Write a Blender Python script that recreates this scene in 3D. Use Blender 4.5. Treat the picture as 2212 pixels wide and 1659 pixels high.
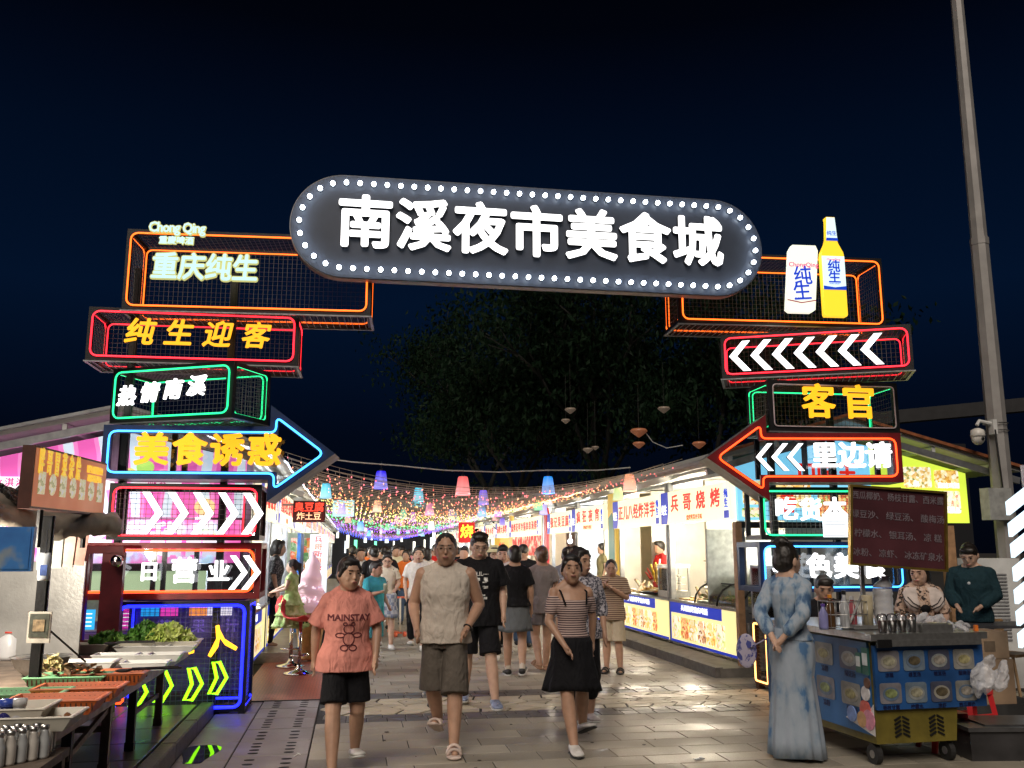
import bpy, math, random
from mathutils import Vector, Matrix, Euler
rnd = random.Random(7)
for o in list(bpy.data.objects): bpy.data.objects.remove(o)
SC = bpy.context.scene
COL = SC.collection
PI = math.pi
def R(d): return math.radians(d)

# ------------------------------------------------------------------ camera
H0 = 1.6
F_, CX, CY = 1970., 1106., 829.5
TILT = math.atan((1188 - CY) / F_)
YAW = math.atan((CX - 769) / F_)
cam = bpy.data.cameras.new('camera'); cam.sensor_width = 36; cam.lens = F_ / 2212 * 36
cam.clip_start = .05; cam.clip_end = 900
co = bpy.data.objects.new('camera', cam); COL.objects.link(co)
co.location = (0, 0, H0); co.rotation_euler = (PI / 2 + TILT, 0, -YAW)
SC.camera = co
# ------------------------------------------------------------------ world (night sky) and fill
W = bpy.data.worlds.new('World'); SC.world = W; W.use_nodes = True
nt = W.node_tree; nt.nodes.clear()
_o = nt.nodes.new('ShaderNodeOutputWorld'); _b = nt.nodes.new('ShaderNodeBackground')
_r = nt.nodes.new('ShaderNodeValToRGB'); _s = nt.nodes.new('ShaderNodeSeparateXYZ'); _t = nt.nodes.new('ShaderNodeTexCoord')
nt.links.new(_t.outputs['Generated'], _s.inputs[0]); nt.links.new(_s.outputs['Z'], _r.inputs[0])
e = _r.color_ramp.elements
e[0].position = 0.0; e[0].color = (.0008, .0016, .0042, 1)
e[1].position = 1.0; e[1].color = (.0002, .0003, .0006, 1)
for p, c in ((.12, (.0007, .0024, .0080, 1)), (.26, (.0010, .0060, .0215, 1)), (.40, (.0006, .0038, .0135, 1)), (.52, (.0004, .0010, .0034, 1)), (.62, (.0003, .0005, .0012, 1))):
    n = e.new(p); n.color = c
nt.links.new(_r.outputs[0], _b.inputs[0]); nt.links.new(_b.outputs[0], _o.inputs[0]); _b.inputs[1].default_value = 1.0
sun = bpy.data.lights.new('street_glow', 'SUN'); sun.energy = 2.1; sun.angle = R(35); sun.color = (1, .88, .76)
so = bpy.data.objects.new('street_glow', sun); COL.objects.link(so); so.rotation_euler = (R(47), 0, R(-20))
SC.view_settings.view_transform = 'Standard'; SC.view_settings.look = 'None'
SC.view_settings.exposure = 0; SC.view_settings.gamma = 1; SC.view_settings.use_curve_mapping = False
SC.render.engine = 'CYCLES'
SC.cycles.use_denoising = True
SC.cycles.max_bounces = 6; SC.cycles.diffuse_bounces = 3; SC.cycles.glossy_bounces = 3; SC.cycles.transparent_max_bounces = 14
SC.cycles.sample_clamp_indirect = 4; SC.cycles.caustics_reflective = False; SC.cycles.caustics_refractive = False

# ------------------------------------------------------------------ where a sight line meets a plane of the place
FW = Vector((math.sin(YAW), math.cos(YAW), 0)); RT = Vector((math.cos(YAW), -math.sin(YAW), 0)); UP = Vector((0, 0, 1))
AX = FW * math.cos(TILT) + UP * math.sin(TILT); CU = -FW * math.sin(TILT) + UP * math.cos(TILT)
CAM = Vector((0, 0, H0))
def ray(x, y): return AX + RT * ((x - CX) / F_) - CU * ((y - CY) / F_)
def onz(x, y, z=0.): r = ray(x, y); return CAM + r * ((z - H0) / r.z)
def onX(x, y, X): r = ray(x, y); return CAM + r * (X / r.x)
def onY(x, y, Y): r = ray(x, y); return CAM + r * (Y / r.y)
def onD(x, y, D): r = ray(x, y); return CAM + r * (D / r.dot(FW))
def proj(p):
    v = Vector(p) - CAM; z = v.dot(AX); return CX + F_ * v.dot(RT) / z, CY - F_ * v.dot(CU) / z

# ------------------------------------------------------------------ materials
_M = {}
def lnk(nt, a, b): nt.links.new(a, b)
def M(name, col, rough=.6, metal=0., ns=12., na=.25, bump=.0, bs=None, spec=.5, coat=0., alpha=1., trans=0., sub=0.):
    """plain surface with a procedural mottling of its colour and a fine relief"""
    if name in _M: return _M[name]
    m = bpy.data.materials.new(name); m.use_nodes = True; nt = m.node_tree; b = nt.nodes['Principled BSDF']
    tc = nt.nodes.new('ShaderNodeTexCoord'); no = nt.nodes.new('ShaderNodeTexNoise'); no.inputs['Scale'].default_value = ns; no.inputs['Detail'].default_value = 6
    lnk(nt, tc.outputs['Object'], no.inputs['Vector'])
    rp = nt.nodes.new('ShaderNodeValToRGB'); lnk(nt, no.outputs['Fac'], rp.inputs[0])
    rp.color_ramp.elements[0].position = .3; rp.color_ramp.elements[1].position = .72
    rp.color_ramp.elements[0].color = tuple(c * (1 - na) for c in col) + (1,); rp.color_ramp.elements[1].color = tuple(min(1, c * (1 + na)) for c in col) + (1,)
    lnk(nt, rp.outputs[0], b.inputs['Base Color'])
    b.inputs['Roughness'].default_value = rough; b.inputs['Metallic'].default_value = metal; b.inputs['Specular IOR Level'].default_value = spec
    if coat: b.inputs['Coat Weight'].default_value = coat
    if trans: b.inputs['Transmission Weight'].default_value = trans
    if alpha < 1: b.inputs['Alpha'].default_value = alpha
    if bump:
        n2 = nt.nodes.new('ShaderNodeTexNoise'); n2.inputs['Scale'].default_value = bs or ns * 4; n2.inputs['Detail'].default_value = 4
        lnk(nt, tc.outputs['Object'], n2.inputs['Vector'])
        bp = nt.nodes.new('ShaderNodeBump'); bp.inputs['Strength'].default_value = bump; bp.inputs['Distance'].default_value = .02
        lnk(nt, n2.outputs['Fac'], bp.inputs['Height']); lnk(nt, bp.outputs[0], b.inputs['Normal'])
    _M[name] = m; return m
def EM(name, col, s=1., base=None):
    """something that gives off light"""
    if name in _M: return _M[name]
    m = bpy.data.materials.new(name); m.use_nodes = True; nt = m.node_tree; b = nt.nodes['Principled BSDF']
    b.inputs['Base Color'].default_value = (base or tuple(c * .6 for c in col)) + (1,)
    b.inputs['Emission Color'].default_value = col + (1,); b.inputs['Emission Strength'].default_value = s; b.inputs['Roughness'].default_value = .35
    _M[name] = m; return m
def ramp_mat(name, stops, scale, kind='voronoi', emit=0., rough=.5, detail=3., stretch=(1, 1, 1), const=False, bump=0.):
    if name in _M: return _M[name]
    m = bpy.data.materials.new(name); m.use_nodes = True; nt = m.node_tree; b = nt.nodes['Principled BSDF']
    tc = nt.nodes.new('ShaderNodeTexCoord'); mp = nt.nodes.new('ShaderNodeMapping'); mp.inputs['Scale'].default_value = stretch
    lnk(nt, tc.outputs['Object'], mp.inputs[0])
    if kind == 'voronoi':
        t = nt.nodes.new('ShaderNodeTexVoronoi'); t.inputs['Scale'].default_value = scale; out = t.outputs['Color']
        no = nt.nodes.new('ShaderNodeTexNoise'); no.inputs['Scale'].default_value = scale * 2.2; lnk(nt, mp.outputs[0], no.inputs['Vector'])
        mx = nt.nodes.new('ShaderNodeMixRGB'); mx.inputs[0].default_value = .45; lnk(nt, t.outputs['Color'], mx.inputs[1]); lnk(nt, no.outputs['Color'], mx.inputs[2]); out = mx.outputs[0]
    elif kind == 'wave':
        t = nt.nodes.new('ShaderNodeTexWave'); t.inputs['Scale'].default_value = scale; t.inputs['Distortion'].default_value = detail; out = t.outputs['Fac']
    else:
        t = nt.nodes.new('ShaderNodeTexNoise'); t.inputs['Scale'].default_value = scale; t.inputs['Detail'].default_value = detail; out = t.outputs['Fac']
    lnk(nt, mp.outputs[0], t.inputs['Vector'])
    rp = nt.nodes.new('ShaderNodeValToRGB'); lnk(nt, out, rp.inputs[0]); el = rp.color_ramp.elements
    if const: rp.color_ramp.interpolation = 'CONSTANT'
    el[0].position, el[0].color = stops[0][0], stops[0][1] + (1,); el[1].position, el[1].color = stops[-1][0], stops[-1][1] + (1,)
    for p, c in stops[1:-1]: x = el.new(p); x.color = c + (1,)
    lnk(nt, rp.outputs[0], b.inputs['Base Color']); b.inputs['Roughness'].default_value = rough
    if emit: lnk(nt, rp.outputs[0], b.inputs['Emission Color']); b.inputs['Emission Strength'].default_value = emit
    if bump:
        bp = nt.nodes.new('ShaderNodeBump'); bp.inputs['Strength'].default_value = bump; bp.inputs['Distance'].default_value = .02
        lnk(nt, rp.outputs[0], bp.inputs['Height']); lnk(nt, bp.outputs[0], b.inputs['Normal'])
    _M[name] = m; return m
def FOOD(i, emit=.9):
    P = [[(.25, (.30, .09, .02)), (.42, (.85, .45, .08)), (.55, (.95, .75, .3)), (.7, (.98, .93, .8))],
         [(.28, (.12, .35, .06)), (.42, (.9, .85, .35)), (.55, (.95, .9, .75)), (.7, (.75, .2, .08))],
         [(.3, (.35, .05, .03)), (.45, (.75, .2, .06)), (.58, (.95, .6, .25)), (.7, (.3, .5, .12))],
         [(.3, (.9, .9, .85)), (.45, (.95, .85, .5)), (.58, (.8, .45, .12)), (.7, (.25, .3, .1))],
         [(.3, (.05, .05, .05)), (.45, (.6, .25, .1)), (.58, (.9, .7, .4)), (.7, (.95, .95, .9))]][i % 5]
    return ramp_mat('food_print_%d_%d' % (i % 5, int(emit * 10)), P, 26, 'voronoi', emit)
def glass(name='clear_acrylic', tint=(.8, .85, .9), a=.12, rough=.08):
    if name in _M: return _M[name]
    m = bpy.data.materials.new(name); m.use_nodes = True; nt = m.node_tree; nt.nodes.remove(nt.nodes['Principled BSDF'])
    o = nt.nodes['Material Output']; mx = nt.nodes.new('ShaderNodeMixShader'); t = nt.nodes.new('ShaderNodeBsdfTransparent'); g = nt.nodes.new('ShaderNodeBsdfGlossy')
    t.inputs[0].default_value = tint + (1,); g.inputs['Roughness'].default_value = rough
    fr = nt.nodes.new('ShaderNodeFresnel'); fr.inputs[0].default_value = 1.35
    no = nt.nodes.new('ShaderNodeTexNoise'); no.inputs['Scale'].default_value = 7; tc = nt.nodes.new('ShaderNodeTexCoord'); lnk(nt, tc.outputs['Object'], no.inputs['Vector'])
    ma = nt.nodes.new('ShaderNodeMath'); ma.operation = 'MULTIPLY_ADD'; ma.inputs[1].default_value = a; lnk(nt, no.outputs['Fac'], ma.inputs[0]); lnk(nt, fr.outputs[0], ma.inputs[2])
    lnk(nt, ma.outputs[0], mx.inputs[0]); lnk(nt, t.outputs[0], mx.inputs[1]); lnk(nt, g.outputs[0], mx.inputs[2]); lnk(nt, mx.outputs[0], o.inputs[0])
    _M[name] = m; return m

# ------------------------------------------------------------------ mesh building
class MB:
    def __init__(s): s.v = []; s.f = []; s.m = []; s.k = 0
    def add(s, vs, fs, k=None):
        n = len(s.v); s.v += [tuple(v) for v in vs]; s.f += [tuple(i + n for i in f) for f in fs]; s.m += [s.k if k is None else k] * len(fs); return s
    def box(s, c, d, rz=0, k=None, rx=0, ry=0):
        x, y, z = d[0] / 2, d[1] / 2, d[2] / 2
        vs = [Vector(p) for p in ((-x, -y, -z), (x, -y, -z), (x, y, -z), (-x, y, -z), (-x, -y, z), (x, -y, z), (x, y, z), (-x, y, z))]
        if rz or rx or ry:
            q = Euler((rx, ry, rz)).to_matrix(); vs = [q @ v for v in vs]
        c = Vector(c); return s.add([v + c for v in vs], [(0, 3, 2, 1), (4, 5, 6, 7), (0, 1, 5, 4), (1, 2, 6, 5), (2, 3, 7, 6), (3, 0, 4, 7)], k)
    def rings(s, rs, cap=True, closed=False, k=None):
        n = len(rs[0]); vs = [p for r in rs for p in r]; fs = []
        L = len(rs)
        for i in range(L if closed else L - 1):
            for j in range(n):
                a = i * n + j; b = i * n + (j + 1) % n; c = ((i + 1) % L) * n + (j + 1) % n; d = ((i + 1) % L) * n + j
                fs.append((a, b, c, d))
        if cap and not closed: fs += [tuple(range(n))[::-1], tuple(range((L - 1) * n, L * n))]
        return s.add(vs, fs, k)
    def tube(s, path, r, n=6, closed=False, cap=True, k=None):
        path = [Vector(p) for p in path]; L = len(path); rs = []
        rr = r if isinstance(r, (list, tuple)) else [r] * L
        up = None
        for i, p in enumerate(path):
            a = path[(i - 1) % L] if (closed or i > 0) else p; b = path[(i + 1) % L] if (closed or i < L - 1) else p
            t = (b - a)
            if t.length < 1e-9: t = Vector((0, 0, 1))
            t.normalize()
            if up is None or abs(up.dot(t)) > .95: up = Vector((0, 0, 1)) if abs(t.z) < .9 else Vector((1, 0, 0))
            x = t.cross(up).normalized(); y = x.cross(t).normalized(); up = y
            rs.append([p + (x * math.cos(2 * PI * j / n) + y * math.sin(2 * PI * j / n)) * rr[i] for j in range(n)])
        return s.rings(rs, cap, closed, k)
    def cyl(s, p0, p1, r0, r1=None, n=12, k=None): return s.tube([p0, p1], [r0, r0 if r1 is None else r1], n, k=k)
    def cap(s, p0, p1, r0, r1, n=10):
        """limb: tapered, with rounded ends"""
        p0 = Vector(p0); p1 = Vector(p1); t = (p1 - p0)
        if t.length < 1e-6: t = Vector((0, 0, .001))
        t.normalize(); P = []; Q = []
        for a in (80, 50, 22): P.append(p0 - t * r0 * math.sin(R(a))); Q.append(r0 * math.cos(R(a)))
        P += [p0, p1]; Q += [r0, r1]
        for a in (22, 50, 80): P.append(p1 + t * r1 * math.sin(R(a))); Q.append(r1 * math.cos(R(a)))
        return s.tube(P, Q, n)
    def ell(s, c, r, nu=12, nv=8, rot=None, k=None):
        c = Vector(c); rs = []
        for i in range(nv + 1):
            a = -PI / 2 + PI * i / nv; ca = max(math.cos(a), .02)
            ring = [Vector((r[0] * ca * math.cos(2 * PI * j / nu), r[1] * ca * math.sin(2 * PI * j / nu), r[2] * math.sin(a))) for j in range(nu)]
            if rot: ring = [rot @ v for v in ring]
            rs.append([v + c for v in ring])
        return s.rings(rs, k=k)
    def lathe(s, prof, n=16, c=(0, 0, 0), k=None, cap=True):
        c = Vector(c); return s.rings([[c + Vector((r * math.cos(2 * PI * j / n), r * math.sin(2 * PI * j / n), z)) for j in range(n)] for r, z in prof], cap, k=k)
    def loft(s, rs, n=20, k=None):
        """rs: (z, rx, ry, xo, yo) ellipse sections"""
        out = []
        for q in rs:
            z, rx, ry = q[:3]; xo = q[3] if len(q) > 3 else 0; yo = q[4] if len(q) > 4 else 0
            out.append([Vector((xo + rx * math.cos(2 * PI * j / n), yo + ry * math.sin(2 * PI * j / n), z)) for j in range(n)])
        return s.rings(out, k=k)
    def prism(s, poly, y0, y1, k=None):
        """outline in x,z pushed from y0 to y1 (front is y0)"""
        n = len(poly); vs = [(x, y0, z) for x, z in poly] + [(x, y1, z) for x, z in poly]
        ar = sum(poly[i][0] * poly[(i + 1) % n][1] - poly[(i + 1) % n][0] * poly[i][1] for i in range(n))
        f = [tuple(range(n)), tuple(range(n, 2 * n))[::-1]] + [(i, i + n, (i + 1) % n + n, (i + 1) % n) for i in range(n)]
        if ar < 0: f = [q[::-1] for q in f]
        return s.add(vs, f, k)
    def slab(s, poly, z0, z1, k=None):
        n = len(poly); vs = [(x, y, z0) for x, y in poly] + [(x, y, z1) for x, y in poly]
        ar = sum(poly[i][0] * poly[(i + 1) % n][1] - poly[(i + 1) % n][0] * poly[i][1] for i in range(n))
        f = [tuple(range(n))[::-1], tuple(range(n, 2 * n))] + [(i, (i + 1) % n, (i + 1) % n + n, i + n) for i in range(n)]
        if ar < 0: f = [q[::-1] for q in f]
        return s.add(vs, f, k)
    def mesh(s, name='m'):
        me = bpy.data.meshes.new(name); me.from_pydata([tuple(v) for v in s.v], [], s.f); me.polygons.foreach_set('material_index', s.m); me.update(); return me
    def build(s, name, mat, parent=None, smooth=False, kind=None):
        me = s.mesh(name)
        for m in (mat if isinstance(mat, (list, tuple)) else [mat]): me.materials.append(m)
        if smooth: me.polygons.foreach_set('use_smooth', [True] * len(me.polygons))
        o = bpy.data.objects.new(name, me); COL.objects.link(o); o.parent = parent
        if kind: o['kind'] = kind
        return o
def tag(o, label=None, cat=None, group=None, kind=None):
    if label: o['label'] = label
    if cat: o['category'] = cat
    if group: o['group'] = group
    if kind: o['kind'] = kind
    return o
def thing(name, label, cat, loc=(0, 0, 0), rz=0, group=None):
    o = bpy.data.objects.new(name, None); COL.objects.link(o); o.location = loc; o.rotation_euler = (0, 0, rz); o.empty_display_size = .1
    return tag(o, label, cat, group)
def struct(o): o['kind'] = 'structure'; return o
def inst(src, parent=None, loc=None, rz=None, label=None):
    o = src.copy(); COL.objects.link(o)
    if parent is not None: o.parent = parent
    if loc is not None: o.location = loc
    if rz is not None: o.rotation_euler = (o.rotation_euler[0], o.rotation_euler[1], rz)
    if label: o['label'] = label
    return o
def copy_tree(src, loc, rz=None, label=None):
    r = inst(src, loc=loc, rz=rz, label=label)
    for ch in [c for c in bpy.data.objects if c.parent == src]:
        c = inst(ch, r)
        for g in [q for q in bpy.data.objects if q.parent == ch]: inst(g, c)
    return r
def rrect(x0, z0, x1, z1, r, n=5):
    P = []
    for cx, cz, a0 in ((x1 - r, z1 - r, 0), (x0 + r, z1 - r, 90), (x0 + r, z0 + r, 180), (x1 - r, z0 + r, 270)):
        for i in range(n + 1):
            a = R(a0 + 90 * i / n); P.append((cx + r * math.cos(a), cz + r * math.sin(a)))
    return P
def text(s, size, mat, parent, loc, name='lettering', ext=.003, bold=0., rz=0., sx=1., align='CENTER', shear=0., rx=PI / 2, ry=0., space=1., side=None):
    c = bpy.data.curves.new(name, 'FONT'); c.body = s; c.size = size; c.extrude = ext; c['bold'] = bold; c.resolution_u = 2
    c.align_x = align; c.align_y = 'CENTER'; c.shear = shear; c.space_character = space
    c.materials.append(mat)
    o = bpy.data.objects.new(name, c); COL.objects.link(o); o.parent = parent; o.location = loc
    o.rotation_euler = (rx, ry, rz); o.scale = (sx, 1, 1)
    return o
def chars(s, x0, x1, z, size, mat, parent, y, name='character', **kw):
    """separate mounted characters, evenly spaced"""
    n = len(s)
    for i, ch in enumerate(s):
        if ch == ' ': continue
        text(ch, size, mat, parent, (x0 + (x1 - x0) * (i + .5) / n, y, z), name=name, **kw)

# shared materials
BLACK = M('black_painted_steel', (.012, .012, .013), .45, .3, 20, .3, .15)
GREYM = M('grey_galvanised_steel', (.32, .33, .34), .4, .7, 8, .25, .1)
STEEL = M('brushed_stainless', (.55, .55, .54), .28, .9, 30, .15, .08)
WIRE = M('grid_wire', (.13, .12, .11), .5, .3)
WHITEP = M('white_painted_panel', (.62, .63, .62), .55, 0, 6, .12, .08)
CREAMW = M('cream_sheet_wall', (.74, .70, .62), .4, 0, 3, .12, .25, 5)
WLET = EM('white_letter_glow', (1., 1., 1.), 2.2)
YLET = EM('amber_letter_glow', (1., .46, .015), 1.25)
BULBM = EM('white_bulb_glow', (.80, .90, 1.), 22.)
N_OR = EM('orange_neon', (1., .135, .014), 3.2)
N_RED = EM('red_neon', (1., .02, .035), 3.4)
N_RO = EM('orange_red_neon', (1., .065, .01), 3.6)
N_GR = EM('green_neon', (.02, .85, .28), 2.2)
N_CY = EM('blue_neon', (.05, .38, 1.), 4.0)
N_BL = EM('deep_blue_neon', (.01, .015, 1.), 5.0)
N_LIME = EM('lime_neon', (.32, 1., .01), 2.6)
N_WARM = EM('warm_neon', (1., .45, .12), 4.5)
N_OFF = M('unlit_neon_tube', (.55, .45, .47), .3)
# ================================================================== ground
STONE = ramp_mat('granite_paver', [(.3, (.085, .078, .07)), (.5, (.125, .115, .102)), (.7, (.17, .157, .14))], 3.2, 'noise', 0, .42, 8, bump=.05)
def paver_mat(name, base, rough=.4, sc=60.):
    m = bpy.data.materials.new(name); m.use_nodes = True; nt = m.node_tree; b = nt.nodes['Principled BSDF']
    tc = nt.nodes.new('ShaderNodeTexCoord'); oi = nt.nodes.new('ShaderNodeObjectInfo'); ge = nt.nodes.new('ShaderNodeNewGeometry')
    n1 = nt.nodes.new('ShaderNodeTexNoise'); n1.inputs['Scale'].default_value = 1.6; n1.inputs['Detail'].default_value = 7; lnk(nt, ge.outputs['Position'], n1.inputs['Vector'])
    n2 = nt.nodes.new('ShaderNodeTexNoise'); n2.inputs['Scale'].default_value = sc; n2.inputs['Detail'].default_value = 3; lnk(nt, ge.outputs['Position'], n2.inputs['Vector'])
    v = nt.nodes.new('ShaderNodeTexVoronoi'); v.inputs['Scale'].default_value = 2.1; lnk(nt, ge.outputs['Position'], v.inputs['Vector'])
    a = nt.nodes.new('ShaderNodeMath'); a.operation = 'ADD'; lnk(nt, n1.outputs['Fac'], a.inputs[0])
    a1 = nt.nodes.new('ShaderNodeMath'); a1.operation = 'MULTIPLY'; a1.inputs[1].default_value = .35; lnk(nt, n2.outputs['Fac'], a1.inputs[0]); lnk(nt, a1.outputs[0], a.inputs[1])
    a2 = nt.nodes.new('ShaderNodeMath'); a2.operation = 'MULTIPLY_ADD'; a2.inputs[1].default_value = .5; lnk(nt, oi.outputs['Random'], a2.inputs[0]); lnk(nt, a.outputs[0], a2.inputs[2])
    rp = nt.nodes.new('ShaderNodeValToRGB'); lnk(nt, a2.outputs[0], rp.inputs[0]); el = rp.color_ramp.elements
    el[0].position = .45; el[0].color = tuple(c * .6 for c in base) + (1,); el[1].position = 1.25 if False else 1.0; el[1].color = tuple(c * 1.35 for c in base) + (1,)
    lnk(nt, rp.outputs[0], b.inputs['Base Color'])
    r2 = nt.nodes.new('ShaderNodeMapRange'); r2.inputs['From Min'].default_value = .3; r2.inputs['From Max'].default_value = .7; r2.inputs['To Min'].default_value = rough * .6; r2.inputs['To Max'].default_value = rough * 1.35
    lnk(nt, n1.outputs['Fac'], r2.inputs[0]); lnk(nt, r2.outputs[0], b.inputs['Roughness'])
    bp = nt.nodes.new('ShaderNodeBump'); bp.inputs['Strength'].default_value = .35; bp.inputs['Distance'].default_value = .006; lnk(nt, n2.outputs['Fac'], bp.inputs['Height']); lnk(nt, bp.outputs[0], b.inputs['Normal'])
    return m
PAV = paver_mat('grey_granite_slab', (.25, .225, .18), .58)
PAVD = paver_mat('dark_granite_sett', (.095, .088, .08), .45)
PAVL = paver_mat('pale_crazy_stone', (.36, .32, .24), .55)
PAVW = paver_mat('sidewalk_slab', (.17, .14, .125), .4)
DIRT = M('joint_dirt', (.022, .02, .018), .9, 0, 9, .4)
g = MB(); S = 400
g.add([(-S, -S, -.012), (S, -S, -.012), (S, S, -.012), (-S, S, -.012)], [(0, 1, 2, 3)])
ground = g.build('ground', DIRT); struct(ground); ground['label'] = 'dark ground that carries the paving'
pave = MB(); pave.box((2.2, 24, -.008), (16, 52, .006)); pave = struct(pave.build('pavement', DIRT))
def tile_poly(x0, y0, x1, y1, g=.004): return [(x0 + g, y0 + g), (x1 - g, y0 + g), (x1 - g, y1 - g), (x0 + g, y1 - g)]
def tile_mesh(mb, x0, y0, x1, y1, z0, z1, g=.004, bev=.004, jit=.0015):
    q = tile_poly(x0, y0, x1, y1, g); j = [rnd.uniform(-jit, jit) for _ in q]
    i_ = [(q[0][0] + bev, q[0][1] + bev), (q[1][0] - bev, q[1][1] + bev), (q[2][0] - bev, q[2][1] - bev), (q[3][0] + bev, q[3][1] - bev)]
    vs = [(x, y, z0) for x, y in q] + [(x, y, z1 - bev + j[k]) for k, (x, y) in enumerate(q)] + [(x, y, z1 + j[k]) for k, (x, y) in enumerate(i_)]
    mb.add(vs, [(0, 1, 5, 4), (1, 2, 6, 5), (2, 3, 7, 6), (3, 0, 4, 7), (4, 5, 9, 8), (5, 6, 10, 9), (6, 7, 11, 10), (7, 4, 8, 11), (8, 9, 10, 11)])
tiles = []
y = 5.52; ri = 0
while y < 48:
    if 9.08 < y + .15 < 10.9: y = 10.9 if y > 9 else y + .3
    xa = -.30; xb = 4.62 if y > 11.4 else 8.4
    off = (0, .2, .4)[ri % 3]; x = xa - off
    while x < xb:
        a, b = max(x, xa), min(x + .6, xb)
        if b - a > .05: tiles.append((a, y, b, y + .3))
        x += .6
    y += .3; ri += 1
tiles = [t for t in tiles if not (t[1] < 9.1 and t[3] > 9.15)]
tiles.sort(key=lambda t: (t[0] - 2) ** 2 * .35 + t[1] ** 2)
rest = MB()
vis = [t for t in tiles if -100 < proj(((t[0] + t[2]) / 2, t[1] + .15, 0))[0] < 2300 and proj(((t[0] + t[2]) / 2, t[1] + .15, 0))[1] < 1720]
near = set(vis[:290])
for t in tiles:
    if t in near:
        m = MB(); cx, cy = (t[0] + t[2]) / 2, (t[1] + t[3]) / 2
        tile_mesh(m, t[0] - cx, t[1] - cy, t[2] - cx, t[3] - cy, -.004, .004)
        o = m.build('paving_slab', PAV, pave); o.location = (cx, cy, 0)
    else: tile_mesh(rest, *t, -.004, .004)
rest.build('distant_slabs', PAV, pave, kind='stuff')
# band of dark setts either side of crazy paving
band = MB(); band.box((3.6, 10.0, -.0035), (8.0, 1.8, .003)); band = struct(band.build('cobbled_band', DIRT))
set_ = MB()
for (ya, yb) in ((9.12, 9.32), (9.32, 9.5), (10.46, 10.66), (10.66, 10.88)):
    x = -.3 + rnd.random() * .1
    while x < 7.4:
        w = rnd.uniform(.16, .24); tile_mesh(set_, x, ya, x + w, yb, -.002, .006 + rnd.uniform(-.002, .002), .005); x += w
set_.build('dark_setts', PAVD, band, kind='stuff')
# irregular stones: jittered hex grid, each shrunk from its cell
cells = []
nx_, ny_ = 30, 5
def jp(i, j):
    r_ = random.Random(i * 131 + j * 17); return (-.3 + (i + (.5 if j % 2 else 0)) * .26 + r_.uniform(-.075, .075), 9.5 + j * .192 + (0 if j in (0, ny_) else r_.uniform(-.055, .055)))
for j in range(ny_):
    for i in range(nx_):
        a, b, c, d = jp(i, j), jp(i + 1, j), jp(i + 1, j + 1), jp(i, j + 1)
        m1 = ((a[0] + b[0]) / 2, (a[1] + b[1]) / 2 + (0 if j == 0 else random.Random(i * 7 + j * 3).uniform(-.03, .03)))
        m2 = ((c[0] + d[0]) / 2, (c[1] + d[1]) / 2 + (0 if j == ny_ - 1 else random.Random(i * 7 + (j + 1) * 3).uniform(-.03, .03)))
        P = [a, m1, b, c, m2, d]; cx = sum(p[0] for p in P) / 6; cy = sum(p[1] for p in P) / 6
        P = [((p[0] - cx) * .9, (p[1] - cy) * .88) for p in P]
        m = MB(); h = .006 + rnd.uniform(-.002, .003); m.slab(P, -.002, h)
        o = m.build('crazy_stone', PAVL, band); o.location = (cx, cy, 0)
# tactile / drain strip on the left and plain slabs
left = MB(); left.box((-.8, 8.0, -.0035), (1.0, 5.2, .003)); left = struct(left.build('drain_strip', DIRT))
HOLE = M('drain_hole', (.004, .004, .004), .8)
SLB = paver_mat('blue_grey_slab', (.19, .17, .165), .5)
for k, y in enumerate([5.6, 6.15, 6.7, 7.25, 7.8, 8.35, 8.9, 9.45, 10.0]):
    m = MB(); tile_mesh(m, -.3, -.275, .3, .275, -.002, .01, .008)
    o = m.build('drain_slab', SLB, left); o.location = (-.6, y + .275, 0)
    hb = MB()
    for ix in (-.14, .14):
        for iy in ((-.17, -.03, .12) if k % 2 else (-.19, -.07, .06, .18)):
            hb.slab([(ix + .04 * math.cos(a), iy + .021 * math.sin(a)) for a in [2 * PI * q / 12 for q in range(12)]], .0105, .0135)
    h = hb.build('drain_holes', HOLE, o, kind='stuff')
side = MB(); y = 5.6
for k, y in enumerate([5.6, 6.3, 7.0, 7.7, 8.4, 9.1, 9.8]):
    m = MB(); tile_mesh(m, -.2, -.35, .2, .35, -.002, .006, .004); o = m.build('side_slab', SLB, left); o.location = (-1.1, y + .35, 0)
# raised sidewalk on the left with kerb
sw = MB(); sw.box((-4.35, 7.2, .05), (5.9, 8.6, .1)); sw = struct(sw.build('sidewalk', DIRT))
KERB = M('kerb_stone', (.10, .095, .09), .5, 0, 14, .3, .3)
for k in range(5):
    m = MB(); m.box((0, 0, .065), (.12, .97, .13)); m.box((0, 0, .133), (.1, .95, .006)); o = m.build('kerb_stone', KERB, sw); o.location = (-1.36, 5.3 + k * .98, 0)
for i in range(6):
    for j in range(6):
        m = MB(); tile_mesh(m, -.3, -.3, .3, .3, -.03, .012, .004); o = m.build('sidewalk_slab', PAVW, sw); o.location = (-1.74 - i * .6, 6.3 + j * .6, .12)
# puddle catching the green glow
pud = MB(); pud.slab([(-1.16 + .13 * math.cos(a) * (1 + .3 * math.sin(3 * a)), 7.95 + .42 * math.sin(a) * (1 + .2 * math.cos(2 * a))) for a in [2 * PI * q / 22 for q in range(22)]], .0065, .009)
tag(pud.build('puddle', M('still_water', (.01, .01, .012), .03, 0, 4, .2), None), 'small puddle by the left kerb reflecting lime green neon', 'puddle')
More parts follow.
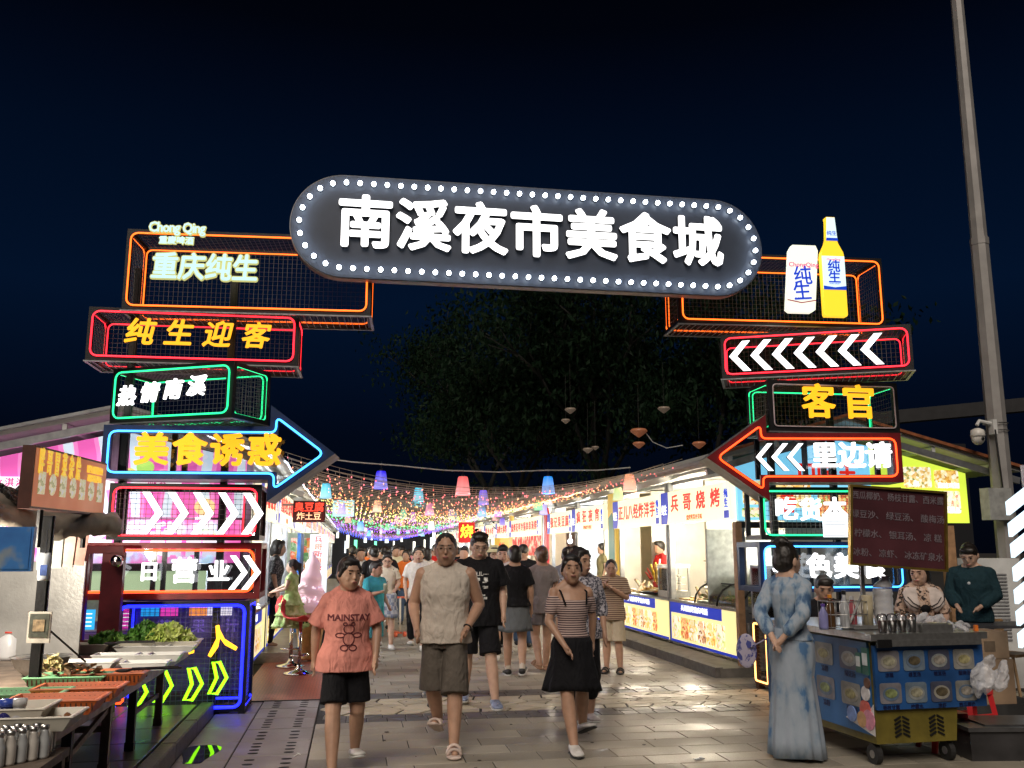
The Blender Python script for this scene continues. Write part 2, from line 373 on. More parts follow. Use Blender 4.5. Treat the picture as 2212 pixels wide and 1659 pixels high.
# litter
LIT = M('litter_paper', (.6, .55, .5), .7)
for i, (px, py, lb) in enumerate(((1055, 1398, 'small red scrap of litter lying on the slabs behind the man in black shorts'), (1505, 1371, 'pale torn wrapper on the slabs by the right kerb'), (1680, 1628, 'dark leaf on the slabs left of the woman in the long dress'), (1510, 1640, 'small crumpled foil scrap on the slabs right of the striped woman'), (640, 1632, 'white straw lying on the slabs beside the drain strip'), (1470, 1355, 'pink wrapper beside the right kerb'))):
    p = onz(px, py, .008); m = MB()
    a = rnd.random() * 3; m.box((0, 0, .004), (.09 if i != 4 else .12, .035 if i != 4 else .008, .006), a); m.box((.02, .01, .01), (.05, .02, .004), a + .6, rx=.3)
    tag(m.build('litter', M('litter_%d' % i, [(.5, .1, .08), (.6, .58, .5), (.03, .02, .01), (.4, .42, .45), (.7, .7, .68), (.7, .35, .35)][i], .6)), lb, 'litter').location = p
m = MB(); r2 = random.Random(11)
for _ in range(170):
    fx, fy = r2.uniform(-.2, 6.0), 5.6 + r2.random() ** 1.4 * 14; s_ = r2.uniform(.006, .022); a_ = r2.random() * 6
    if fx > 4.5 and fy > 11: continue
    m.slab([(fx + s_ * math.cos(a_ + q) * (1 if q % 2 else .6), fy + s_ * math.sin(a_ + q)) for q in (0, 1.3, 2.6, 4.1, 5.2)], .0065, .009)
tag(m.build('ground_flecks', M('dark_flecks', (.04, .03, .02), .8, 0, 5, .6)), 'gum spots and tiny flecks of dirt scattered over the slabs', 'dirt', kind='stuff')
# right kerb steps
kr = MB(); kr.box((4.86, 29.9, .06), (.46, 37, .12)); kr = struct(kr.build('right_step', M('step_concrete', (.14, .13, .115), .6, 0, 6, .3, .2)))
for k in range(30):
    m = MB(); m.box((0, 0, 0), (.10, 1.17, .13)); o = m.build('kerb_stone', KERB, kr); o.location = (4.62, 12.0 + k * 1.2, .065)
lp = MB(); lp.box((-1.05, 31.5, .07), (.95, 35, .14)); lp.box((-.57, 31.5, .074), (.03, 35, .14)); struct(lp.build('left_step', M('step_tile', (.24, .22, .17), .4, 0, 4, .25, .1)))
# red rubber mat
MATM = bpy.data.materials.new('red_rubber_grid'); MATM.use_nodes = True; nt = MATM.node_tree; b = nt.nodes['Principled BSDF']
ck = nt.nodes.new('ShaderNodeTexBrick'); tc = nt.nodes.new('ShaderNodeTexCoord'); lnk(nt, tc.outputs['Object'], ck.inputs['Vector']); ck.inputs['Scale'].default_value = 14; ck.offset = 0
ck.inputs['Color1'].default_value = (.36, .07, .035, 1); ck.inputs['Color2'].default_value = (.42, .09, .05, 1); ck.inputs['Mortar'].default_value = (.1, .015, .01, 1); ck.inputs['Mortar Size'].default_value = .03; ck.inputs['Row Height'].default_value = .5
lnk(nt, ck.outputs['Color'], b.inputs['Base Color']); b.inputs['Roughness'].default_value = .35
bp = nt.nodes.new('ShaderNodeBump'); bp.inputs['Distance'].default_value = .01; bp.inputs['Strength'].default_value = .6; lnk(nt, ck.outputs['Fac'], bp.inputs['Height']); bp.invert = True; lnk(nt, bp.outputs[0], b.inputs['Normal'])
m = MB(); m.box((-.72, 12.25, .006), (.98, 3.5, .012)); m.box((-.72, 10.49, .008), (1.0, .03, .018), k=1)
tag(m.build('floor_mat', [MATM, BLACK]), 'red ribbed rubber mat on the ground beside the left tower', 'mat')

# ================================================================== gate towers
def face(pxL, ybL, pxR, ytL, D, rot):
    """front-bottom-left corner, width and height of an upright rectangle; D forward distance of its left edge, rot its heading"""
    P = onD(pxL, ybL, D); u = Vector((math.cos(rot), math.sin(rot), 0))
    lo, hi = 0, 8
    for _ in range(40):
        w = (lo + hi) / 2
        if proj(P + u * w)[0] < pxR: lo = w
        else: hi = w
    lo, hi2 = 0, 6
    for _ in range(40):
        h = (lo + hi2) / 2
        if proj(P + UP * h)[1] > ytL: lo = h
        else: hi2 = h
    return P, w, h
def rline(x0, z0, x1, z1, r, y, skip=None): return [(x, y, z) for x, z in rrect(x0, z0, x1, z1, r, 4)]
def grid(mb, x0, x1, z0, z1, y, st=.05, r=.0026, ax='y'):
    def P(a, b): return (a, y, b) if ax == 'y' else ((y, a, b) if ax == 'x' else (a, b, y))
    n = max(1, round((x1 - x0) / st))
    for i in range(1, n):
        a = x0 + (x1 - x0) * i / n; mb.tube([P(a, z0), P(a, z1)], r, 3, cap=False)
    n = max(1, round((z1 - z0) / st))
    for i in range(1, n):
        a = z0 + (z1 - z0) * i / n; mb.tube([P(x0, a), P(x1, a)], r, 3, cap=False)
def neon_box(label, spec, d, neon, back=True, grids=('back', 'left', 'right', 'bottom', 'top'), fb=.05, frame=None, nr=.009, front_neon=True, inset=.045, pane=False, wire=None):
    P, w, h = face(*spec[:5], R(spec[5]))
    t = thing('neon_sign_box', label, 'sign', P, R(spec[5]), 'stacked neon sign boxes of the gate')
    fr = frame or BLACK; m = MB(); q = fb / 2
    for y in (q, d - q):
        m.box((w / 2, y, q), (w - .002, fb, fb)); m.box((w / 2, y, h - q), (w - .002, fb, fb))
        m.box((q, y, h / 2), (fb, fb + .002, h - 2 * fb)); m.box((w - q, y, h / 2), (fb, fb + .002, h - 2 * fb))
    for x in (q, w - q):
        for z in (q, h - q): m.box((x, d / 2, z), (fb - .004, d - 2 * fb, fb - .004))
    m.build('frame', fr, t)
    gm = MB()
    if 'back' in grids: grid(gm, fb, w - fb, fb, h - fb, d - fb - .01)
    if 'front' in grids: grid(gm, fb, w - fb, fb, h - fb, fb * .6)
    if 'left' in grids: grid(gm, fb, d - fb, fb, h - fb, fb * .5, ax='x')
    if 'right' in grids: grid(gm, fb, d - fb, fb, h - fb, w - fb * .5, ax='x')
    if 'bottom' in grids: grid(gm, fb, w - fb, fb, d - fb, fb * .5, ax='z')
    if 'top' in grids: grid(gm, fb, w - fb, fb, d - fb, h - fb * .5, ax='z')
    if gm.v: gm.build('wire_mesh', wire or WIRE, t, kind='stuff')
    if 'bottom' in grids:
        u = MB()
        for y in (.012, d - .012): u.box((w / 2, y, -.008), (w + .03, .03, .012))
        for x in (0, w): u.box((x, d / 2, -.008), (.03, d - .06, .012))
        n_ = int(w / .07)
        for q_ in range(1, n_): u.box((w * q_ / n_, d / 2, -.008), (.006, d - .06, .006))
        u.build('underside_grille', GREYM, t)
    i_ = inset
    if front_neon:
        n = MB(); n.tube(rline(i_, i_, w - i_, h - i_, .07, -.012), nr, 8, closed=True); n.build('neon_tube', neon, t, True)
    if back:
        n = MB(); n.tube(rline(i_, i_, w - i_, h - i_, .06, d - fb - .02), nr * .8, 6, closed=True); n.build('neon_tube', neon, t, True)
        for x in (.012, w - .012):
            n = MB(); n.tube([(x, y, z) for y, z in rrect(i_, i_, d - i_, h - i_, .06, 4)], nr * .8, 6, closed=True); n.build('neon_tube', neon, t, True)
    if pane:
        n = MB(); n.box((w / 2, fb + .01, h / 2), (w - 2 * fb, .006, h - 2 * fb)); n.build('acrylic_pane', glass(), t)
    return t, w, h
def chevron(mb, x, z, h, w, th, y0, y1, dr=1):
    """one arrow mark: points along dr"""
    p = [(x, z + h / 2), (x + dr * th, z + h / 2), (x + dr * (w + th), z), (x + dr * th, z - h / 2), (x, z - h / 2), (x + dr * w, z)]
    return mb.prism(p, y0, y1)
def marks(t, n, x0, step, z, h, w, th, y=-.05, dr=1, dz=0):
    for i in range(n):
        m = MB(); chevron(m, 0, 0, h, w, th, -.004, .0, dr); s = MB(); chevron(s, 0, 0, h, w, th, .001, .035, dr)
        o = m.build('arrow_mark', WLET, t); o.location = (x0 + i * step, y, z + dz * i); s.build('return', BLACK, o)

# ---- left tower
D0 = 9.05
t, w, h = neon_box('orange neon cage sign on top of the left tower, with pale Chinese lettering', (262, 668, 800, 494, D0, -3.8), .62, N_OR)
LB = EM('pale_blue_letter', (.60, .90, 1.), .85); LY = EM('pale_yellow_rim', (.62, .62, .22), .8)
def rimmed(s, size, t, x, z, y=-.06, sx=1., sp=1., b0=.012, b1=.05, rim=LY, fc=LB, shear=0.):
    text(s, size, rim, t, (x, y, z), ext=.012, bold=-b1, sx=sx, space=sp, shear=shear)
    text(s, size, fc, t, (x, y - .016, z), ext=.003, bold=b0, sx=sx, space=sp, shear=shear)
rimmed('重庆纯生', .30, t, w * .325, h * .50, sx=.9, b0=.03, b1=.06, shear=.06)
rimmed('Chong Qing', .15, t, w * .205, h * 1.0, sp=.9, b0=.02, b1=.07, sx=.85)
rimmed('重慶啤酒', .088, t, w * .205, h * .84, b0=.02, b1=.08, sp=1.0)
t, w, h = neon_box('red neon cage sign second from the top of the left tower, with amber brush lettering', (183, 777, 642, 662, D0, -1.0), .62, N_RED)
for i, ch in enumerate('纯生迎客'): text(ch, .29, YLET, t, (w * (.245 + .182 * i), -.06, h * (.50 - .0 * i)), name='character', ext=.012, bold=.028, shear=.18)
t, w, h = neon_box('green neon cage sign turned at an angle on the left tower, with white brush lettering', (236, 914, 500, 797, 9.25, -27), .66, N_GR)
for i, ch in enumerate('热情南溪'): text(ch, .215, WLET, t, (w * (.16 + .19 * i), -.06, h * (.44 + .035 * i)), name='character', ext=.012, bold=.035, shear=.2)
# arrow box (blue)
def arrow_box(label, spec, d, frame, neon, tipx, dr, over, dark):
    P, w, h = face(*spec[:5], R(spec[5])); t = thing('neon_arrow_box', label, 'sign', P, R(spec[5]), 'stacked neon sign boxes of the gate')
    xh = w if dr > 0 else 0; tip = xh + dr * tipx; zc = h / 2; T = .055
    if dr > 0: out = [(0, 0), (w, 0), (w, -over), (tip, zc), (w, h + over), (w, h), (0, h)]
    else: out = [(w, 0), (w, h), (0, h), (0, h + over), (tip, zc), (0, -over), (0, 0)]
    def inset(P, e):
        n = len(P); ar = sum(P[i][0] * P[(i + 1) % n][1] - P[(i + 1) % n][0] * P[i][1] for i in range(n)); sg = 1 if ar > 0 else -1; Q = []
        for i in range(n):
            a, b, c = Vector(P[i - 1]), Vector(P[i]), Vector(P[(i + 1) % n]); u = (b - a).normalized(); v = (c - b).normalized()
            n1 = Vector((-u.y, u.x)) * sg; n2 = Vector((-v.y, v.x)) * sg; k = 1 + n1.dot(n2); q = b + (n1 + n2) * (e / max(k, .25)); Q.append((q.x, q.y))
        return Q
    inn = inset(out, T * 1.5); n = len(out)
    m = MB(); vs = [(x, 0, z) for x, z in out] + [(x, 0, z) for x, z in inn] + [(x, .05, z) for x, z in inn]
    m.add(vs, [(i, (i + 1) % n, (i + 1) % n + n, i + n) for i in range(n)] + [(i + n, (i + 1) % n + n, (i + 1) % n + 2 * n, i + 2 * n) for i in range(n)]); m.build('front_frame', frame, t)
    m = MB(); vs = [(x, .001, z) for x, z in out] + [(x, d, z) for x, z in out]; m.add(vs, [(i, i + n, (i + 1) % n + n, (i + 1) % n) for i in range(n)]); m.build('side_shell', GREYM, t)
    p = MB(); nn = inset(out, T * 1.6); p.add([(x, .04, z) for x, z in nn], [tuple(range(n))]); p.build('acrylic_pane', glass(), t)
    # rounded neon following the outline
    c = inset(out, T * 1.15); pts = []
    for i in range(n):
        a, b, e_ = Vector(c[i - 1]), Vector(c[i]), Vector(c[(i + 1) % n]); r = min(.08, (b - a).length * .4, (e_ - b).length * .4)
        p0 = b + (a - b).normalized() * r; p1 = b + (e_ - b).normalized() * r
        for k in range(5): s = k / 4; q = p0 * (1 - s) ** 2 + b * 2 * s * (1 - s) + p1 * s * s; pts.append((q.x, -.012, q.y))
    m = MB(); m.tube(pts, .010, 8, closed=True); m.build('neon_tube', neon, t, True)
    m = MB()
    for x in (w * .38, w * .45, w * .06) if dr > 0 else (w * .33, w * .47, w * .88, -.03 * w): m.box((x, d * .6, h / 2), (.05, .05, h - .1))
    m.build('inner_post', BLACK, t)
    return t, w, h
DB = M('navy_painted_frame', (.012, .03, .09), .4, .2, 10, .3); DR = M('dark_red_painted_frame', (.16, .008, .012), .4, .2, 10, .3)
t, w, h = arrow_box('blue neon arrow box pointing right on the left tower, with amber lettering', (215, 1034, 578, 917, D0, -4.7), .5, DB, N_CY, .66, 1, .22, None)
for i, ch in enumerate('美食诱惑'): text(ch, .34, YLET, t, (w * (.305 + .225 * i), -.06, h * .5), name='character', ext=.016, bold=.05)
t, w, h = neon_box('red neon cage sign with five white arrow marks on the left tower', (228, 1166, 560, 1043, D0, 0), .6, N_RED, grids=('front', 'left', 'right'), back=False)
marks(t, 5, w * .22, w * .165, h * .47, h * .74, .135, .075)
n = MB(); n.tube([(w - .2 + .0 * q, .3, z) for q, z in ((0, .08), (0, h - .08))], .008, 6); n.build('neon_tube', N_RED, t)
t, w, h = neon_box('long red neon box with white Chinese lettering and two arrow marks, left tower', (143, 1297, 560, 1172, D0, 0), .6, N_RO, grids=(), back=False, frame=DR, fb=.06, inset=.075, pane=True, nr=.012)
for i, (ch, sz) in enumerate(zip('今日营业', (.22, .2, .26, .22))): text(ch, sz, WLET, t, (w * (.235 + .182 * i), -.06, h * (.48 - .01 * (i % 2))), name='character', ext=.012, bold=.04)
marks(t, 2, w * .835, w * .07, h * .47, h * .6, .12, .06)
for x in (.39, .445, .62, .93):
    m = MB(); m.box((w * x, .4, h / 2), (.045, .045, h - .1)); m.build('inner_post', BLACK, t)
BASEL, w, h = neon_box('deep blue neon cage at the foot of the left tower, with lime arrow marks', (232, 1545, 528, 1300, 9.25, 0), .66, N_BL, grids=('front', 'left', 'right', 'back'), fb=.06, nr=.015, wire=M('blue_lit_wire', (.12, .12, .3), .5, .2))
t = BASEL
m = MB(); m.box((w / 2, .62, h / 2 + .02), (w - .12, .02, h - .2)); m.build('back_panel', M('blue_lit_back_panel', (.10, .06, .42), .5), t)  # the neon's blue-violet light is put into the panel's own colour
YN = EM('yellow_neon_letter', (1., .45, .02), 2.6)
for ch, x, z, sz, ry in (('达', .50, .60, .26, -.2), ('人', .80, .63, .30, -.25)): text(ch, sz, YN, t, (w * x, -.05, h * z), name='character', ext=.008, bold=.03, ry=ry)
for i, (x, z) in enumerate(((.22, .2), (.40, .25), (.62, .26), (.80, .31))):
    m = MB(); pts = [(-.06, 0, .15), (0, 0, .15), (.075, 0, 0), (-.01, 0, -.15), (-.085, 0, -.15), (-.02, 0, 0)]
    m.tube(pts, .019, 6, closed=True); o = m.build('arrow_mark', N_LIME, t, True); o.location = (w * x, -.05, h * z)
m = MB(); m.tube([(-.05, 0, .12), (-.05, 0, -.1), (-.03, 0, -.12), (.03, 0, -.12), (.05, 0, -.1), (.05, 0, .12)], .012, 6); o = m.build('arrow_mark', N_RO, t, True); o.location = (w * .07, -.05, h * .22)
SGR = EM('faint_violet_letter', (.25, .15, .9), .25)
for i, ch in enumerate('蔬果汁'): text(ch, .15, SGR, t, (w * (.28 + .27 * i), .6, h * .72), ext=.002, bold=.02)
for i, (c, a) in enumerate((((.02, .35, .8), .0), ((.8, .05, .45), .15), ((.95, .3, .05), .38), ((.8, .75, .85), .55))):
    m = MB(); m.box((w * (.08 + a + .08), .605, h * .88), (w * (.14 if i != 3 else .2), .01, h * .1)); m.build('menu_strip', EM('menu_strip_%d' % i, c, .9), t)
m = MB()
for x in (.03, w - .03):
    for y in (.03, .63): m.box((x, y, -.015), (.06, .06, .03))
m.build('foot', BLACK, t)
BR_ = M('loose_brick', (.12, .07, .055), .8, 0, 20, .3, .4)
for i, px in enumerate((430, 472)):
    p = onz(px, 1541, 0); m = MB(); m.box((0, 0, .035), (.2, .1, .07)); m.box((0, 0, .073), (.19, .09, .006)); o = m.build('brick', BR_); o.location = (p.x, p.y + .05, .0)
    tag(o, ('left' if i == 0 else 'right') + ' one of two bricks propping the blue neon cage', 'brick')
# ---- right tower
D1 = 10.0
t, w, h = neon_box('orange neon cage sign on top of the right tower, behind the beer bottle', (1467, 697, 1915, 543, 10.1, -3.7), .62, N_OR)
TR1 = t
# can and bottle light boxes
def rgbL(name, c, s=1.1): return EM(name, c, s)
cn = thing('can_light_box', 'glowing white beer can light box leaning beside the bottle', 'light box', t.matrix_world @ Vector((0, 0, 0)), R(-3.7))
SC.view_layers[0].update() if False else None
P0, _w, _h = face(1700, 673, 1775, 528, 9.85, R(-3.7)); cn.location = P0
def slant(pts, k): return [(x + k * z, z) for x, z in pts]
cw, chh = _w * .82, _h
kx = .1
m = MB(); m.prism(slant([(0, .03), (.04, 0), (cw - .04, 0), (cw, .03), (cw, chh - .06), (cw - .03, chh), (.03, chh), (0, chh - .06)], kx), 0, .08); m.build('can_body', rgbL('can_white_glow', (.93, .98, .80), 1.0), cn)
m = MB(); m.prism(slant([(.0, chh * .17), (cw / 2, chh * .13), (cw, chh * .17), (cw, chh * .185), (cw / 2, chh * .145), (0, chh * .185)], kx), -.004, 0); m.build('label_stripe', rgbL('can_red', (.35, .02, .05), .8), cn)
for ch, z in (('纯', .52), ('生', .29)): text(ch, .23, rgbL('can_blue', (.01, .05, .55), 1.), cn, (cw / 2 + kx * chh * z, -.008, chh * z), ext=.002, bold=.02, sx=.95, ry=-.08)
text('ChongQing', .075, rgbL('can_pink', (.75, .05, .2), 1.), cn, (cw / 2 + kx * chh * .7, -.008, chh * .70), ext=.002, bold=.02)
text('PURE DRAFT', .03, rgbL('can_blue', (.01, .05, .55), 1.), cn, (cw / 2 + .02, -.008, chh * .2), ext=.001)
P0, _w, _h = face(1783, 682, 1832, 468, 9.85, R(-3.7))
bt = thing('bottle_light_box', 'glowing yellow beer bottle light box standing above the right tower', 'light box', P0, R(-3.7))
bw, bh = _w, _h; c_ = bw / 2
def bo(f): return [(c_ + s_ * x * bw / 2, z * bh) for s_, x, z in f]
prof = [(.92, 0), (1, .02), (1, .60), (.95, .64), (.55, .73), (.42, .78), (.34, .97), (.38, .98), (.38, 1.)]
out = [(c_ + x * bw / 2, z * bh) for x, z in prof] + [(c_ - x * bw / 2, z * bh) for x, z in prof[::-1]]
m = MB(); m.prism(out, 0, .08); m.build('bottle_body', rgbL('beer_yellow_glow', (1., .62, .03), 1.15), bt)
m = MB(); m.prism([(0, bh * .27), (bw, bh * .27), (bw, bh * .60), (0, bh * .60)], -.005, 0); m.build('paper_label', rgbL('label_glow', (.72, .93, .93), 1.), bt)
m = MB(); m.prism([(0, bh * .26), (bw, bh * .26), (bw, bh * .30), (c_, bh * .285), (0, bh * .30)], -.008, -.005); m.build('label_band', rgbL('band_blue', (.01, .05, .5), 1.), bt)
m = MB(); m.prism([(c_ - .25 * bw, bh * .76), (c_ + .25 * bw, bh * .76), (c_ + .18 * bw, bh * .995), (c_ - .18 * bw, bh * .995)], -.005, 0); m.build('neck_label', rgbL('label_glow', (.72, .93, .93), 1.), bt)
m = MB(); m.prism([(c_ - .27 * bw, bh * .755), (c_ + .27 * bw, bh * .755), (c_ + .25 * bw, bh * .785), (c_ - .25 * bw, bh * .785)], -.008, -.005); m.build('neck_band', rgbL('band_blue', (.01, .05, .5), 1.), bt)
for ch, z in (('纯', .49), ('生', .38)): text(ch, .15, rgbL('can_blue', (.01, .05, .55), 1.), bt, (c_, -.009, bh * z), ext=.002, bold=.03)
text('纯生', .06, rgbL('can_blue', (.01, .05, .55), 1.), bt, (c_, -.009, bh * .83), ext=.001, bold=.02)
text('PURE DRAFT', .022, rgbL('can_blue', (.01, .05, .55), 1.), bt, (c_, -.009, bh * .32), ext=.001)
text('ChongQing', .035, rgbL('can_pink', (.75, .05, .2), 1.), bt, (c_, -.009, bh * .565), ext=.001, bold=.02)

t, w, h = neon_box('red neon cage sign with seven white arrow marks, angled on the right tower', (1560, 818, 1975, 724, 10.25, -25), .6, N_RED)
marks(t, 7, w * .16, w * .115, h * .47, h * .68, .15, .085, dr=-1, y=-.06)
t, w, h = neon_box('green neon cage sign with two amber characters on the right tower', (1664, 930, 1945, 820, 9.95, -1.7), .62, N_GR, front_neon=False)
n = MB(); n.tube(rline(.05, .05, w - .05, h - .05, .04, -.01), .008, 6, closed=True); n.build('unlit_tube', N_OFF, t, True)
for i, ch in enumerate('客官'): text(ch, .40, YLET, t, (w * (.36 + .31 * i), -.06, h * .53), name='character', ext=.016, bold=.03)
t, w, h = arrow_box('red neon arrow box pointing left on the right tower, with white lettering', (1661, 1042, 1953, 935, 9.85, -9.7), .42, DR, N_RO, .66, -1, .2, None)
for i, ch in enumerate('里边请'): text(ch, .29, WLET, t, (w * (.41 + .20 * i), -.06, h * .5), name='character', ext=.02, bold=.035)
marks(t, 3, w * .03, w * .115, h * .5, h * .55, .13, .055, dr=-1)
t, w, h = neon_box('green neon cage sign under the red arrow box, with white lettering', (1645, 1165, 1955, 1052, 9.95, -8), .6, N_GR, grids=('front',), back=False)
for i, ch in enumerate('吃货本'): text(ch, .25, WLET, t, (w * (.17 + .17 * i), -.06, h * (.55 - .02 * (i % 2))), name='character', ext=.012, bold=.05)
m = MB(); m.box((w * .52, -.1, h * .26), (w * .22, .02, h * .44)); o = m.build('led_panel', EM('led_panel_white', (.9, .95, 1.), 1.6), t)
m = MB()
for i in range(9): m.box((w * .52, -.113, h * (.07 + .052 * i)), (w * .22, .004, .006))
m.build('panel_line', GREYM, t)
t, w, h = neon_box('pale blue neon box with white lettering behind the drinks cart', (1645, 1280, 1960, 1170, 9.95, 0), .6, N_CY, grids=(), back=False, frame=DB, inset=.05, fb=.06, pane=True)
for i, ch in enumerate('特色美食'): text(ch, .28, WLET, t, (w * (.15, .38, .565, .76)[i], -.06, h * .48), name='character', ext=.02, bold=.045)
for x in (.38, .46, .72):
    m = MB(); m.box((w * x, .4, h / 2), (.04, .04, h - .1)); m.build('inner_post', BLACK, t)
# base cage of the right tower: seen by its left side
bx = 4.72; m0 = onX(1634, 1487, bx)
t = thing('neon_base_cage', 'brown base cage of the right tower, outlined in warm neon', 'cage', (4.70, 9.72, 0), 0)
m = MB(); W_, D_, H_ = 1.35, .82, .78
for x in (.03, W_ - .03):
    for y in (.03, D_ / 2, D_ - .03): m.box((x, y, H_ / 2 + .03), (.055, .05, H_ - .06))
for y in (.03, D_ - .03):
    for z in (.09, H_ - .03): m.box((W_ / 2, y, z), (W_ - .12, .05, .05))
for x in (.03, W_ - .03):
    for z in (.09, H_ - .03): m.box((x, D_ / 2, z), (.05, D_ - .1, .05))
for x in (.05, W_ - .05):
    for y in (.05, D_ - .05): m.box((x, y, .03), (.08, .08, .058))
m.build('frame', M('rust_brown_frame', (.07, .03, .015), .6, .2), t)
gm = MB(); grid(gm, .06, D_ - .06, .12, H_ - .05, .03, .04, .002, 'x'); grid(gm, .06, W_ - .06, .12, H_ - .05, .03, .04, .002); grid(gm, .06, W_ - .06, .12, H_ - .05, D_ - .05, .04, .002); gm.build('wire_mesh', WIRE, t, kind='stuff')
for a, b in ((.05, D_ / 2 - .03), (D_ / 2 + .03, D_ - .05)):
    n = MB(); n.tube([(-.008, y, z) for y, z in rrect(a, .10, b, H_ - .03, .03, 3)], .010, 6, closed=True); n.build('neon_tube', N_WARM, t, True)
# glazed case on the base cage
t = thing('glass_display_case', 'glazed display case with grey frame above the warm neon cage', 'display case', (4.70, 9.74, .80), 0)
m = MB(); a_, b_, c2 = .38, .78, .62
for x in (.02, a_):
    for y in (.02, b_): m.box((x, y, c2 / 2), (.035, .035, c2))
for z in (.02, c2 - .02): m.box((a_ / 2, .02, z), (a_ - .04, .03, .03)); m.box((a_ / 2, b_, z), (a_ - .04, .03, .03)); m.box((.02, b_ / 2, z), (.03, b_ - .05, .03)); m.box((a_, b_ / 2, z), (.03, b_ - .05, .03))
m.build('case_frame', GREYM, t)
m = MB(); m.box((.004, b_ / 2, c2 / 2), (.004, b_ - .04, c2 - .05)); m.box((a_ / 2, .004, c2 / 2), (a_ - .04, .004, c2 - .05)); m.build('glass_pane', glass(), t)
m = MB()
for i in range(60): x, y = rnd.uniform(.06, a_ - .05), rnd.uniform(.08, b_ - .08); m.ell((x, y, .06 + rnd.random() * .1), (.05, .03, .02), 6, 4, rot=Euler((rnd.random(), rnd.random(), rnd.random() * 3)).to_matrix())
m.build('vegetables', ramp_mat('mixed_greens', [(.35, (.1, .25, .03)), (.55, (.55, .5, .08)), (.7, (.3, .4, .08))], 14, 'noise'), t, kind='stuff')
# inner columns that carry each tower
for nm, X, Y, z1 in (('left', -2.35, 9.9, 4.55), ('left', -1.35, 9.9, 4.55), ('right', 4.95, 10.35, 4.2), ('right', 5.75, 10.35, 4.2)):
    m = MB(); m.box((0, 0, z1 / 2), (.07, .07, z1)); m.box((0, 0, .01), (.18, .18, .02)); m.box((0, -.02, z1 / 2), (.04, .05, z1 - .2))
    o = m.build('tower_post', BLACK); o.location = (X, Y, 0.001); tag(o, 'black steel post inside the %s tower, its %s one' % (nm, 'left' if X in (-2.35, 4.95) else 'right'), 'post')
# ---- big pill sign
ps = thing('entrance_sign', 'large pill-shaped grey sign with white lettering and a ring of bulbs spanning the gate', 'sign', (1.86, 9.32, 4.955), R(0.))
Wp, Hp = 5.24, 1.14
PF = M('sign_grey_face', (.048, .060, .088), .45, 0, 3, .15, .03)
out = rrect(-Wp / 2, -Hp / 2, Wp / 2, Hp / 2, Hp / 2 - .002, 18)
m = MB(); m.prism(out, 0, .12); m.build('sign_body', M('sign_rim', (.30, .29, .28), .4, .3), ps)
m = MB(); m.prism([(x * .997, z * .985) for x, z in out], -.012, -.001); m.build('face_panel', PF, ps)
n = len('南溪夜市美食城'); xs = [-1.84 + .612 * i for i in range(7)]
for i, ch in enumerate('南溪夜市美食城'):
    o = text(ch, .60, BLACK, ps, (xs[i] + .0, -.035, .0), name='letter_return', ext=.02, bold=.046)
    o2 = text(ch, .60, WLET, ps, (xs[i], -.062, .0), name='character', ext=.003, bold=.046)
# bulbs evenly along an inner pill
r_ = Hp / 2 - .10; L = Wp / 2 - .10 - r_; per = 4 * L + 2 * PI * r_; NB = 78; bm = None
def onpill(s):
    s %= per
    if s < 2 * L: return (-L + s, r_)
    s -= 2 * L
    if s < PI * r_: a = PI / 2 - s / r_; return (L + r_ * math.cos(a), r_ * math.sin(a))
    s -= PI * r_
    if s < 2 * L: return (L - s, -r_)
    s -= 2 * L; a = -PI / 2 - s / r_; return (-L + r_ * math.cos(a), r_ * math.sin(a))
sk = None
for i in range(NB):
    x, z = onpill(per * i / NB)
    if bm is None:
        m = MB(); m.ell((0, -.02, 0), (.024, .024, .024), 10, 7); bm = m.build('bulb', BULBM, ps, True); bm.location = (x, -.035, z)
        m = MB(); m.cyl((0, .0, 0), (0, .022, 0), .026, n=10); sk = m.build('socket', GREYM, bm)
    else:
        c = inst(bm, ps, (x, -.035, z)); inst(sk, c)
m = MB()
for x in (-1.9, 1.75):
    for z in (-.3, .3): m.box((x, .22, z), (.8, .12, .05))
m.build('bracket', BLACK, ps)
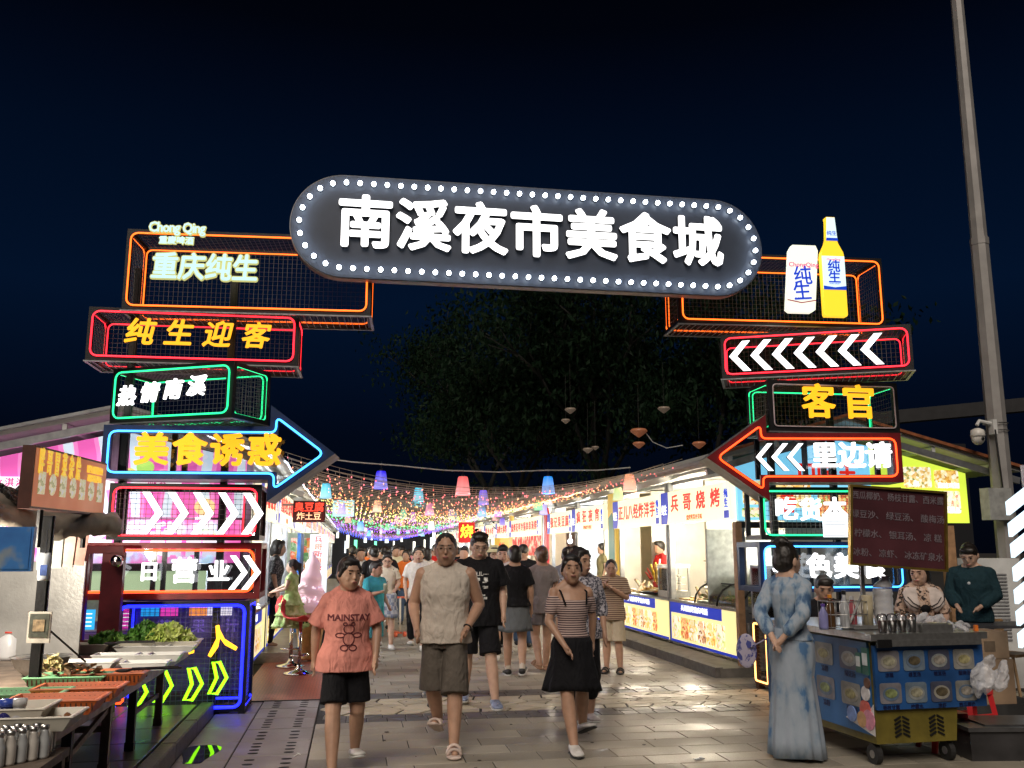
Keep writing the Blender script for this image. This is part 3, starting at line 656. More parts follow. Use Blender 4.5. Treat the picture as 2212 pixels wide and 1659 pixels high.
# ================================================================== market stalls
SIGNC = EM('cream_sign_glow', (1., .90, .60), 1.05)
SIGNB = EM('royal_blue_sign', (.012, .035, .42), .9)
SRED = EM('red_sign_print', (.80, .025, .015), 1.0)
SWH = EM('white_sign_print', (.95, .95, 1.), 1.1)
SCAN = EM('can_print', (.80, .86, .72), 1.0)
LAMPW = EM('warm_lamp_glass', (1., .86, .62), 14.)
LAMPC = EM('cool_lamp_glass', (.95, .97, 1.), 14.)
def point(loc, e, col, r=.06, parent=None, name='lamp_light'):
    l = bpy.data.lights.new(name, 'POINT'); l.energy = e * 3.4; l.color = col; l.shadow_soft_size = r
    o = bpy.data.objects.new(name, l); COL.objects.link(o); o.location = loc; o.parent = parent; return o
def signboard(t, w, z0, z1, y, title, sub=None, blue=True, can=True, sz=None):
    bd = MB(); bd.box((0, y + .04, (z0 + z1) / 2), (w, .08, z1 - z0)); b = bd.build('sign_board', SIGNC, t)
    h = z1 - z0
    if blue:
        bl = MB(); q = .28 * h / .5; bl.prism([(-w / 2, z0), (-w / 2 + q, z0), (-w / 2 + q * 1.25, z0 + h * .4), (-w / 2 + q * 1.2, z1), (-w / 2, z1)], y - .006, y - .001); bl.build('blue_band', SIGNB, b)
        text('纯生', h * .34, SWH, b, (-w / 2 + q * .6, y - .01, z0 + h * .42), sx=.75, bold=.03)
    if can:
        c = MB(); c.box((w / 2 - .13, y - .004, (z0 + z1) / 2), (.17, .006, h * .98)); c.build('can_picture', SCAN, b)
        c = MB(); c.box((w / 2 - .13, y - .009, z0 + h * .14), (.17, .004, h * .2)); c.build('can_band', SIGNB, b)
        text('纯\n生', h * .26, EM('can_blue', (.01, .05, .55), 1.), b, (w / 2 - .13, y - .01, z0 + h * .55), bold=.03)
    xl = -w / 2 + (.38 if blue else .06); xr = w / 2 - (.24 if can else .06); n = len(title)
    s = sz or min(h * .55, (xr - xl) / n * 1.0)
    sx = max(.5, min(1.3, (xr - xl) / n / s * .92))
    for i, ch in enumerate(title):
        if ch != ' ': text(ch, s, SRED, b, (xl + (xr - xl) * (i + .5) / n, y - .006, z0 + h * (.58 if sub else .5)), name='character', bold=.035, sx=sx)
    if sub: text(sub, h * .17, EM('orange_sign_print', (.75, .16, .03), .9), b, ((xl + xr) / 2, y - .006, z0 + h * .14), bold=.01, space=1.15)
    return b
def lowpanel(t, w, z0, z1, y, head, n, em=1.0):
    h = z1 - z0; m = MB(); m.box((0, y + .03, (z0 + z1) / 2), (w, .06, h)); p = m.build('front_poster', EM('yellow_poster_glow', (1., .86, .38), em), t)
    m = MB(); m.box((-.12 * w, y - .004, z1 - h * .14), (w * .76, .006, h * .27)); m.box((0, y - .004, z0 + h * .03), (w, .006, h * .06)); m.box((-w / 2 + .02, y - .004, z0 + h * .45), (.03, .006, h * .78)); m.build('blue_band', SIGNB, p)
    if head: text(head, h * .16, SWH, p, (-.12 * w, y - .01, z1 - h * .14), bold=.02, sx=min(1.4, w * .66 / (len(head) * h * .16)))
    ww = w * .76 / n
    for i in range(n):
        m = MB(); m.prism(rrect(-ww * .45, -h * .26, ww * .45, h * .26, .02, 2), -.012, -.004); o = m.build('food_picture', FOOD(i + n, em), p); o.location = (-w * .46 + ww * (i + .5), y, z0 + h * .38)
    return p
def stall(name_, label, Y, w, title, sub, head, n, side=1, lamp='warm', open_=True, seed=0, dep=2.0, z0=.14, shutter=False, wallc=None, X=None, en=48., low=True):
    rz = -PI / 2 if side > 0 else PI / 2; X = X if X is not None else (5.10 if side > 0 else -1.25)
    t = thing('market_stall', label, 'market stall', (X, Y, z0), rz, 'market stalls along the street')
    hz = 2.62
    WL = wallc or (CREAMW if seed % 2 else WHITEP)
    m = MB(); m.box((0, dep, hz / 2), (w - .02, .05, hz)); m.build('back_wall', WL, t)
    for s in (-1, 1): m = MB(); m.box((s * (w / 2 - .02), dep / 2 + .32, hz / 2), (.03, dep - .7, hz - .02)); m.build('side_wall', WL, t)
    m = MB(); m.box((0, dep / 2, hz + .02), (w - .02, dep, .03)); m.build('ceiling_panel', WHITEP, t)
    for s in (-1, 1): m = MB(); m.box((s * (w / 2 - .05), .05, 1.28), (.08, .08, 2.56)); m.build('post', GREYM, t)
    for z in (hz - .08, hz - .32): m = MB(); m.box((0, .1, z), (w - .2, .05, .06)); m.build('beam', GREYM, t)
    zc = .68
    m = MB(); m.box((0, .30, zc - .02), (w - .04, .62, .04)); m.build('counter_top', STEEL, t)
    m = MB(); m.box((0, .32, (zc - .06) / 2 + .01), (w - .1, .5, zc - .08)); m.build('counter_body', GREYM, t)
    if low: lowpanel(t, w - .08, .0 + .03, zc - .03, .0, head, n)
    signboard(t, w - .03, 1.87, 2.38, -.1, title, sub)
    if shutter: m = MB(); [m.box((0, .12, .75 + .09 * i), (w - .2, .02, .085)) for i in range(12)]; m.build('roller_shutter', WL, t)
    lt = (1., .87, .66) if lamp == 'warm' else (.92, .96, 1.)
    lx = w * .25 * (1 if seed % 2 else -1); lz = 1.66
    m = MB(); m.cyl((lx, .35, 2.5), (lx, .35, lz + .2), .006, n=5); m.lathe([(.02, .2), (.035, .14), (.05, .07)], 10, (lx, .35, lz)); c = m.build('lamp_holder', WHITEP, t)
    m = MB(); m.ell((lx, .35, lz + .02), (.062, .062, .058), 12, 8); m.build('lamp_bulb', LAMPW if lamp == 'warm' else LAMPC, c, True)
    point((lx * .2, .9, 1.75), en, lt, .12, t, 'stall_light')
    for q, (xx, zz, ww, hh) in enumerate(((-w * .3, 1.35, .3, .4), (w * .18, 1.5, .22, .3), (w * .36, 1.3, .16, .22))):
        m = MB(); m.box((xx, dep - .035, zz), (ww, .01, hh)); m.build('wall_notice', FOOD(seed + q, .35) if q == 0 else [M('notice_white', (.6, .6, .56), .6), M('notice_red', (.45, .06, .04), .6)][(seed + q) % 2], t)
    m = MB(); m.cyl((-w * .42, dep - .1, 1.75), (w * .3, dep - .1, 1.75), .008, n=5)
    for q in range(7): xx = -w * .38 + q * w * .1; m.cyl((xx, dep - .1, 1.75), (xx, dep - .1, 1.5), .006, n=4); m.ell((xx, dep - .1, 1.47), (.035, .012, .04), 8, 5)
    m.build('hanging_ladles', STEEL, t, True, kind='stuff')
    # goods on the counter and shelf
    r_ = random.Random(seed + 5)
    m = MB()
    for i in range(14): a = r_.uniform(-w * .42, w * .42); m.cyl((a, r_.uniform(.1, .5), zc), (a + r_.uniform(-.02, .02), r_.uniform(.12, .5), zc + r_.uniform(.08, .24)), .03, .022, 8)
    m.build('jars_and_bottles', ramp_mat('jars_%d' % (seed % 4), [(.3, [(.4, .03, .02), (.05, .2, .05), (.5, .3, .05), (.5, .5, .5)][seed % 4]), (.5, (.6, .5, .3)), (.7, (.3, .1, .05))], 8, 'noise'), t, kind='stuff')
    m = MB()
    for i in range(26): m.cyl((r_.uniform(-w * .4, w * .4), r_.uniform(.08, .35), zc + .02), (r_.uniform(-w * .4, w * .4), r_.uniform(.1, .35), zc + .04), .012, .01, 5)
    for i in range(3): m.box((-w * .3 + i * w * .3, .22, zc + .012), (w * .26, .26, .02))
    m.build('food_trays', ramp_mat('tray_food_%d' % (seed % 3), [(.35, (.35, .14, .03)), (.5, (.75, .45, .1)), (.68, (.6, .6, .5))], 16, 'noise'), t, kind='stuff')
    if seed > 2:
        m = MB(); m.box((0, dep - .25, 1.25), (w * .8, .25, .02)); m.box((0, dep - .25, .85), (w * .8, .25, .02))
        for i in range(20): m.box((r_.uniform(-w * .38, w * .38), dep - .28, 1.25 + r_.choice((-.3, .1))), (.07, .08, .18))
        m.build('shelf_goods', ramp_mat('shelf_%d' % (seed % 3), [(.35, (.3, .05, .03)), (.5, (.5, .45, .3)), (.68, (.05, .2, .15))], 9, 'noise'), t, kind='stuff')
    return t
# right row (far end to the left when seen from the street)
SR = []
SR.append(stall('s', 'bright barbecue stall nearest on the right with four red characters and curved hood', 13.16, 2.88, '兵哥烧烤', '烧烤鲜货更美味', '兵哥烧烤重庆啤酒', 6, 1, seed=1, en=75.))
SR.append(stall('s', 'second stall on the right, seven-character sign, red vase of skewers on the counter', 16.05, 2.85, '正儿八经炸洋芋', None, '正儿八经炸洋芋重庆啤酒', 9, 1, seed=3, en=62.))
SR.append(stall('s', 'stall on the right just beyond the yellow panel, smaller line under its sign', 19.55, 2.8, '疯狂夜宵', '特色夜宵专业加工', '疯狂夜宵', 8, 1, seed=5, en=55.))
SR.append(stall('s', 'stall on the right between the narrow red panel and its four-character neighbour', 22.35, 2.75, '张记臭豆腐', None, '张记重庆啤酒', 8, 1, seed=4, lamp='cool'))
SR.append(stall('s', 'stall on the right with red banner hung below its lit sign', 27.3, 4.9, '烧烤花甲冷锅串串海鲜', None, '重庆啤酒', 10, 1, seed=7, en=70.))
cfg = [(31.4, 2.7, '海鲜大排档'), (34.3, 2.7, '特色小吃'), (37.6, 2.9, '烤肉拌饭'), (41.0, 2.9, '冰粉凉虾'), (44.4, 3.0, '铁板鱿鱼'), (48., 3.2, '烧烤'), (52., 3.2, '火锅'), (56., 3.2, '小吃')]
for i, (Y, w, s) in enumerate(cfg): SR.append(stall('s', 'far lit stall in the right row, %s past the red banner' % ('first', 'second', 'third', 'fourth', 'fifth', 'sixth', 'seventh', 'eighth')[i], Y, w, s, None, None, 6, 1, seed=8 + i, lamp='cool' if i % 2 else 'warm'))
SL = []
SL.append(stall('s', 'nearest stall on the left with blue-headed lit counter poster behind the left tower', 13.0, 2.5, '冰粉凉虾', None, '重庆啤酒', 6, -1, seed=2, lamp='cool', en=60.))
SL.append(stall('s', 'stall on the left behind the green-dress girl, pale cabinet inside', 16.3, 3.6, '重庆纯生花甲粉', '现炸现卖', '兵哥新奥尔良烤腿', 8, -1, seed=6, lamp='cool', en=60.))
SL.append(stall('s', 'stall on the left behind the vertical white menu sign', 20.1, 3.5, '炸鸡排', None, '新奥尔良烤腿', 7, -1, seed=9, en=48.))
for i, (Y, w, s) in enumerate(((24.0, 3.2, '奶茶果汁'), (27.6, 3.3, '麻辣烫'), (31.4, 3.3, '手抓饼'), (35.2, 3.4, '烤冷面'), (39.0, 3.4, '卤味'), (43., 3.4, '糖葫芦'), (47., 3.4, '果汁'), (51., 3.4, '炒饭'), (55., 3.4, '甜品'))):
    SL.append(stall('s', 'far lit stall in the left row, %s past the drinks fridge' % ('first', 'second', 'third', 'fourth', 'fifth', 'sixth', 'seventh', 'eighth', 'ninth')[i], Y, w, s, None, None, 6, -1, seed=10 + i, lamp='warm' if i % 2 else 'cool'))
# partitions that fill the gaps in the right row
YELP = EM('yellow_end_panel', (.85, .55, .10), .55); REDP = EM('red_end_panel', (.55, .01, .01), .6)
for i, (Y, c, lb) in enumerate(((17.8, YELP, 'tall yellow advertising panel with green clouds between the second and third stalls'), (24.3, REDP, 'narrow red panel with yellow text between stalls on the right'), (29.9, YELP, 'tall yellow panel farther down the right row'))):
    m = MB(); m.box((0, 0, 1.33), (.08, .5 if i != 1 else .3, 2.5)); o = m.build('divider_panel', c); o.location = (5.1, Y, .13); tag(o, lb, 'panel')
    if i == 0:
        k = MB(); k.prism([(-.2, .1), (.2, .1), (.2, 1.1), (.05, 1.3), (-.2, 1.2)], -.004, 0); q = k.build('green_print', EM('green_print', (.02, .16, .10), .6), o); q.rotation_euler = (0, 0, -PI / 2); q.location = (-.045, 0, .9)
# roofs
ROOFM = M('pale_roof_sheet', (.42, .42, .40), .5, .1, 3, .15, .1)
ORTRIM = M('orange_roof_edge', (.30, .10, .04), .6, .2, 10, .4)  # mottled orange-brown trim, used on the right roof only
def roof(label, xe0, xr, xe1, ze0, zr, ze1, y0, y1):
    t = thing('market_roof', label, 'roof', (0, 0, 0))
    for a, b, za, zb in ((xe0, xr, ze0, zr), (xr, xe1, zr, ze1)):
        m = MB(); m.prism([(a, za), (b, zb), (b, zb + .05), (a, za + .05)], y0, y1); m.build('roof_sheet', ROOFM, t)
        n = max(3, int(abs(b - a) / 1.0))
        ln = math.hypot(b - a, zb - za); ang = math.atan2(zb - za, b - a)
        for k in range(n):
            f = (k + .5) / n; m = MB(); m.box((a + (b - a) * f, (y0 + y1) / 2, za + (zb - za) * f - .04), (.05, y1 - y0 - .05, .07)); m.build('purlin', WHITEP, t)
        for y in [y0 + .02] + [y0 + 3.0 * q for q in range(1, int((y1 - y0) / 3))]:
            m = MB(); m.box(((a + b) / 2, y + .03, (za + zb) / 2 - .12), (ln, .06, .09), ry=-ang); m.build('rafter', WHITEP if y > y0 + 1 else GREYM, t)
    m = MB(); m.prism([(xe0, ze0 + .05), (xr, zr + .05), (xe1, ze1 + .05), (xe1, ze1 + .09), (xr, zr + .09), (xe0, ze0 + .09)], y0 - .06, y0 + .06); m.build('edge_trim', ORTRIM if xe0 > 0 else GREYM, t)
    return t
roof('gabled sheet roof over the right row of stalls', 4.5, 6.5, 9.05, 2.72, 3.32, 2.66, 11.25, 58)
roof('gabled sheet roof over the left row of stalls', -6.4, -2.7, -.92, 2.30, 3.18, 2.72, 11.1, 58)
# end wall of the left row: pink billboard
PK = bpy.data.materials.new('pink_billboard'); PK.use_nodes = True; nt = PK.node_tree; b = nt.nodes['Principled BSDF']
tc = nt.nodes.new('ShaderNodeTexCoord'); wv = nt.nodes.new('ShaderNodeTexWave'); wv.inputs['Scale'].default_value = .8; wv.inputs['Distortion'].default_value = 3.5; lnk(nt, tc.outputs['Object'], wv.inputs['Vector'])
rp = nt.nodes.new('ShaderNodeValToRGB'); lnk(nt, wv.outputs['Fac'], rp.inputs[0]); rp.color_ramp.interpolation = 'CONSTANT'; el = rp.color_ramp.elements
el[0].position = 0; el[0].color = (.85, .13, .50, 1); el[1].position = .82; el[1].color = (.72, .88, 1., 1); x = el.new(.45); x.color = (1., .27, .66, 1)
lnk(nt, rp.outputs[0], b.inputs['Emission Color']); lnk(nt, rp.outputs[0], b.inputs['Base Color']); b.inputs['Emission Strength'].default_value = .72
lw = thing('dessert_shop_front', 'pink lit dessert shop front closing the left row, behind the left tower', 'shop front', (0, 11.35, 0), 0)
m = MB(); m.prism([(-6.3, 1.98), (-1.3, 1.98), (-1.3, 2.66), (-2.7, 2.98), (-6.3, 2.12)], 0, .06); m.build('billboard', PK, lw)
MAG = EM('magenta_print', (.62, .02, .25), 1.); 
for i, (s, x, z) in enumerate((('冰淇淋', -3.92, 2.36), ('刨冰', -3.05, 2.36), ('奶茶', -2.3, 2.36))):
    m = MB(); m.prism(rrect(x - .27, z - .07, x + .27, z + .07, .05, 3), -.015, -.002); q = m.build('name_plate', EM('plate_white', (1., .95, .98), 1.), lw); text(s, .105, MAG, q, (x, -.02, z), space=1.3, bold=.02)
for i, (x, z, r, c) in enumerate(((-3.15, 2.53, .11, (.85, .22, .1)), (-2.98, 2.48, .07, (.9, .7, .05)), (-2.86, 2.56, .1, (.1, .6, .75)), (-2.45, 2.56, .1, (.45, .8, .15)), (-2.62, 2.49, .07, (.9, .8, .2)), (-4.1, 2.25, .07, (1., .6, .75)), (-2.25, 2.48, .07, (.9, .4, .6)), (-1.75, 2.1, .12, (.95, .65, .3)))):
    m = MB(); m.slab([(0, 0)] * 3, 0, 0) if False else None; m.prism([(x + r * math.cos(a), z + r * .85 * math.sin(a)) for a in [2 * PI * k / 16 for k in range(16)]], -.012, -.002); m.build('fruit_picture', EM('fruit_%d' % i, c, 1.), lw)
for i, (x, z) in enumerate(((-3.85, 2.13), )):
    m = MB(); m.tube([(x + .11 * math.cos(a), -.02, z + .11 * math.sin(a)) for a in [2 * PI * k / 16 for k in range(16)]], .022, 5, closed=True); m.build('ring_print', MAG, lw)
text('吃个甜', .42, EM('outline_white', (1., .9, .98), 1.1), lw, (-3.35, -.02, 1.82), bold=.04)
m = MB(); m.box((-3.3, .02, 1.70), (3.95, .05, .5)); m.build('title_band', ramp_mat('magenta_band', [(.3, (.85, .03, .35)), (.5, (.95, .2, .55)), (.62, (.6, .85, 1.)), (.75, (1., .85, .1))], 2.6, 'noise', 1.0), lw)
text('小北家甜品', .42, EM('outline_white', (1., .9, .98), 1.1), lw, (-2.55, -.03, 1.69), bold=.05, sx=.95)
m = MB(); m.box((-3.3, .03, 1.40), (3.95, .06, .08)); m.build('beam', BLACK, lw)
m = MB(); m.box((-3.4, .05, 1.22), (3.4, .04, .28)); m.build('blind', EM('pale_green_blind', (.70, .86, .45), .75), lw)
m = MB(); m.box((-3.4, .3, .95), (3.4, .04, .34)); m.build('inner_wall', M('greenish_inner_wall', (.35, .38, .26), .6), lw)
for i, (c, x, w_) in enumerate((((.03, .42, .85), -3.55, .34), ((.03, .42, .85), -3.0, .26), ((.75, .03, .45), -2.62, .42), ((.95, .35, .08), -2.25, .24), ((.85, .5, .85), -1.9, .36))):
    m = MB(); m.box((x, .0, .82), (w_ - .02, .02, .22)); q = m.build('menu_board', EM('menu_c%d' % i, c, 1.), lw)
    for k in range(4): mm = MB(); mm.box((x, -.014, .75 + .045 * k), (w_ * .7, .004, .012)); mm.build('menu_line', SWH, q)
m = MB(); m.box((-3.4, .1, .36), (3.6, .3, .62)); m.build('counter', M('violet_counter', (.12, .06, .22), .5), lw)
m = MB()
for x in (-1.62, -1.35): m.box((x, .08, 1.1), (.12, .08, 2.1))
m.box((-1.48, .12, .8), (.2, .04, 1.3)); m.build('door_frame', M('dark_door', (.08, .07, .08), .5), lw)
point((-3.0, -.5, 1.9), 3, (1., .6, .85), .2, lw)
# end wall of the right row
rw = thing('snack_shop_front', 'sky blue and lime lit snack posters closing the right row behind the right tower', 'shop front', (0, 11.6, 0), 0)
BLU = EM('sky_blue_poster', (.25, .72, .98), .95); LIM = EM('lime_poster', (.72, .92, .08), 1.0)
m = MB(); m.prism([(5.05, 1.99), (7.0, 1.99), (7.0, 3.02), (6.5, 3.1), (5.05, 2.72)], 0, .06); m.build('blue_poster', BLU, rw)
m = MB(); m.prism([(7.02, 1.97), (8.46, 1.97), (8.46, 2.66), (7.02, 3.02)], 0, .06); m.build('lime_poster', LIM, rw)
for i, (x0, z0, x1, z1) in enumerate(((5.12, 2.2, 5.42, 2.52), (5.5, 2.16, 6.1, 2.5), (5.1, 2.03, 5.42, 2.16), (6.2, 2.04, 6.9, 2.4), (7.5, 2.45, 7.92, 2.74), (7.97, 2.45, 8.34, 2.70), (7.97, 2.10, 8.34, 2.41), (7.1, 2.1, 7.92, 2.41))):
    m = MB(); m.prism(rrect(x0, z0, x1, z1, .03, 2), -.012, -.002); m.build('food_picture', FOOD([0, 0, 1, 2, 3, 0, 1, 4][i], 1.), rw)
for s, x, z, c in (('超辣鸡翅', 8.17, 2.48, SWH), ('纸包鱼', 8.2, 2.14, SWH), ('烧', 7.68, 2.5, SWH), ('行', 8.05, 2.03, EM('purple_print', (.35, .02, .5), 1.))): text(s, .085, c, rw, (x, -.02, z), bold=.04)
text('口味王', .3, SRED, rw, (6.35, -.02, 2.62), bold=.06); text('香', .26, SRED, rw, (5.75, -.02, 2.2), bold=.05)
m = MB(); m.box((6.3, .04, 1.93), (2.6, .08, .08)); m.build('beam', BLACK, rw)
m = MB(); m.box((5.02, .0, .98), (.09, .1, 1.96)); m.build('wooden_post', M('tan_post', (.38, .22, .12), .6), rw); m = MB(); m.box((8.1, .0, .98), (.14, .12, 1.9)); m.build('wooden_post', M('tan_post', (.38, .22, .12), .6), rw)
m = MB(); m.box((6.4, 1.3, 1.15), (2.6, .04, 1.5)); m.build('inner_wall', M('pale_inner_wall', (.5, .52, .48), .6), rw)
m = MB(); m.box((6.4, .35, .35), (2.5, .6, .6)); m.build('counter', STEEL, rw)
m = MB()
for i in range(90): m.ell((5.5 + rnd.random() * 1.9, .15 + rnd.random() * .4, .68 + rnd.random() * .08), (.07, .04, .03), 6, 4, rot=Euler((rnd.random(), rnd.random(), rnd.random() * 3)).to_matrix())
m.build('vegetables', ramp_mat('mixed_greens', [(.35, (.1, .25, .03))] * 2, 14), rw, kind='stuff')
point((6.2, .7, 1.35), 26, (1., .95, .85), .15, rw)

# big foreground pieces of the first two right stalls
GL = glass('warm_glass', (.9, .9, .86), .2)
t = thing('hooded_grill', 'curved steel grill hood on the counter of the nearest right stall', 'grill', (5.42, 12.55, .82), -PI / 2)
m = MB(); rs = []
for k in range(9):
    a = PI * k / 8; rs.append([(-.85, -.26 + .26 - .34 * math.cos(a), .30 * math.sin(a)), (.85, -.0 - .34 * math.cos(a), .30 * math.sin(a))])
vs = [p for r in rs for p in r]; m.add(vs, [(2 * i, 2 * i + 1, 2 * i + 3, 2 * i + 2) for i in range(8)]); m.build('glass_hood', GL, t, True)
m = MB()
for x in (-.86, 0, .86): m.tube([(x, -.34 * math.cos(PI * k / 8), .31 * math.sin(PI * k / 8)) for k in range(9)], .014, 6)
m.tube([(-.86, -.12, .30), (.86, -.12, .30)], .012, 6); m.build('hood_rib', BLACK, t, True)
m = MB(); m.box((0, 0, .02), (1.7, .62, .04)); m.build('tray', STEEL, t)
m = MB()
for i in range(120): m.ell((rnd.uniform(-.8, .8), rnd.uniform(-.25, .25), .06 + rnd.random() * .06), (.06, .02, .02), 6, 4, rot=Euler((0, 0, rnd.random() * 3)).to_matrix())
m.build('raw_skewers', ramp_mat('skewer_food', [(.3, (.5, .15, .05)), (.45, (.75, .6, .3)), (.6, (.2, .4, .08)), (.75, (.6, .35, .15))], 18, 'noise'), t, kind='stuff')
t = thing('skewer_shelf', 'upper shelf heaped with yellow skewers in the nearest right stall', 'shelf', (5.9, 12.2, 1.22), -PI / 2)
m = MB(); m.box((0, 0, 0), (1.0, .4, .03)); m.box((-.45, 0, -.13), (.03, .3, .22)); m.box((.45, 0, -.13), (.03, .3, .22)); m.build('shelf_board', STEEL, t)
m = MB()
for i in range(70): a = rnd.uniform(-.4, .4); m.cyl((a, -.15, .03 + rnd.random() * .07), (a + rnd.uniform(-.2, .2), .15, .05 + rnd.random() * .07), .016, .012, 5)
m.build('skewers', ramp_mat('yellow_skewers', [(.35, (.6, .3, .05)), (.6, (.8, .62, .15))], 14, 'noise'), t, kind='stuff')
t = thing('skewer_vase', 'red vase of yellow corn skewers fanned out on the second right stall counter', 'skewers', (5.32, 15.9, .84), -PI / 2)
m = MB(); m.lathe([(.05, 0), (.07, .02), (.055, .12), (.07, .2), (.06, .2), (.04, .05)], 12); m.build('vase', M('red_vase', (.4, .02, .01), .3), t, True)
YEL = [M('yellow_food', (.75, .5, .04), .5), M('white_food', (.7, .68, .6), .5), M('red_food', (.45, .04, .02), .5), M('brown_food', (.4, .2, .06), .5)]
for i in range(22):
    a = rnd.uniform(-1.15, 1.15); b2 = rnd.uniform(-.5, .5); d = Vector((math.sin(a), math.sin(b2) * .5, math.cos(a) * 1.)).normalized(); m = MB()
    m.cyl((0, 0, .12), d * .3 + Vector((0, 0, .12)), .005, .004, 5); m.cyl(d * .2 + Vector((0, 0, .12)), d * (.36 + rnd.random() * .16) + Vector((0, 0, .12)), .022, .016, 7); m.build('corn_skewer', YEL[[0, 0, 1, 2, 0, 3][i % 6]], t, True)
t = thing('skewer_platter', 'round platter of fried snacks in front of the skewer vase', 'platter', (5.28, 15.6, .83), 0)
m = MB(); m.lathe([(.02, 0), (.3, .02), (.36, .05), (.35, .06), (.28, .035)], 20); m.build('plate', BLACK, t, True)
m = MB()
for i in range(46): a = rnd.random() * 6.3; r = rnd.random() ** .5 * .28; m.ell((r * math.cos(a), r * math.sin(a), .07 + rnd.random() * .04), (.07, .022, .018), 6, 4, rot=Euler((0, 0, rnd.random() * 3)).to_matrix())
m.build('fried_snacks', ramp_mat('fried', [(.35, (.5, .2, .03)), (.5, (.8, .5, .1)), (.68, (.75, .72, .55))], 14, 'noise'), t, kind='stuff')
t = thing('glass_steamer', 'small steel and glass steamer cabinet at the near end of the second right stall', 'cabinet', (5.32, 14.98, .83), -PI / 2)
m = MB(); m.box((0, 0, .05), (.5, .4, .1)); m.box((0, 0, .50), (.5, .4, .06)); [m.box((sx * .23, sy * .18, .28), (.03, .03, .38)) for sx in (-1, 1) for sy in (-1, 1)]; m.build('cabinet_frame', STEEL, t)
m = MB(); m.box((0, -.16, .28), (.42, .01, .36)); m.build('glass_front', GL, t)
m = MB(); [m.box((0, 0, z), (.42, .3, .01)) for z in (.2, .32)]; [m.ell((rnd.uniform(-.18, .18), rnd.uniform(-.1, .1), rnd.choice((.22, .34))), (.035, .035, .03), 8, 5) for _ in range(22)]; m.build('buns', M('white_food', (.7, .68, .6), .5), t, kind='stuff')
# banner, vertical signs and hanging box sign
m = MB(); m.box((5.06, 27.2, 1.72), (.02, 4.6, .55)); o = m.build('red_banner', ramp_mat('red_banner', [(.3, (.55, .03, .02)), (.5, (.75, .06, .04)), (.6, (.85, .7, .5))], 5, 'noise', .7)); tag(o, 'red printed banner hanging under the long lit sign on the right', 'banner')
m = MB(); m.box((0, 0, 0), (.5, .06, .9)); o = m.build('yellow_notice', YELP); o.location = (4.98, 31.2, 1.55); tag(o, 'yellow vertical notice board with brown text down the right row', 'notice'); text('红\n炸', .2, SRED, o, (0, -.035, .1), bold=.03)
t = thing('box_sign', 'black light box with red LED characters hanging across the left row', 'sign', tuple(onD(668, 1105, 13.6)), R(-4))
m = MB(); m.box((0, .05, 0), (.47, .12, .31)); m.build('sign_case', M('black_case', (.02, .004, .004), .4), t); m = MB(); m.box((0, -.013, 0), (.45, .004, .29)); m.build('sign_face', EM('dark_red_face', (.05, .002, .002), .8), t)
text('臭豆腐', .145, EM('red_led_text', (1., .06, .03), 2.), t, (0, -.02, .055), bold=.02); text('炸土豆', .12, EM('orange_led_text', (1., .55, .3), 1.6), t, (0, -.02, -.075), bold=.02)
m = MB(); m.box((-.3, .05, .1), (.2, .03, .03)); m.build('bracket', GREYM, t)
P = onD(686, 1222, 15.3); t = thing('vertical_sign', 'tall white vertical light box with brown Chinese text on the left row', 'sign', tuple(P), R(-9))
m = MB(); m.box((0, .05, 0), (.28, .1, 1.02)); m.build('sign_case', EM('cool_white_sign', (.86, .93, 1.), 1.05), t)
for i, ch in enumerate('兵哥新奥尔良烤腿'): text(ch, .115, SRED if i % 2 == 0 else EM('orange_sign_print', (.75, .16, .03), .9), t, (0, -.006, .42 - .118 * i), sx=1.35, bold=.02)
P = onD(888 / 1, 1000, 20) if False else onD(770, 1110, 24)
for i, (x, y, D, lb, c, wd, hh) in enumerate(((742, 1098, 24, 'small cyan and white price board hanging over the left row', (.5, .9, 1.), .55, .42), (664 + 20, 1112, 30, 'pale green lit board under the left eave', (.9, .95, .4), .5, .4), (1002 + 93, 1115, 30, 'red board with one yellow character far down the right row', (.5, .01, .01), .42, .52))):
    m = MB(); m.box((0, 0, 0), (wd, .06, hh)); o = m.build('hanging_board', EM('hb%d' % i, c, 1.)); o.location = onD(x, y if i < 2 else 1108, D); tag(o, lb, 'sign')
    if i == 2: text('烧', .36, EM('yellow_led_text', (1., .8, .05), 1.6), o, (0, -.035, 0), bold=.03); o.location = onD(1008, 1150, 24)
    if i == 0:
        for k in range(4): mm = MB(); mm.box((0, -.034, .12 - .08 * k), (.4, .006, .03)); mm.build('print_line', EM('yl', (.9, .6, .1), 1.), o)
m = MB(); m.box((0, 0, .9), (.06, 1.1, 1.7)); o = m.build('blue_tarpaulin', M('blue_tarp', (.03, .13, .42), .5, 0, 6, .4, .8)); o.location = (-.95, 17.3, .14); tag(o, 'blue tarpaulin hanging beside the drinks fridge on the left', 'tarpaulin')
t = thing('drinks_fridge', 'upright glass-door fridge beyond the blue tarpaulin', 'fridge', (-1.0, 19.2, .14), R(10))
m = MB(); m.box((0, .3, .9), (.62, .55, 1.8)); m.build('fridge_body', M('pale_green_fridge', (.4, .5, .42), .5), t); m = MB(); m.box((0, .015, .95), (.5, .01, 1.5)); m.build('glass_door', ramp_mat('fridge_drinks', [(.3, (.1, .3, .1)), (.5, (.8, .8, .7)), (.6, (.7, .1, .05)), (.75, (.7, .5, .1))], 9, 'voronoi', .45), t)

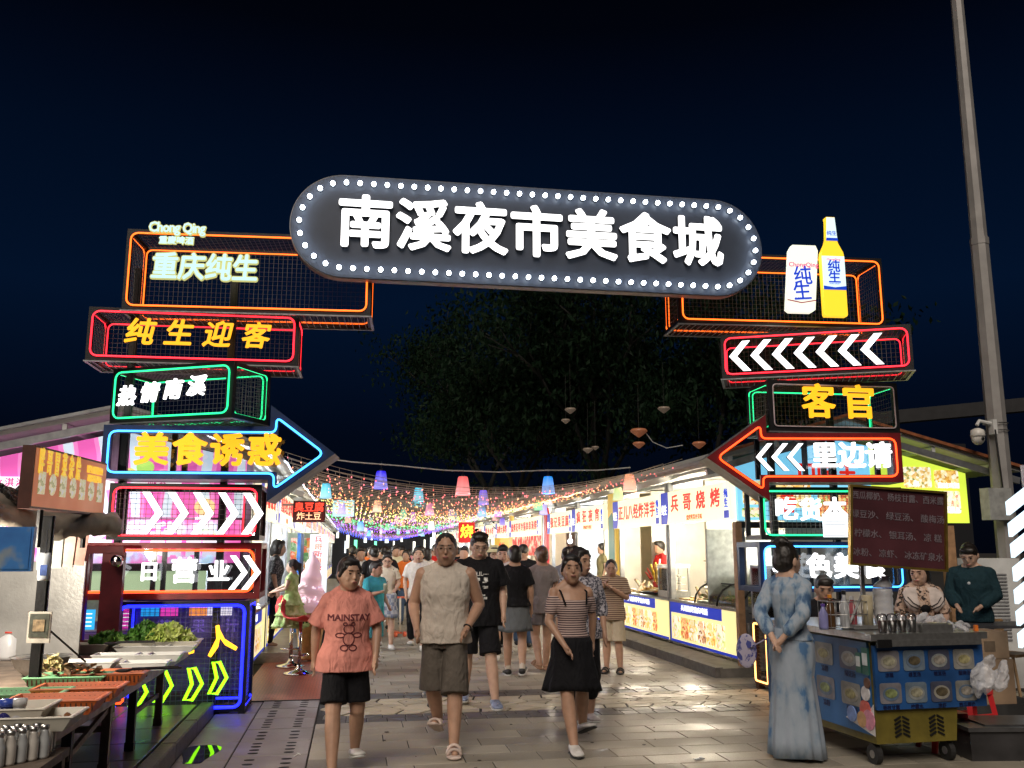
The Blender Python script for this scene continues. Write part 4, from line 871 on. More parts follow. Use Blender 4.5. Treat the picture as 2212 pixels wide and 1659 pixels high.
# ================================================================== string lights
bandc = [(12, 15.5, [(1., .14, .13), (1., .38, .2), (1., .2, .22)]), (15.5, 20, [(1., .42, .12), (1., .2, .12), (1., .6, .25)]), (20, 25, [(1., .75, .2), (1., .5, .6), (.8, 1., .3)]), (25, 28, [(.8, .2, 1.), (1., .3, .7), (1., .6, .3)]), (28, 33, [(.1, 1., .3), (.15, .9, .4)]), (33, 45, [(.35, .12, 1.), (.8, .2, 1.)]), (45, 60, [(.08, .08, 1.), (.1, .2, 1.)])]
SWIRE = M('clear_light_wire', (.55, .46, .36), .5)
y = 12.2; k = 0
bm_ = {}
while y < 58:
    for (a, b2, cs) in bandc:
        if a <= y < b2: break
    zc_ = .42 if y < 40 else .55; sag = lambda f: -4 * zc_ * f * (1 - f)
    r_ = random.Random(k); dz = r_.uniform(-.07, .07); z0 = 2.84 + dz * .4
    P = [(-.92 + 5.44 * f, y + r_.uniform(-.03, .03), z0 + sag(f) * (1 + dz)) for f in [i / 22 for i in range(23)]]
    m = MB(); m.tube(P, .004, 3)
    P2 = [(px, py, pz - .055) for px, py, pz in P]; m.tube(P2, .003, 3)
    n = 34 if y < 16 else 52 if y < 30 else 38; B = [MB() for _ in cs]
    for i in range(n):
        f = (i + r_.random() * .5) / n; j = min(21, int(f * 22)); g_ = f * 22 - j; px, py, pz = [P[j][q] * (1 - g_) + P[j + 1][q] * g_ for q in range(3)]
        m.box((px, py, pz - .028), (.004, .004, .055)); d = r_.uniform(.0, .1); q = r_.uniform(.006, .010) * (1 if y < 20 else 1.3)
        B[r_.randrange(len(cs))].lathe([(.001, -q * 1.5), (q, 0), (.001, q * 1.5)], 4, (px, py, pz - .05 - d), cap=False)
    o = m.build('light_string', SWIRE); tag(o, 'string of tiny %s bulbs sagging across the market street' % ('warm pink' if y < 15.5 else 'amber' if y < 20 else 'yellow and pink' if y < 25 else 'purple' if y < 28 else 'green' if y < 33 else 'violet' if y < 45 else 'blue'), 'string lights', 'net of light strings over the street')
    for c, bb in zip(cs, B):
        if bb.v: bb.build('bulbs', EM('fairy_%d_%d_%d' % tuple(int(v * 100) for v in c), c, 3.0 if y < 25 else 3.0), o, kind='stuff')
    y += .42 if y < 24 else .6; k += 1
# plain cable with hooks in front, LED strip lines along the eaves
P = [tuple(onD(px, py, 12.6)) for px, py in ((655, 1008), (700, 990), (760, 998), (860, 1006), (960, 1016), (1080, 1020), (1180, 1016), (1290, 1016), (1362, 1010))]
m = MB(); m.tube(P, .009, 5); tag(m.build('hanging_cable', M('white_cable', (.5, .5, .48), .5)), 'white hanging cable above the nearest coloured lanterns', 'cable')
for sx, pts, lb in ((0, [(-.9, 12, 2.72), (-.9, 47, 2.72)], 'cool white light strip along the left eave'), (1, [(4.5, 18, 2.74), (4.5, 47, 2.74)], 'warm light strip along the right eave')):
    m = MB(); n_ = 70; m.tube([(pts[0][0], pts[0][1] + (pts[1][1] - pts[0][1]) * i / n_, pts[0][2] + .02 * math.sin(i * 1.7)) for i in range(n_ + 1)], .011, 5); tag(m.build('light_strip', EM('strip_%d' % sx, ((.85, .92, 1.), (1., .8, .5))[sx], 3.5)), lb, 'light strip')
# lanterns
LC = {'deep blue': (.03, .02, .9), 'violet': (.22, .14, .95), 'cyan': (.06, .62, .9), 'sky blue': (.1, .42, .95), 'red pink': (1., .16, .16), 'peach': (1., .62, .36), 'lavender': (.42, .36, .98), 'salmon': (1., .35, .24), 'teal': (.05, .78, .5), 'purple': (.55, .22, .95), 'pink': (1., .25, .62), 'green': (.1, .72, .25), 'magenta': (.85, .12, .85), 'orange': (1., .4, .2), 'cream': (1., .85, .45), 'white': (.9, .85, .95), 'lime': (.72, .9, .35), 'yellow': (.95, .85, .4), 'coral': (1., .3, .3), 'bright blue': (.02, .3, 1.)}
def lmat(c):
    nm = 'lantern_' + c.replace(' ', '_')
    if nm in _M: return _M[nm]
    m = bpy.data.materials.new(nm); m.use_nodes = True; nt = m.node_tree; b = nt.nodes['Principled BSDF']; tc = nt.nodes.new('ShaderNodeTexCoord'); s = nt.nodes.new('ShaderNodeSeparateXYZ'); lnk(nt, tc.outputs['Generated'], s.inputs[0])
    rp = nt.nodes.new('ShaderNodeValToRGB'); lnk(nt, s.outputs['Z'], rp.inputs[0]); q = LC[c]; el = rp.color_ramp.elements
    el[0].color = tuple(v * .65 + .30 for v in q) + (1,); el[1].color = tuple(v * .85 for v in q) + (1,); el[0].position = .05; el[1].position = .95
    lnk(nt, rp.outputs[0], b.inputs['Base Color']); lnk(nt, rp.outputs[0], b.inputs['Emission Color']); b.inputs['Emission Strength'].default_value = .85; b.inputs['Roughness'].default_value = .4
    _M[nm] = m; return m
LAN = [(823, 1018, 1055, 'deep blue', 'big deep blue lantern highest on the left of the street'), (704, 1045, 1076, 'cyan', 'cyan lantern farthest left, beside the blue arrow tip'), (904, 1054, 1083, 'cyan', 'cyan lantern between the deep blue and red pink ones'), (1000, 1030, 1069, 'red pink', 'big red pink lantern above the man in white'), (1044, 1060, 1089, 'violet', 'violet lantern right of the red pink one'), (1041, 1091, 1116, 'sky blue', 'sky blue lantern right under the violet one'), (815, 1081, 1106, 'peach', 'peach lantern under the deep blue one'), (738, 1088, 1111, 'lavender', 'lavender lantern left under the cyan one'), (752, 1112, 1129, 'salmon', 'small salmon lantern beside the left eave'), (872, 1101, 1121, 'teal', 'teal lantern in the middle left'), (892, 1107, 1126, 'purple', 'purple lantern beside the teal one'), (928, 1088, 1113, 'pink', 'pink lantern left of the tall man head'), (975, 1101, 1121, 'lavender', 'lavender lantern above the tall man head'), (982, 1106, 1124, 'cyan', 'small cyan lantern tucked behind a lavender one'), (801, 1118, 1132, 'green', 'green lantern under the peach one'), (764, 1122, 1134, 'green', 'small green lantern near the left eave'), (857, 1115, 1131, 'magenta', 'magenta lantern beside the teal one'), (869, 1122, 1137, 'orange', 'orange lantern under the teal one'), (779, 1127, 1147, 'sky blue', 'sky blue lantern low on the left'), (767, 1135, 1146, 'violet', 'tiny violet lantern low on the left'), (836, 1131, 1145, 'green', 'small green lantern low in the middle'), (847, 1128, 1142, 'sky blue', 'small sky blue lantern low in the middle'), (829, 1141, 1152, 'violet', 'tiny violet lantern lowest in the middle'), (912, 1129, 1141, 'cream', 'cream lantern low in the middle'), (892, 1132, 1144, 'green', 'small green lantern left of the cream one'), (932, 1126, 1145, 'white', 'white lantern low, left of the tall man'), (947, 1131, 1144, 'sky blue', 'sky blue lantern right of the low white one'), (975, 1126, 1140, 'magenta', 'magenta lantern just above the tall man head'), (1008, 1114, 1130, 'orange', 'orange lantern between the two tall men'), (1038, 1122, 1135, 'yellow', 'pale yellow lantern above the man in black tee'), (997, 1134, 1144, 'salmon', 'tiny salmon lantern between the two tall men'), (740, 1126, 1137, 'teal', 'tiny teal lantern against the left eave'), (797, 1146, 1158, 'cyan', 'tiny cyan lantern low left of the violet band'), (881, 1143, 1154, 'cyan', 'tiny cyan lantern low in the middle'), (913, 1148, 1158, 'cyan', 'tiny cyan lantern lowest right of the middle'), (1184, 1030, 1066, 'bright blue', 'big bright blue lantern right of the middle'), (1184, 1067, 1089, 'white', 'white lantern directly below the bright blue one'), (1360, 1025, 1061, 'orange', 'big orange lantern at the right end under the cable'), (1335, 1052, 1080, 'lime', 'lime lantern left under the big orange one'), (1163, 1079, 1102, 'green', 'green lantern left under the bright blue one'), (1174, 1090, 1112, 'lavender', 'lavender lantern below the green one on the right'), (1076, 1095, 1116, 'magenta', 'magenta lantern above the woman in black seen from behind'), (1085, 1118, 1134, 'violet', 'small violet lantern before the far right signs'), (1070, 1108, 1124, 'coral', 'coral lantern half hidden behind the magenta one')]
lan0 = None
for i, (x, ya, yb, c, lb) in enumerate(LAN):
    D = .25 * F_ / (yb - ya) * .985; D = min(D, 46); P = onD(x, (ya + yb) / 2, D)
    t = thing('lantern', lb + ', hung over the street', 'lantern', tuple(P), 0, 'coloured lanterns hung over the street')
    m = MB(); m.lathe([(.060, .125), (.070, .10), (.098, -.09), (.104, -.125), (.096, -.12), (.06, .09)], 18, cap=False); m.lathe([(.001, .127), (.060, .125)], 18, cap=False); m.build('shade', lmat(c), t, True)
    m = MB(); m.cyl((0, 0, .12), (0, 0, .15), .022, n=8); m.cyl((0, 0, .15), (0, 0, .26), .004, n=4); m.build('cap', BLACK, t)
    if i in (0, 2, 3, 4, 35, 37): point((P[0], P[1], P[2] - .16), 1.5, LC[c], .08)
for Y in (14.5, 19, 24, 29, 34, 40): pass

# ================================================================== trees and what hangs in them
BARK = M('night_dark_bark', (.010, .010, .008), .8, 0, 8, .3, .5)  # pale bark coloured near black; its night darkness is in the colour
LEAF = ramp_mat('night_dark_leaf', [(.3, (.003, .008, .004)), (.5, (.006, .016, .008)), (.7, (.014, .028, .014))], 1.5, 'noise', 0, .5)  # foliage darkened well below real leaves so the fill lamp leaves it unlit
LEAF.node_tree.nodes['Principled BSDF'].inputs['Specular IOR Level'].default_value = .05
def tree(x, y, h, r, seed, label, trunk=.16, z0=3.0, n=15000):
    t = thing('tree', label, 'tree', (x, y, 0)); r_ = random.Random(seed); m = MB(); tips = []
    def br(p, d, l, rad, dep):
        q = p + d * l; mid = p + d * l * .5 + Vector((r_.uniform(-.1, .1), r_.uniform(-.1, .1), 0)) * l; m.tube([p, mid, q], [rad, rad * .8, rad * .62], 6)
        if dep == 0: tips.append(q); return
        for _ in range(3 if dep > 1 else 3):
            a = r_.random() * 6.28; s = r_.uniform(.45, .9); nd = (d + Vector((math.cos(a), math.sin(a), r_.uniform(-.1, .5))) * s).normalized(); br(q, nd, l * r_.uniform(.6, .8), rad * .6, dep - 1)
        tips.append(q)
    br(Vector((0, 0, 0)), Vector((r_.uniform(-.08, .08), 0, 1)).normalized(), h * .38, trunk, 4)
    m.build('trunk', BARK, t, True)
    cr = MB(); cl = []
    for q in tips:
        if q.z > h * .33: cl += [q + Vector((r_.gauss(0, .5), r_.gauss(0, .5), r_.gauss(0, .4))) for _ in range(2)]
    for _ in range(150):
        a = r_.random() * 6.28; b_ = r_.uniform(-.3, 1.3); rr = r * (.75 + .3 * r_.random()); cl.append(Vector((rr * math.cos(a) * math.cos(b_), rr * math.sin(a) * math.cos(b_), h * .62 + rr * .62 * math.sin(b_))))
    for i in range(n):
        c = cl[r_.randrange(len(cl))]; s = .5; p = c + Vector((r_.gauss(0, s), r_.gauss(0, s), r_.gauss(0, s * .6))); L = r_.uniform(.07, .16); q = Euler((r_.random() * 6, r_.random() * 6, r_.random() * 6)).to_matrix()
        cr.add([p + q @ Vector(v) for v in ((-L, 0, 0), (0, -L * .45, .02), (L, 0, 0), (0, L * .45, .02))], [(0, 1, 2, 3)])
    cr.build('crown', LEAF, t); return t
tree(6.0, 33, 9.0, 3.2, 3, 'leafy tree with pale trunk above the right stalls, left of the others', .17)
tree(8.6, 31, 10.2, 3.6, 8, 'tallest dark tree in the middle above the right stalls', .2)
tree(12.0, 29, 9.4, 3.4, 14, 'dark tree nearest the red arrow box, trunk leaning', .18)
tree(6.6, 44, 11.5, 4.2, 21, 'dim tree far behind the others over the street', .2)
tree(11.5, 40, 12., 4.0, 31, 'dim tall tree behind, on the right', .2)
PAPER = EM('orange_paper', (.80, .26, .12), .12, (.3, .12, .06)); PAPW = EM('white_paper', (.8, .6, .45), .05, (.22, .17, .13))
for i, (x, y, s, c, lb) in enumerate(((1380, 933, .30, PAPER, 'largest orange paper lantern shaped like a top, hung in the trees'), (1380, 960, .22, PAPER, 'orange paper lantern directly under the largest one in the trees'), (1434, 884, .22, PAPW, 'torn pale lantern upper right in the trees'), (1232, 886, .2, PAPW, 'torn pale lantern upper left in the trees'), (1222, 909, .16, PAPW, 'small torn white lantern under the upper left one'), (1270, 972, .18, PAPW, 'grey white lantern low on the left in the trees'), (1286, 967, .13, PAPW, 'small white lantern beside the low grey one'), (1510, 960, .24, PAPER, 'orange lantern partly behind the red arrow tip'))):
    s *= .78; P = onD(x, y, 24.); t = thing('paper_lantern', lb, 'lantern', tuple(P), rnd.random(), 'faded paper lanterns hung in the trees')
    m = MB(); m.lathe([(.02, -s * .62), (s * .35, -s * .45), (s * .92, .0), (s, s * .12), (s * .8, s * .34), (s * .3, s * .42), (.02, s * .43)], 12); m.build('paper_body', c, t, True)
    m = MB(); m.cyl((0, 0, s * .4), (0, 0, s * .4 + 1.2), .006, n=4); m.build('cord', BARK, t)
P = [tuple(onD(px, py, 24)) for px, py in ((1395, 935), (1410, 955), (1440, 968), (1475, 962))]
m = MB(); m.tube(P, .012, 5); tag(m.build('loose_cord', M('pale_cord', (.4, .4, .38), .6)), 'pale loose cord sagging beside the orange paper lanterns', 'cord')
# closing dark background past the street
m = MB(); m.box((0, 0, 3), (60, 1, 6)); o = m.build('far_building', M('dark_far_wall', (.012, .013, .018), .8)); o.location = (4, 64, 0); tag(o, 'dark low building closing the far end of the market street', 'building')
m = MB(); r_ = random.Random(9)
for i in range(26):
    f = MB(); f.box((0, 0, 0), (r_.uniform(.10, .26), .06, r_.uniform(.4, 1.2))); q = f.build('lit_window', EM('far_win_%d' % (i % 4), [(1., .98, .85), (.85, .95, 1.), (1., .2, .15), (.2, .9, .5)][i % 4 if i % 3 == 0 else i % 2], 1.6), o); q.location = (-5.0 + i * .36 + r_.uniform(-.12, .12), -.56, r_.uniform(1.7, 2.9))
# lamp pole on the right
t = thing('tall_pole', 'tall tapered grey pole rising out of frame on the right, with camera and box', 'pole', (8.62, 11.1, 0), 0)
m = MB(); m.tube([(0, 0, 0), (.02, 0, 5.9)], [.148, .118], 8); m.tube([(.02, 0, 5.9), (.04, 0, 11.5)], [.11, .075], 8); m.tube([(.0205, 0, 5.86), (.0205, 0, 5.96)], .125, 8); m.build('pole_shaft', M('pole_paint', (.30, .29, .28), .5, .2, 5, .15), t)
m = MB(); m.box((-.19, -.12, 2.2), (.34, .18, .42)); m.build('electric_box', M('grey_box_paint', (.32, .33, .32), .5), t)
m = MB(); m.tube([(-.1, -.1, 3.28), (-.32, -.1, 3.32), (-.36, -.1, 3.26)], .025, 8); m.box((-.12, -.1, 3.24), (.06, .1, .2)); b_ = m.build('camera_arm', WHITEP, t)
m = MB(); m.lathe([(.03, .1), (.085, .07), (.095, 0), (.09, -.02)], 16, (-.36, -.1, 3.12)); m.ell((-.36, -.1, 3.08), (.085, .085, .09), 14, 9); m.build('dome_housing', M('off_white_plastic', (.6, .58, .54), .35), b_, True)
m = MB(); m.ell((-.35, -.178, 3.07), (.025, .02, .025), 10, 6); m.build('lens', M('black_glass', (.01, .01, .01), .1), b_, True)
m = MB(); m.tube([(-.13, -.15, 3.2), (-.12, -.16, 2.7), (-.1, -.15, 2.42)], .014, 5); m.build('cable', BLACK, t)
m = MB()
for z in (3.3, 3.2): m.tube([(.155 * math.cos(a), .155 * math.sin(a), z) for a in [2 * PI * k / 16 for k in range(16)]], .008, 4, closed=True)
m.build('clamp', STEEL, t)
# dim far buildings and street lamp seen right of the tower
m = MB(); m.box((0, 0, 6), (3.5, 5, 12)); o = m.build('far_tower_block', M('far_block', (.008, .009, .012), .9)); o.location = (58, 84, 0); tag(o, 'dim far block seen between the right tower and the pole', 'building')
m = MB(); m.box((0, 0, 0), (26, .8, .8)); o = m.build('overpass', M('overpass_concrete', (.02, .02, .022), .8, 0, 2)); P = onD(2160, 880, 55); o.location = P; o.rotation_euler = (0, R(-3), R(-30)); tag(o, 'pale overpass beam crossing behind the tall pole', 'bridge')
m = MB(); m.box((0, 0, 0), (.3, .2, .3)); o = m.build('distant_lamp', EM('amber_lamp', (1., .5, .12), 3.)); o.location = onD(2063, 889, 60); tag(o, 'small amber lamp far away left of the pole', 'lamp')
m = MB(); m.ell((0, 0, 0), (.06, .06, .06), 8, 6); o = m.build('distant_lamp', EM('white_lamp', (1., 1., 1.), 3.)); o.location = onD(1492, 801, 70); tag(o, 'single white light point high among the trees', 'lamp')
# ================================================================== drinks cart
CRZ = R(3)
ct = thing('drinks_cart', 'blue and yellow drinks cart with food pictures and a steel top on the right', 'cart', (3.93, 6.63, 0), CRZ)
CB = M('cart_blue_print', (.018, .08, .25), .35, 0, 2.5, .4); CY_ = M('cart_yellow_paint', (.15, .12, .02), .45, 0, 6, .3, .1)
cwid, clen = .92, 1.65
m = MB(); m.prism([(0, .16), (cwid * .75, .16), (cwid * .78, .40), (cwid, .42), (cwid, .90), (0, .90)], .04, clen); m.build('body', CY_, ct)
m = MB(); m.box((cwid / 2 + .02, .02, .645), (cwid + .04, .03, .47)); m.build('front_panel', CB, ct)
m = MB(); m.box((-.012, clen / 2 + .03, .56), (.02, clen - .06, .68)); m.build('side_panel', M('cart_side_print', (.018, .10, .26), .35, 0, 1.5, .5), ct)
m = MB(); m.box((cwid / 2, clen / 2, .945), (cwid + .1, clen + .1, .05)); m.box((cwid / 2 + .05, -.045, .90), (cwid - .12, .02, .045)); m.build('counter_top', STEEL, ct)
m = MB(); m.box((.06, -.045, .90), (.12, .03, .06)); m.build('corner_bracket', BLACK, ct)
def bowl(par, x, y, z, w, h, i, face='f', dim=True):
    pl = MB(); P = rrect(-w / 2, -h / 2, w / 2, h / 2, .02, 3); pl.prism(P, -.004, 0); o = pl.build('food_picture', M('pict_%d' % (i % 4), [(0.182, 0.176, 0.198), (0.138, 0.182, 0.231), (0.066, 0.072, 0.110), (0.209, 0.209, 0.198)][i % 4], .3, 0, 8, .4), par)
    o.location = (x, y, z); o.rotation_euler = (0, 0, 0 if face == 'f' else -PI / 2)
    a = MB(); a.prism([(w * .38 * math.cos(t_), h * .34 * math.sin(t_) - .005) for t_ in [2 * PI * k / 18 for k in range(18)]], -.007, -.0041); a.build('bowl_print', M('bowlp_%d' % (i % 3), [(0.275, 0.264, 0.231), (0.110, 0.154, 0.220), (0.231, 0.248, 0.248)][i % 3], .3, 0, 12, .3), o)
    a = MB(); a.prism([(w * .28 * math.cos(t_), h * .22 * math.sin(t_)) for t_ in [2 * PI * k / 16 for k in range(16)]], -.01, -.0071); a.build('food_print', M('foodp_%d' % (i % 5), [(0.286, 0.275, 0.198), (0.088, 0.072, 0.044), (0.275, 0.253, 0.220), (0.303, 0.275, 0.138), (0.193, 0.231, 0.099)][i % 5], .4, 0, 30, .6), o)
    return o
NV = M('navy_print', (.01, .012, .06), .4)
for r, row in enumerate((('凉糕', '绿豆汤', '银耳汤', '酸梅汤'), ('杨枝甘露', '柠檬水', '凉虾', '西瓜椰奶'))):
    for c, s in enumerate(row): x = .12 + c * .22; z = .765 - r * .235; bowl(ct, x, .003, z, .185, .15, r * 4 + c); text(s, .036, NV, ct, (x, .002, z - .105), ext=.001, bold=.02)
for c, s in enumerate(('绿豆汤', '凉粉', '冰粉')):
    for r in (0, 1): y_ = .30 + c * .36; z = .76 - r * .27; bowl(ct, -.026, y_, z, .26, .17, c + r + 2, 's'); text(s, .05, SWH if False else NV, ct, (-.026, y_, z - .125), ext=.001, bold=.02, rz=-PI / 2)
m = MB(); m.box((-.028, .075, .76), (.012, .085, .2)); m.box((-.028, .165, .74), (.012, .07, .15)); m.build('payment_card', M('green_card', (.02, .10, .08), .3), ct)
m = MB(); m.box((-.036, .075, .775), (.004, .06, .09)); m.box((-.036, .165, .75), (.004, .05, .075)); m.build('card_inset', M('card_white', (.55, .58, .6), .3), ct)
# ice cream print on the corner of the side panel
m = MB(); m.prism([(.02, .22), (.40, .30), (.28, .36), (.14, .33), (.02, .45)], -.004, 0); o = m.build('cream_splash_print', M('cream_print', (.65, .62, .62), .3), ct); o.location = (-.024, 0, 0); o.rotation_euler = (0, 0, PI / 2); o.scale = (1, 1, 1)
for i, (y_, z, r, c) in enumerate(((.12, .40, .07, (.55, .12, .10)), (.08, .33, .075, (.6, .25, .35)), (.17, .32, .06, (.5, .3, .15)), (.10, .52, .055, (.6, .58, .6)), (.07, .6, .04, (.12, .06, .04)), (.3, .34, .06, (.2, .3, .6)))):
    m = MB(); m.prism([(r * math.cos(a), r * math.sin(a)) for a in [2 * PI * k / 14 for k in range(14)]], -.006 - i * .001, 0); o = m.build('ice_cream_print', M('icp_%d' % i, c, .3, 0, 20, .3), ct); o.location = (-.025, y_, z); o.rotation_euler = (0, 0, -PI / 2)
# louvres
for s, x0 in ((0, .22), (1, .52)):
    m = MB()
    for k in range(5):
        for q in (-1, 1): m.box((x0 + q * .035, .035, .22 + k * .03), (.06, .012, .012), ry=q * .45)
    m.build('louvre', BLACK, ct)
for i, (x, y_) in enumerate(((.03, .12), (.66, .12), (.03, 1.45), (.66, 1.45))):
    m = MB(); m.cyl((x - .022, y_, .075), (x + .022, y_, .075), .074, n=18); m.tube([(x, y_, .16), (x, y_, .1)], .02, 6); w_ = m.build('wheel', M('tyre_rubber', (.015, .015, .015), .7), ct, False); m = MB(); m.cyl((x - .026, y_, .075), (x + .026, y_, .075), .03, n=12); m.build('hub', STEEL, w_)
# menu board on its pole
mb_ = thing('menu_board', 'maroon menu board with gold frame and grey Chinese drinks list above the cart', 'menu board', tuple((onD(1838, 1058, 7.3) + onD(2040, 1222, 7.5)) / 2), R(-5))
bw2, bh2 = .78, .62
m = MB(); m.box((0, .015, 0), (bw2, .03, bh2)); bd = m.build('board', M('maroon_board', (.07, .022, .028), .35, 0, 3, .3), mb_)
m = MB()
for sx in (-1, 1): m.box((sx * bw2 / 2, .0, 0), (.018, .05, bh2 + .018))
for sz in (-1, 1): m.box((0, .0, sz * bh2 / 2), (bw2 - .018, .048, .018))
m.build('gold_frame', M('gold_frame', (.55, .38, .08), .3, .9), mb_)
GT = M('grey_vinyl_text', (.17, .14, .16), .4)
for i, s in enumerate(('西瓜椰奶、杨枝甘露、西米露', '绿豆沙、 绿豆汤、 酸梅汤', '柠檬水、 银耳汤、 凉 糕', '冰粉、 凉虾、 冰冻矿泉水')): text(s, .068, GT, bd, (-.0, -.003, .235 - i * .15), ext=.001, bold=.02, sx=(.86, .98, .98, .94)[i])
mb_.rotation_euler = (0, R(4), R(-6))
P = onD(1857, 1355, 7.6); m = MB(); m.box((0, 0, .55), (.03, .03, 1.15)); m.box((0, 0, .02), (.3, .2, .03)); [m.tube([(s * .14, 0, .03), (s * .01, 0, .27)], .012, 4) for s in (-1, 1)]
o = m.build('menu_pole', M('grey_pole', (.28, .28, .28), .4, .6)); o.location = (4.10, 7.02, .972); tag(o, 'grey square pole standing on the cart that carries the menu board', 'pole')
# goods on the cart (in front-corner order)
def onc(lx, ly, z=.971): v = Vector((lx, ly, 0)); v.rotate(Euler((0, 0, CRZ))); return Vector((3.93, 6.63, 0)) + v + Vector((0, 0, z))
FILM = M('clear_bag_film', (.75, .76, .8), .2, 0, 5, .1, .4, 9, alpha=.5)
PLW = M('thin_white_plastic', (.7, .7, .72), .3, 0, 5, .15, .3, trans=.25); CUPM = glass('cup_plastic', (.92, .93, .95), .5)
for i in range(4):
    t = thing('drink_cup', 'clear lidded cup of %s, %s of the row on the cart' % (('red bean', 'dark jelly', 'brown syrup', 'clear drink')[i], ('leftmost', 'second', 'third', 'rightmost')[i]), 'cup', tuple(onc(.13 + i * .085, .06)), 0, 'cups in a row on the cart edge')
    m = MB(); m.lathe([(.028, 0), (.04, .11), (.042, .115), (.03, .14), (.001, .145)], 14); m.build('cup', CUPM, t, True); m = MB(); m.lathe([(.001, .004), (.025, .006), (.034, .09), (.001, .092)], 12); m.build('drink', M('cup_fill_%d' % i, [(.32, .08, .07), (.18, .07, .06), (.35, .17, .08), (.7, .7, .66)][i], .3, 0, 40, .6), t, True)
t = thing('cup_stack', 'tall white plastic sleeve of stacked cups standing on the cart', 'cup stack', tuple(onc(.33, .32)), 0)
m = MB(); m.lathe([(.075 + .004 * math.sin(i * 2.3), .02 * i) for i in range(17)], 14); m.build('stack', PLW, t, True)
m = MB(); m.loft([(.33, .08, .07), (.36, .07, .05, .01), (.40, .03, .02, .03), (.42, .045, .01, .04)], 12); m.build('bag_top', PLW, t, True)
m = MB(); m.lathe([(.04, 0), (.045, .26), (.04, .27)], 14); o = m.build('paper_cup_tube', M('kraft_cups', (.55, .48, .32), .5), None, True); o.location = onc(.20, .35); tag(o, 'narrow tan stack of lids left of the white cup sleeve', 'cup stack')
t = thing('wire_basket', 'chrome wire basket of bottles at the corner of the cart', 'basket', tuple(onc(.02, .42)), 0)
m = MB()
for z in (.02, .12, .22): m.tube([(x, y_, z) for x, y_ in ((-.16, -.1), (.16, -.1), (.16, .1), (-.16, .1))], .004, 4, closed=True)
for x in [-.16 + .04 * k for k in range(9)]: m.tube([(x, -.1, .22), (x, -.1, .02), (x, .1, .02), (x, .1, .22)], .0025, 4)
m.build('wires', STEEL, t, True)
for i, (x, y_, h, c, lb) in enumerate(((-.11, 0, .27, (.10, .05, .02), 'dark brown sauce bottle with orange cap in the wire basket'), (.0, -.03, .30, (.5, .52, .54), 'clear bottle with black cap in the middle of the wire basket'), (.1, .02, .25, (.4, .1, .12), 'clear bottle with red label in the wire basket'), (-.2, -.04, .2, (.25, .25, .5), 'small bottle with violet label left of the wire basket'))):
    t = thing('bottle', lb, 'bottle', tuple(onc(.02 + x, .42 + y_, .975)), 0); m = MB(); m.lathe([(.035, 0), (.037, .02), (.036, h * .6), (.015, h * .82), (.014, h * .9)], 12); m.build('bottle_body', M('bott_%d' % i, c, .2, 0, 6, .3), t, True); m = MB(); m.cyl((0, 0, h * .9), (0, 0, h), .018, n=10); m.build('cap', M('capm_%d' % i, [(.7, .25, .02), (.01, .01, .01), (.6, .6, .6), (.1, .05, .3)][i], .4), t)
def crumple(name, label, cat, loc, size, mat, seed, n=7, rz=0):
    r_ = random.Random(seed); m = MB(); 
    for i in range(n):
        c = Vector((r_.uniform(-.5, .5) * size[0], r_.uniform(-.5, .5) * size[1], r_.uniform(.2, .8) * size[2])); m.ell(c, (size[0] * .32, size[1] * .32, size[2] * .35), 12, 8, rot=Euler((r_.random(), r_.random(), r_.random() * 3)).to_matrix())
    o = m.build(name, mat, None, True); o.location = loc; o.rotation_euler[2] = rz
    d = o.modifiers.new('r', 'REMESH'); d.mode = 'VOXEL'; d.voxel_size = max(.006, min(size) * .08)
    tx = bpy.data.textures.new('cr', 'VORONOI'); tx.noise_scale = min(size) * .5; k = o.modifiers.new('d', 'DISPLACE'); k.texture = tx; k.strength = min(size) * .22; k.texture_coords = 'LOCAL'
    return tag(o, label, cat)
crumple('plastic_bag', 'shiny plastic bag of straws lying on the right of the cart top', 'bag', tuple(onc(.62, .28)), (.34, .16, .09), FILM, 3)
crumple('plastic_bag', 'crumpled clear bag at the right end of the cart top', 'bag', tuple(onc(.86, .12)), (.16, .12, .05), FILM, 5)
crumple('hanging_bags', 'bunch of white plastic bags hanging from the right side of the cart front', 'bag', tuple(onc(.93, -.08, .50)), (.20, .09, .30), FILM, 8, 12)
m = MB(); m.box((0, 0, .03), (.26, .18, .06)); m.box((0, 0, .064), (.22, .14, .008)); o = m.build('steel_tray', STEEL); o.location = onc(.56, .07); tag(o, 'low steel tray on the cart right of the cups', 'tray')
m = MB(); m.box((0, 0, 0), (.03, .02, .045)); o = m.build('clothes_peg', M('orange_plastic', (.8, .2, .03), .4)); o.location = onc(.93, .02, .995); tag(o, 'orange clip on the right corner of the cart top', 'clip')
# stools, crate and boxes right
def stool(loc, label, h=.42, rz=0):
    t = thing('plastic_stool', label, 'stool', loc, rz, 'red plastic stools'); RP = M('red_plastic', (.62, .03, .035), .3, 0, 4, .15)
    m = MB(); m.slab(rrect(-.15, -.12, .15, .12, .03, 3), h - .035, h); m.build('seat', RP, t)
    for sx in (-1, 1):
        for sy in (-1, 1): m = MB(); m.tube([(sx * .12, sy * .09, h - .035), (sx * .17, sy * .13, 0)], [.032, .026], 4); m.build('leg', RP, t)
    m = MB()
    for sy in (-1, 1): m.box((0, sy * .11, .18), (.27, .012, .05))
    m.build('braces', RP, t, kind='stuff'); return t
stool(tuple(onz(2105, 1592)), 'red plastic stool standing behind the right end of the cart', .40, .2)
stool(tuple(onz(2045, 1620)), 'red plastic stool mostly hidden under the drinks cart', .3, -.1)
t = thing('dark_crate', 'low dark lidded crate on the ground in the bottom right corner', 'crate', tuple(onz(2135, 1640) + Vector((.35, .12, 0))), R(-8))
